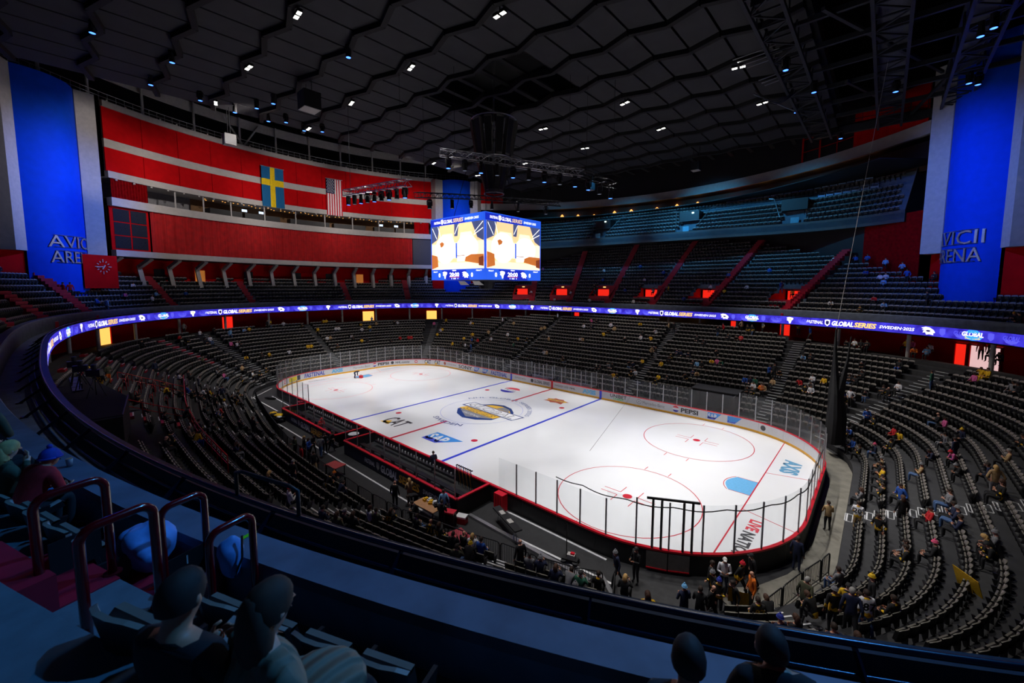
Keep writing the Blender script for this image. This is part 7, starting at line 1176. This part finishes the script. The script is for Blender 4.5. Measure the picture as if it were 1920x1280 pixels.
for a, b in (((30.0, -12.9), (30.5, -11.2)), ((30.5, -11.2), (31.0, -9.5)), ((31.0, -9.5), (31.55, -7.9)), ((31.55, -7.9), (31.8, -7.0))): barrier(a, b, 'black steel crowd barrier curving along the right corner of the rink walkway', 'corner barriers')
for s in (-1, 1):
    for q in range(3):
        nn = np.array([-TUN_D[1], TUN_D[0]])*s*1.8; A = TUN_A+nn+TUN_D*(2.6+1.8*q); barrier(A, A+TUN_D*1.75, 'black barrier along the %s side of the resurfacer tunnel' % ('left' if s < 0 else 'right'), 'tunnel barriers, %s side' % ('left' if s < 0 else 'right'))
ramp = thing('corner_gate', 'grey rink gate panels with red lower rail at the near corner', 'gate')
for c in (52.6, 53.6): p = board(c, 0.2); q = board(c+0.95, 0.2); mb = MB(); mb.add([(p[0], p[1], 0.1), (q[0], q[1], 0.1), (q[0], q[1], 0.98), (p[0], p[1], 0.98)], [(0, 1, 2, 3)]); mb.build('gate_panel', mat('gate_grey', (120, 116, 108), 0.6), ramp); mb = MB(); mb.bar((p[0], p[1], 0.12), (q[0], q[1], 0.12), 0.06); mb.build('red_rail', M_CAPR, ramp)
for pts, nm in (([(23.6, -14.5, 0.0), (26.2, -16.4, 0.0)], 'ramp_edge'), ([(23.4, -15.2, 0.02), (14.9, -15.15, 0.02)], 'ramp_edge')):
    mb = MB(); mb.bar(pts[0], pts[1], 0.22, 0.14); tag(mb.build('kerb_strip', M_ALU), 'pale metal kerb strip %s' % ('at the mouth of the tunnel floor' if pts[0][0] > 23.5 else 'along the black walkway beside the near boards'), 'kerb')
# table with memorabilia, coolers, keyboard, trolley and cases on the walkway
t = thing('trestle_table', 'light brown trestle table on the walkway behind the near bench', 'table', (13.2, -16.9, -0.05), 0.05); mb = MB(); mb.box((0, 0, 0.78), (1.9, 0.85, 0.05)); mb.build('table_top', mat('table_wood', (184, 136, 96), 0.6, var=0.12), t)
for x in (-0.85, 0.85):
    for y in (-0.36, 0.36): mb = MB(); mb.box((x, y, 0.38), (0.05, 0.05, 0.76)); mb.build('leg', M_STEEL, t)
for k in range(6): 
    o = tag(put('folded_towel', None, None, (12.7+0.25*k, -16.7+0.1*(k % 2), 0.755), 0.3*k), '%s on the trestle table, number %s from its left end' % (['yellow folded towel', 'white folded cloth', 'yellow tape roll pile', 'white bottle carton', 'black glove pile', 'pale folded shirt'][k], ['one', 'two', 'three', 'four', 'five', 'six'][k]), 'supplies'); mb = MB(); mb.box((0, 0, 0.07), (0.24, 0.3, 0.14)); mb.box((0.02, 0.02, 0.17), (0.2, 0.22, 0.06)); mb.build('pack', [CM['y'], CM['w'], CM['y'], CM['w'], CM['k'], CM['w']][k], o)
t = thing('equipment_cart', 'low cart heaped with yellow and black hockey gear behind the far bench', 'cart', (-13.2, -16.5, -0.05), 0.15); mb = MB(); mb.box((0, 0, 0.45), (2.2, 0.9, 0.08)); mb.build('deck', M_STEEL, t)
for x in (-0.9, 0.9):
    for y in (-0.35, 0.35): mb = MB(); mb.lathe([(0, 0), (0.1, 0), (0.1, 0.2), (0.05, 0.4), (0, 0.4)], 8, c=(x, y, 0)); mb.build('castor_leg', M_BLACK, t)
for k, (c, x, y, s) in enumerate((('y', -0.7, 0.1, 0.3), ('k', -0.2, -0.1, 0.28), ('y', 0.5, 0.05, 0.34), ('b', 0.1, 0.2, 0.22), ('w', 0.85, -0.1, 0.2))): mb = MB(); blob(mb, (x, y, 0.5+s*0.5), (s*1.3, s, s*0.6), 20+k); mb.build('gear_bundle', CM[c], t, smooth=True)
def cooler(x, y, lab, hh, m1, m2): 
    o = thing('cooler', lab, 'cooler', (x, y, -0.05), 0.4); mb = MB(); mb.box((0, 0, hh/2), (0.6, 0.42, hh)); mb.build('box', m1, o); mb = MB(); mb.box((0, 0, hh+0.04), (0.64, 0.46, 0.09)); mb.build('lid', m2, o); mb = MB(); mb.tube([(-0.32, 0, hh*0.7), (-0.36, 0, hh*0.8), (-0.32, 0, hh*0.9)], 0.02, 5); mb.tube([(0.32, 0, hh*0.7), (0.36, 0, hh*0.8), (0.32, 0, hh*0.9)], 0.02, 5); mb.build('handle', M_BLACK, o)
cooler(15.1, -15.9, 'small cool box with white lid and red body beside the near bench', 0.36, M_CAPR, M_WHITE); cooler(14.9, -16.6, 'red-rimmed black drinks bin at the end of the near bench', 0.85, M_BLACK, M_CAPR)
o = thing('red_case', 'tall red wheeled equipment case against the near boards', 'case', (15.9, -13.45, -0.05), 0.0); mb = MB(); mb.box((0, 0, 0.6), (0.75, 0.45, 1.05)); mb.build('shell', M_CAPR, o); mb = MB(); [mb.box((x, -0.235, 0.6), (0.06, 0.03, 0.95)) for x in (-0.2, 0, 0.2)]; mb.build('ribs', mat('case_dark_red', (150, 12, 24), 0.5), o); mb = MB(); [mb.lathe([(0, 0), (0.05, 0), (0.05, 0.09), (0, 0.09)], 8, c=(x, 0, 0)) for x in (-0.3, 0.3)]; mb.build('wheels', M_BLACK, o)
o = thing('red_case', 'dark red equipment case standing behind the left end of the far bench', 'case', (-14.6, -13.6, -0.05)); mb = MB(); mb.box((0, 0, 0.6), (0.8, 0.5, 1.15)); mb.build('shell', mat('case_wine', (130, 14, 40), 0.5), o); mb = MB(); mb.tube([(-0.2, 0, 1.17), (-0.2, 0, 1.28), (0.2, 0, 1.28), (0.2, 0, 1.17)], 0.02, 5); mb.build('handle', M_BLACK, o)
o = thing('skate_bench', 'long narrow black folding table with pale sockets on the walkway by the near boards', 'table', (17.7, -14.8, -0.05), -0.35); mb = MB(); mb.box((0, 0, 0.78), (2.8, 0.45, 0.08)); mb.build('table_top', M_BLACK, o); mb = MB(); [mb.box((x, 0, 0.83), (0.42, 0.28, 0.02)) for x in (-0.6, 0.4)]; mb.build('socket_plate', M_LIGHT, o)
for x in (-1.0, 1.0): mb = MB(); mb.tube([(x-0.18, 0, 0), (x-0.1, 0, 0.74), (x+0.1, 0, 0.74), (x+0.18, 0, 0)], 0.025, 5); mb.build('leg', M_ALU, o)
o = thing('camera_dolly', 'small low camera dolly with black wheels on the walkway', 'dolly', (21.9, -14.6, -0.05), 0.3); mb = MB(); mb.box((0, 0, 0.2), (0.8, 0.4, 0.12)); mb.build('deck', M_BLACK, o); mb = MB(); [mb.lathe([(0, -0.04), (0.14, -0.04), (0.14, 0.04), (0, 0.04)], 12, c=(x, y, 0.14)) for x in (-0.3, 0.3) for y in (-0.2, 0.2)]; mb.build('wheels', M_RUBBER, o); mb = MB(); mb.box((0.05, 0, 0.36), (0.4, 0.26, 0.2)); mb.build('battery', M_LIGHT, o); mb = MB(); mb.tube([(-0.2, 0, 0.25), (-0.2, 0, 2.0)], 0.025, 6); mb.build('mast', M_BLACK, o); mb = MB(); mb.box((0.12, 0, 0.5), (0.2, 0.15, 0.08)); mb.build('red_cable_box', M_CAPR, o)
o = thing('sign_table', 'low red-topped table by the barrier where spectators stand', 'table', (3.4, -18.0, -0.05), 0.2); mb = MB(); mb.box((0, 0, 0.75), (1.3, 0.9, 0.05)); mb.build('table_top', mat('faded_red_top', (176, 66, 66), 0.6), o); [MB().box((x, y, 0.37), (0.05, 0.05, 0.75)).build('leg', M_STEEL, o) for x in (-0.55, 0.55) for y in (-0.35, 0.35)]
o = thing('stair_mat', 'red painted landing on the walkway side of the near seats', 'landing', (16.1, -17.2, -0.04)); mb = MB(); mb.prism([(-0.6, 0.9), (0.9, 0.6), (0.6, -0.7), (-0.9, -0.5)], 0, 0.03); mb.build('surface', mat('faded_red_floor', (176, 60, 76), 0.7), o)
for x, y, lab in ((-22.6, -14.0, 'long black equipment bag lying on the floor at the far left corner of the rink'), (-10.5, -17.3, 'grey shoulder bag lying on the walkway behind the far bench')): o = thing('equipment_bag', lab, 'bag', (x, y, -0.05), 0.5); mb = MB(); blob(mb, (0, 0, 0.16), (0.75, 0.2, 0.17), 31); mb.build('sack', M_BLACK, o, smooth=True); mb = MB(); mb.tube([(-0.3, 0, 0.3), (0, 0, 0.42), (0.3, 0, 0.3)], 0.025, 5); mb.build('strap', M_STEEL, o)
# gathered safety net in the far right corner, with its rope
nt_o = thing('safety_net', 'black safety net gathered into a hanging bundle at the far right corner of the rink', 'net'); NETM = mat('net_black', (34, 34, 36), 0.9, var=0.3, scale=25)
def bundle(pts, rad, seed):
    mb = MB(); n = 14; R = []
    for i, (p, r) in enumerate(zip(pts, rad)): R.append([(p[0]+r*math.cos(2*math.pi*k/n)*(1+0.25*math.sin(k*2.1+i+seed)), p[1]+r*math.sin(2*math.pi*k/n)*(1+0.25*math.cos(k*1.7+seed)), p[2]) for k in range(n)])
    for a, b in zip(R, R[1:]): mb.strip(a, b, 0, True)
    return mb
bx, by_ = 30.6, 11.0; bundle([(bx, by_, 1.0), (bx, by_, 3.2), (bx-0.1, by_, 5.2), (bx-0.25, by_+0.1, 6.8), (bx-0.35, by_+0.1, 8.6), (bx-0.4, by_+0.1, 10.4)], [0.62, 0.6, 0.48, 0.26, 0.12, 0.04], 1).build('net_bundle', NETM, nt_o); bundle([(bx+0.1, by_, 5.0), (bx+0.3, by_, 6.4), (bx+0.5, by_, 8.0), (bx+0.6, by_, 9.9)], [0.3, 0.2, 0.1, 0.03], 2).build('net_tip', NETM, nt_o); mb = MB(); mb.tube([(bx-0.4, by_+0.1, 10.2), (32, 16, 32.5)], 0.018, 4); mb.build('rope', M_LIGHT, nt_o)
rp_ = board(13.5, 0); mb = MB(); mb.tube([(11.6, 12.6, 1.1), (19.5, -9.0, 3.4)], 0.012, 4); tag(mb.build('net_wire', M_STEEL), 'thin grey wire stretched low across the ice from far boards to near glass', 'wire')
# red rails of the stepped block at the left, black camera platform
def red_fence(name, P, label, hgt=1.0, step=1.1):
    o = thing(name, label, 'railing'); mb = MB(); mb.tube([(x, y, z+hgt) for x, y, z in P], 0.035, 6); mb.tube([(x, y, z+hgt*0.5) for x, y, z in P], 0.025, 5); mb.build('rails', M_REDR, o); mb = MB()
    for a, b in zip(P, P[1:]):
        L = math.dist(a, b); n = max(1, int(L/step))
        for k in range(n+1): t = k/n; q = [a[i]+(b[i]-a[i])*t for i in range(3)]; mb.tube([q, (q[0], q[1], q[2]+hgt)], 0.03, 5)
    mb.build('posts', M_REDR, o)
def row_pt(x, d):
    L = low_line(d); s_ = [(abs(p[0]-x), tuple(p)) for p in L if p[1] < -8]; return min(s_)[1]
P = [(*row_pt(x, TREAD*7.02), low_z(7)) for x in np.linspace(-22, 6, 24)]; red_fence('red_railing', P, 'red steel railing along the front of the stepped block at the left', 1.0, 0.7)
for x, lab in ((-5.0, 'red stair handrail beside the lower red steps of the left block'), (-15.0, 'red stair handrail beside the upper red steps of the left block')):
    P = [(*row_pt(x-0.75, TREAD*i), low_z(i)) for i in range(7, 13)]; red_fence('red_railing', P, lab, 0.95, 2.0)
for i in range(8, 12):
    for x in (-10.3, -14.2, -16.0): q = row_pt(x, TREAD*(i+0.4)); z = low_z(i); o = thing('red_hoop', 'red tube hoop handrail between the seats of the red stair block', 'handrail', (q[0], q[1], z), 0.3, 'red hoops in the left block'); mb = MB(); mb.tube([(-0.2, 0, 0), (-0.2, 0, 0.85), (-0.12, 0, 0.95), (0.12, 0, 0.95), (0.2, 0, 0.85), (0.2, 0, 0)], 0.03, 6); mb.build('tube', M_REDR, o); mb = MB(); mb.box((0, 0, 0.5), (0.36, 0.02, 0.3)); mb.build('row_sign', M_BLACK, o)
pf = thing('camera_platform', 'black draped camera platform built into the stand below the ribbon screen at left', 'platform'); mb = MB(); P4 = [(-2.0, -28.2), (3.2, -28.9), (3.2, -31.8), (-12.5, -31.9), (-12.5, -29.6)]
mb.prism(P4, 3.5, 6.9); mb.build('black_drape', mat('black_drape', (10, 10, 11), 0.95, var=0.3), pf); mb = MB(); mb.tube([(*p, 7.0) for p in P4[:2]]+[(*P4[2], 7.0)], 0.035, 5); mb.build('edge_rail', M_STEEL, pf)
for k, (x, y) in enumerate(((-3.5, -29.5), (-6, -30), (-8.5, -30.2))): o = thing('tv_camera', 'broadcast camera on a tripod on the black platform, %s' % ('nearest the ice', 'in the middle', 'farthest back')[k], 'camera', (x, y, 6.9), 2.6+k*0.3); mb = MB(); mb.box((0, 0, 1.5), (0.35, 0.7, 0.4)); mb.lathe([(0, 0), (0.12, 0), (0.14, 0.5), (0, 0.5)], 10, c=(0, 0.0, 1.5)); mb.build('camera_body', M_STEEL, o); mb = MB(); [mb.tube([(0, 0, 1.3), (0.5*math.cos(a), 0.5*math.sin(a), 0)], 0.03, 5) for a in (0.5, 2.6, 4.7)]; mb.build('tripod', M_BLACK, o)
o = thing('desk_row', 'row of dark commentary desks with pale screens beside the black platform', 'desk', (-9, -29.0, 6.0)); 
for k in range(4): mb = MB(); mb.box((-2.2+1.5*k, -1.2, 0.95), (1.4, 0.5, 0.06)); mb.box((-2.2+1.5*k, -1.0, 1.15), (0.5, 0.05, 0.35)); mb.build('desk_top', M_STEEL, o)
for a, b, lab in (((31.9, -1.0), (0, 0), ''),):
    for i in range(0, 9):
        for s in (0, 1):
            p = low_line(TREAD*(i+0.15+0.45*s))[AISLE_IDX[5]]; o = thing('step_frame', 'pale edged half step in the straight aisle behind the right end boards', 'step', (p[0], p[1], low_z(i)+RISE*0.5*s), math.pi/2, 'pale steps of the right end aisle'); mb = MB(); z = 0.02
            for A, B in (((-0.5, -0.17), (0.5, -0.17)), ((0.5, -0.17), (0.5, 0.17)), ((0.5, 0.17), (-0.5, 0.17)), ((-0.5, 0.17), (-0.5, -0.17))): mb.bar((*A, z), (*B, z), 0.035, 0.03)
            mb.build('edging', M_NOSE, o)
ps_ = thing('yellow_poster', 'yellow hand-drawn poster leaning on seats at the lower right', 'poster', (36.1, -9.0, low_z(4)+0.3), 2.2); mb = MB(); mb.add([(-0.5, 0, 0), (0.5, 0, 0), (0.5, 0.25, 0.75), (-0.5, 0.25, 0.75), (-0.5, -0.02, 0), (0.5, -0.02, 0), (0.5, 0.23, 0.75), (-0.5, 0.23, 0.75)], [(0, 1, 2, 3), (7, 6, 5, 4), (0, 4, 5, 1), (1, 5, 6, 2), (2, 6, 7, 3), (3, 7, 4, 0)]); mb.build('sheet', CM['y'], ps_); mb = MB(); mb.tube([(-0.3, 0.0, 0.25), (-0.1, 0.06, 0.5), (0.1, 0.02, 0.3), (0.3, 0.08, 0.55)], 0.012, 4); mb.build('drawing', INK, ps_)
fl_ = thing('yellow_banner', 'plain yellow cloth held up behind the near corner boards', 'flag', (28.9, -13.4, 0.9), 0.7); mb = MB(); mb.add([(x, 0.05*math.sin(x*9), z-(0.35*x)) for z in (0, 0.6) for x in np.linspace(0, 0.9, 7)], [(k, k+1, k+8, k+7) for k in range(6)]); mb.build('cloth', CM['y'], fl_)
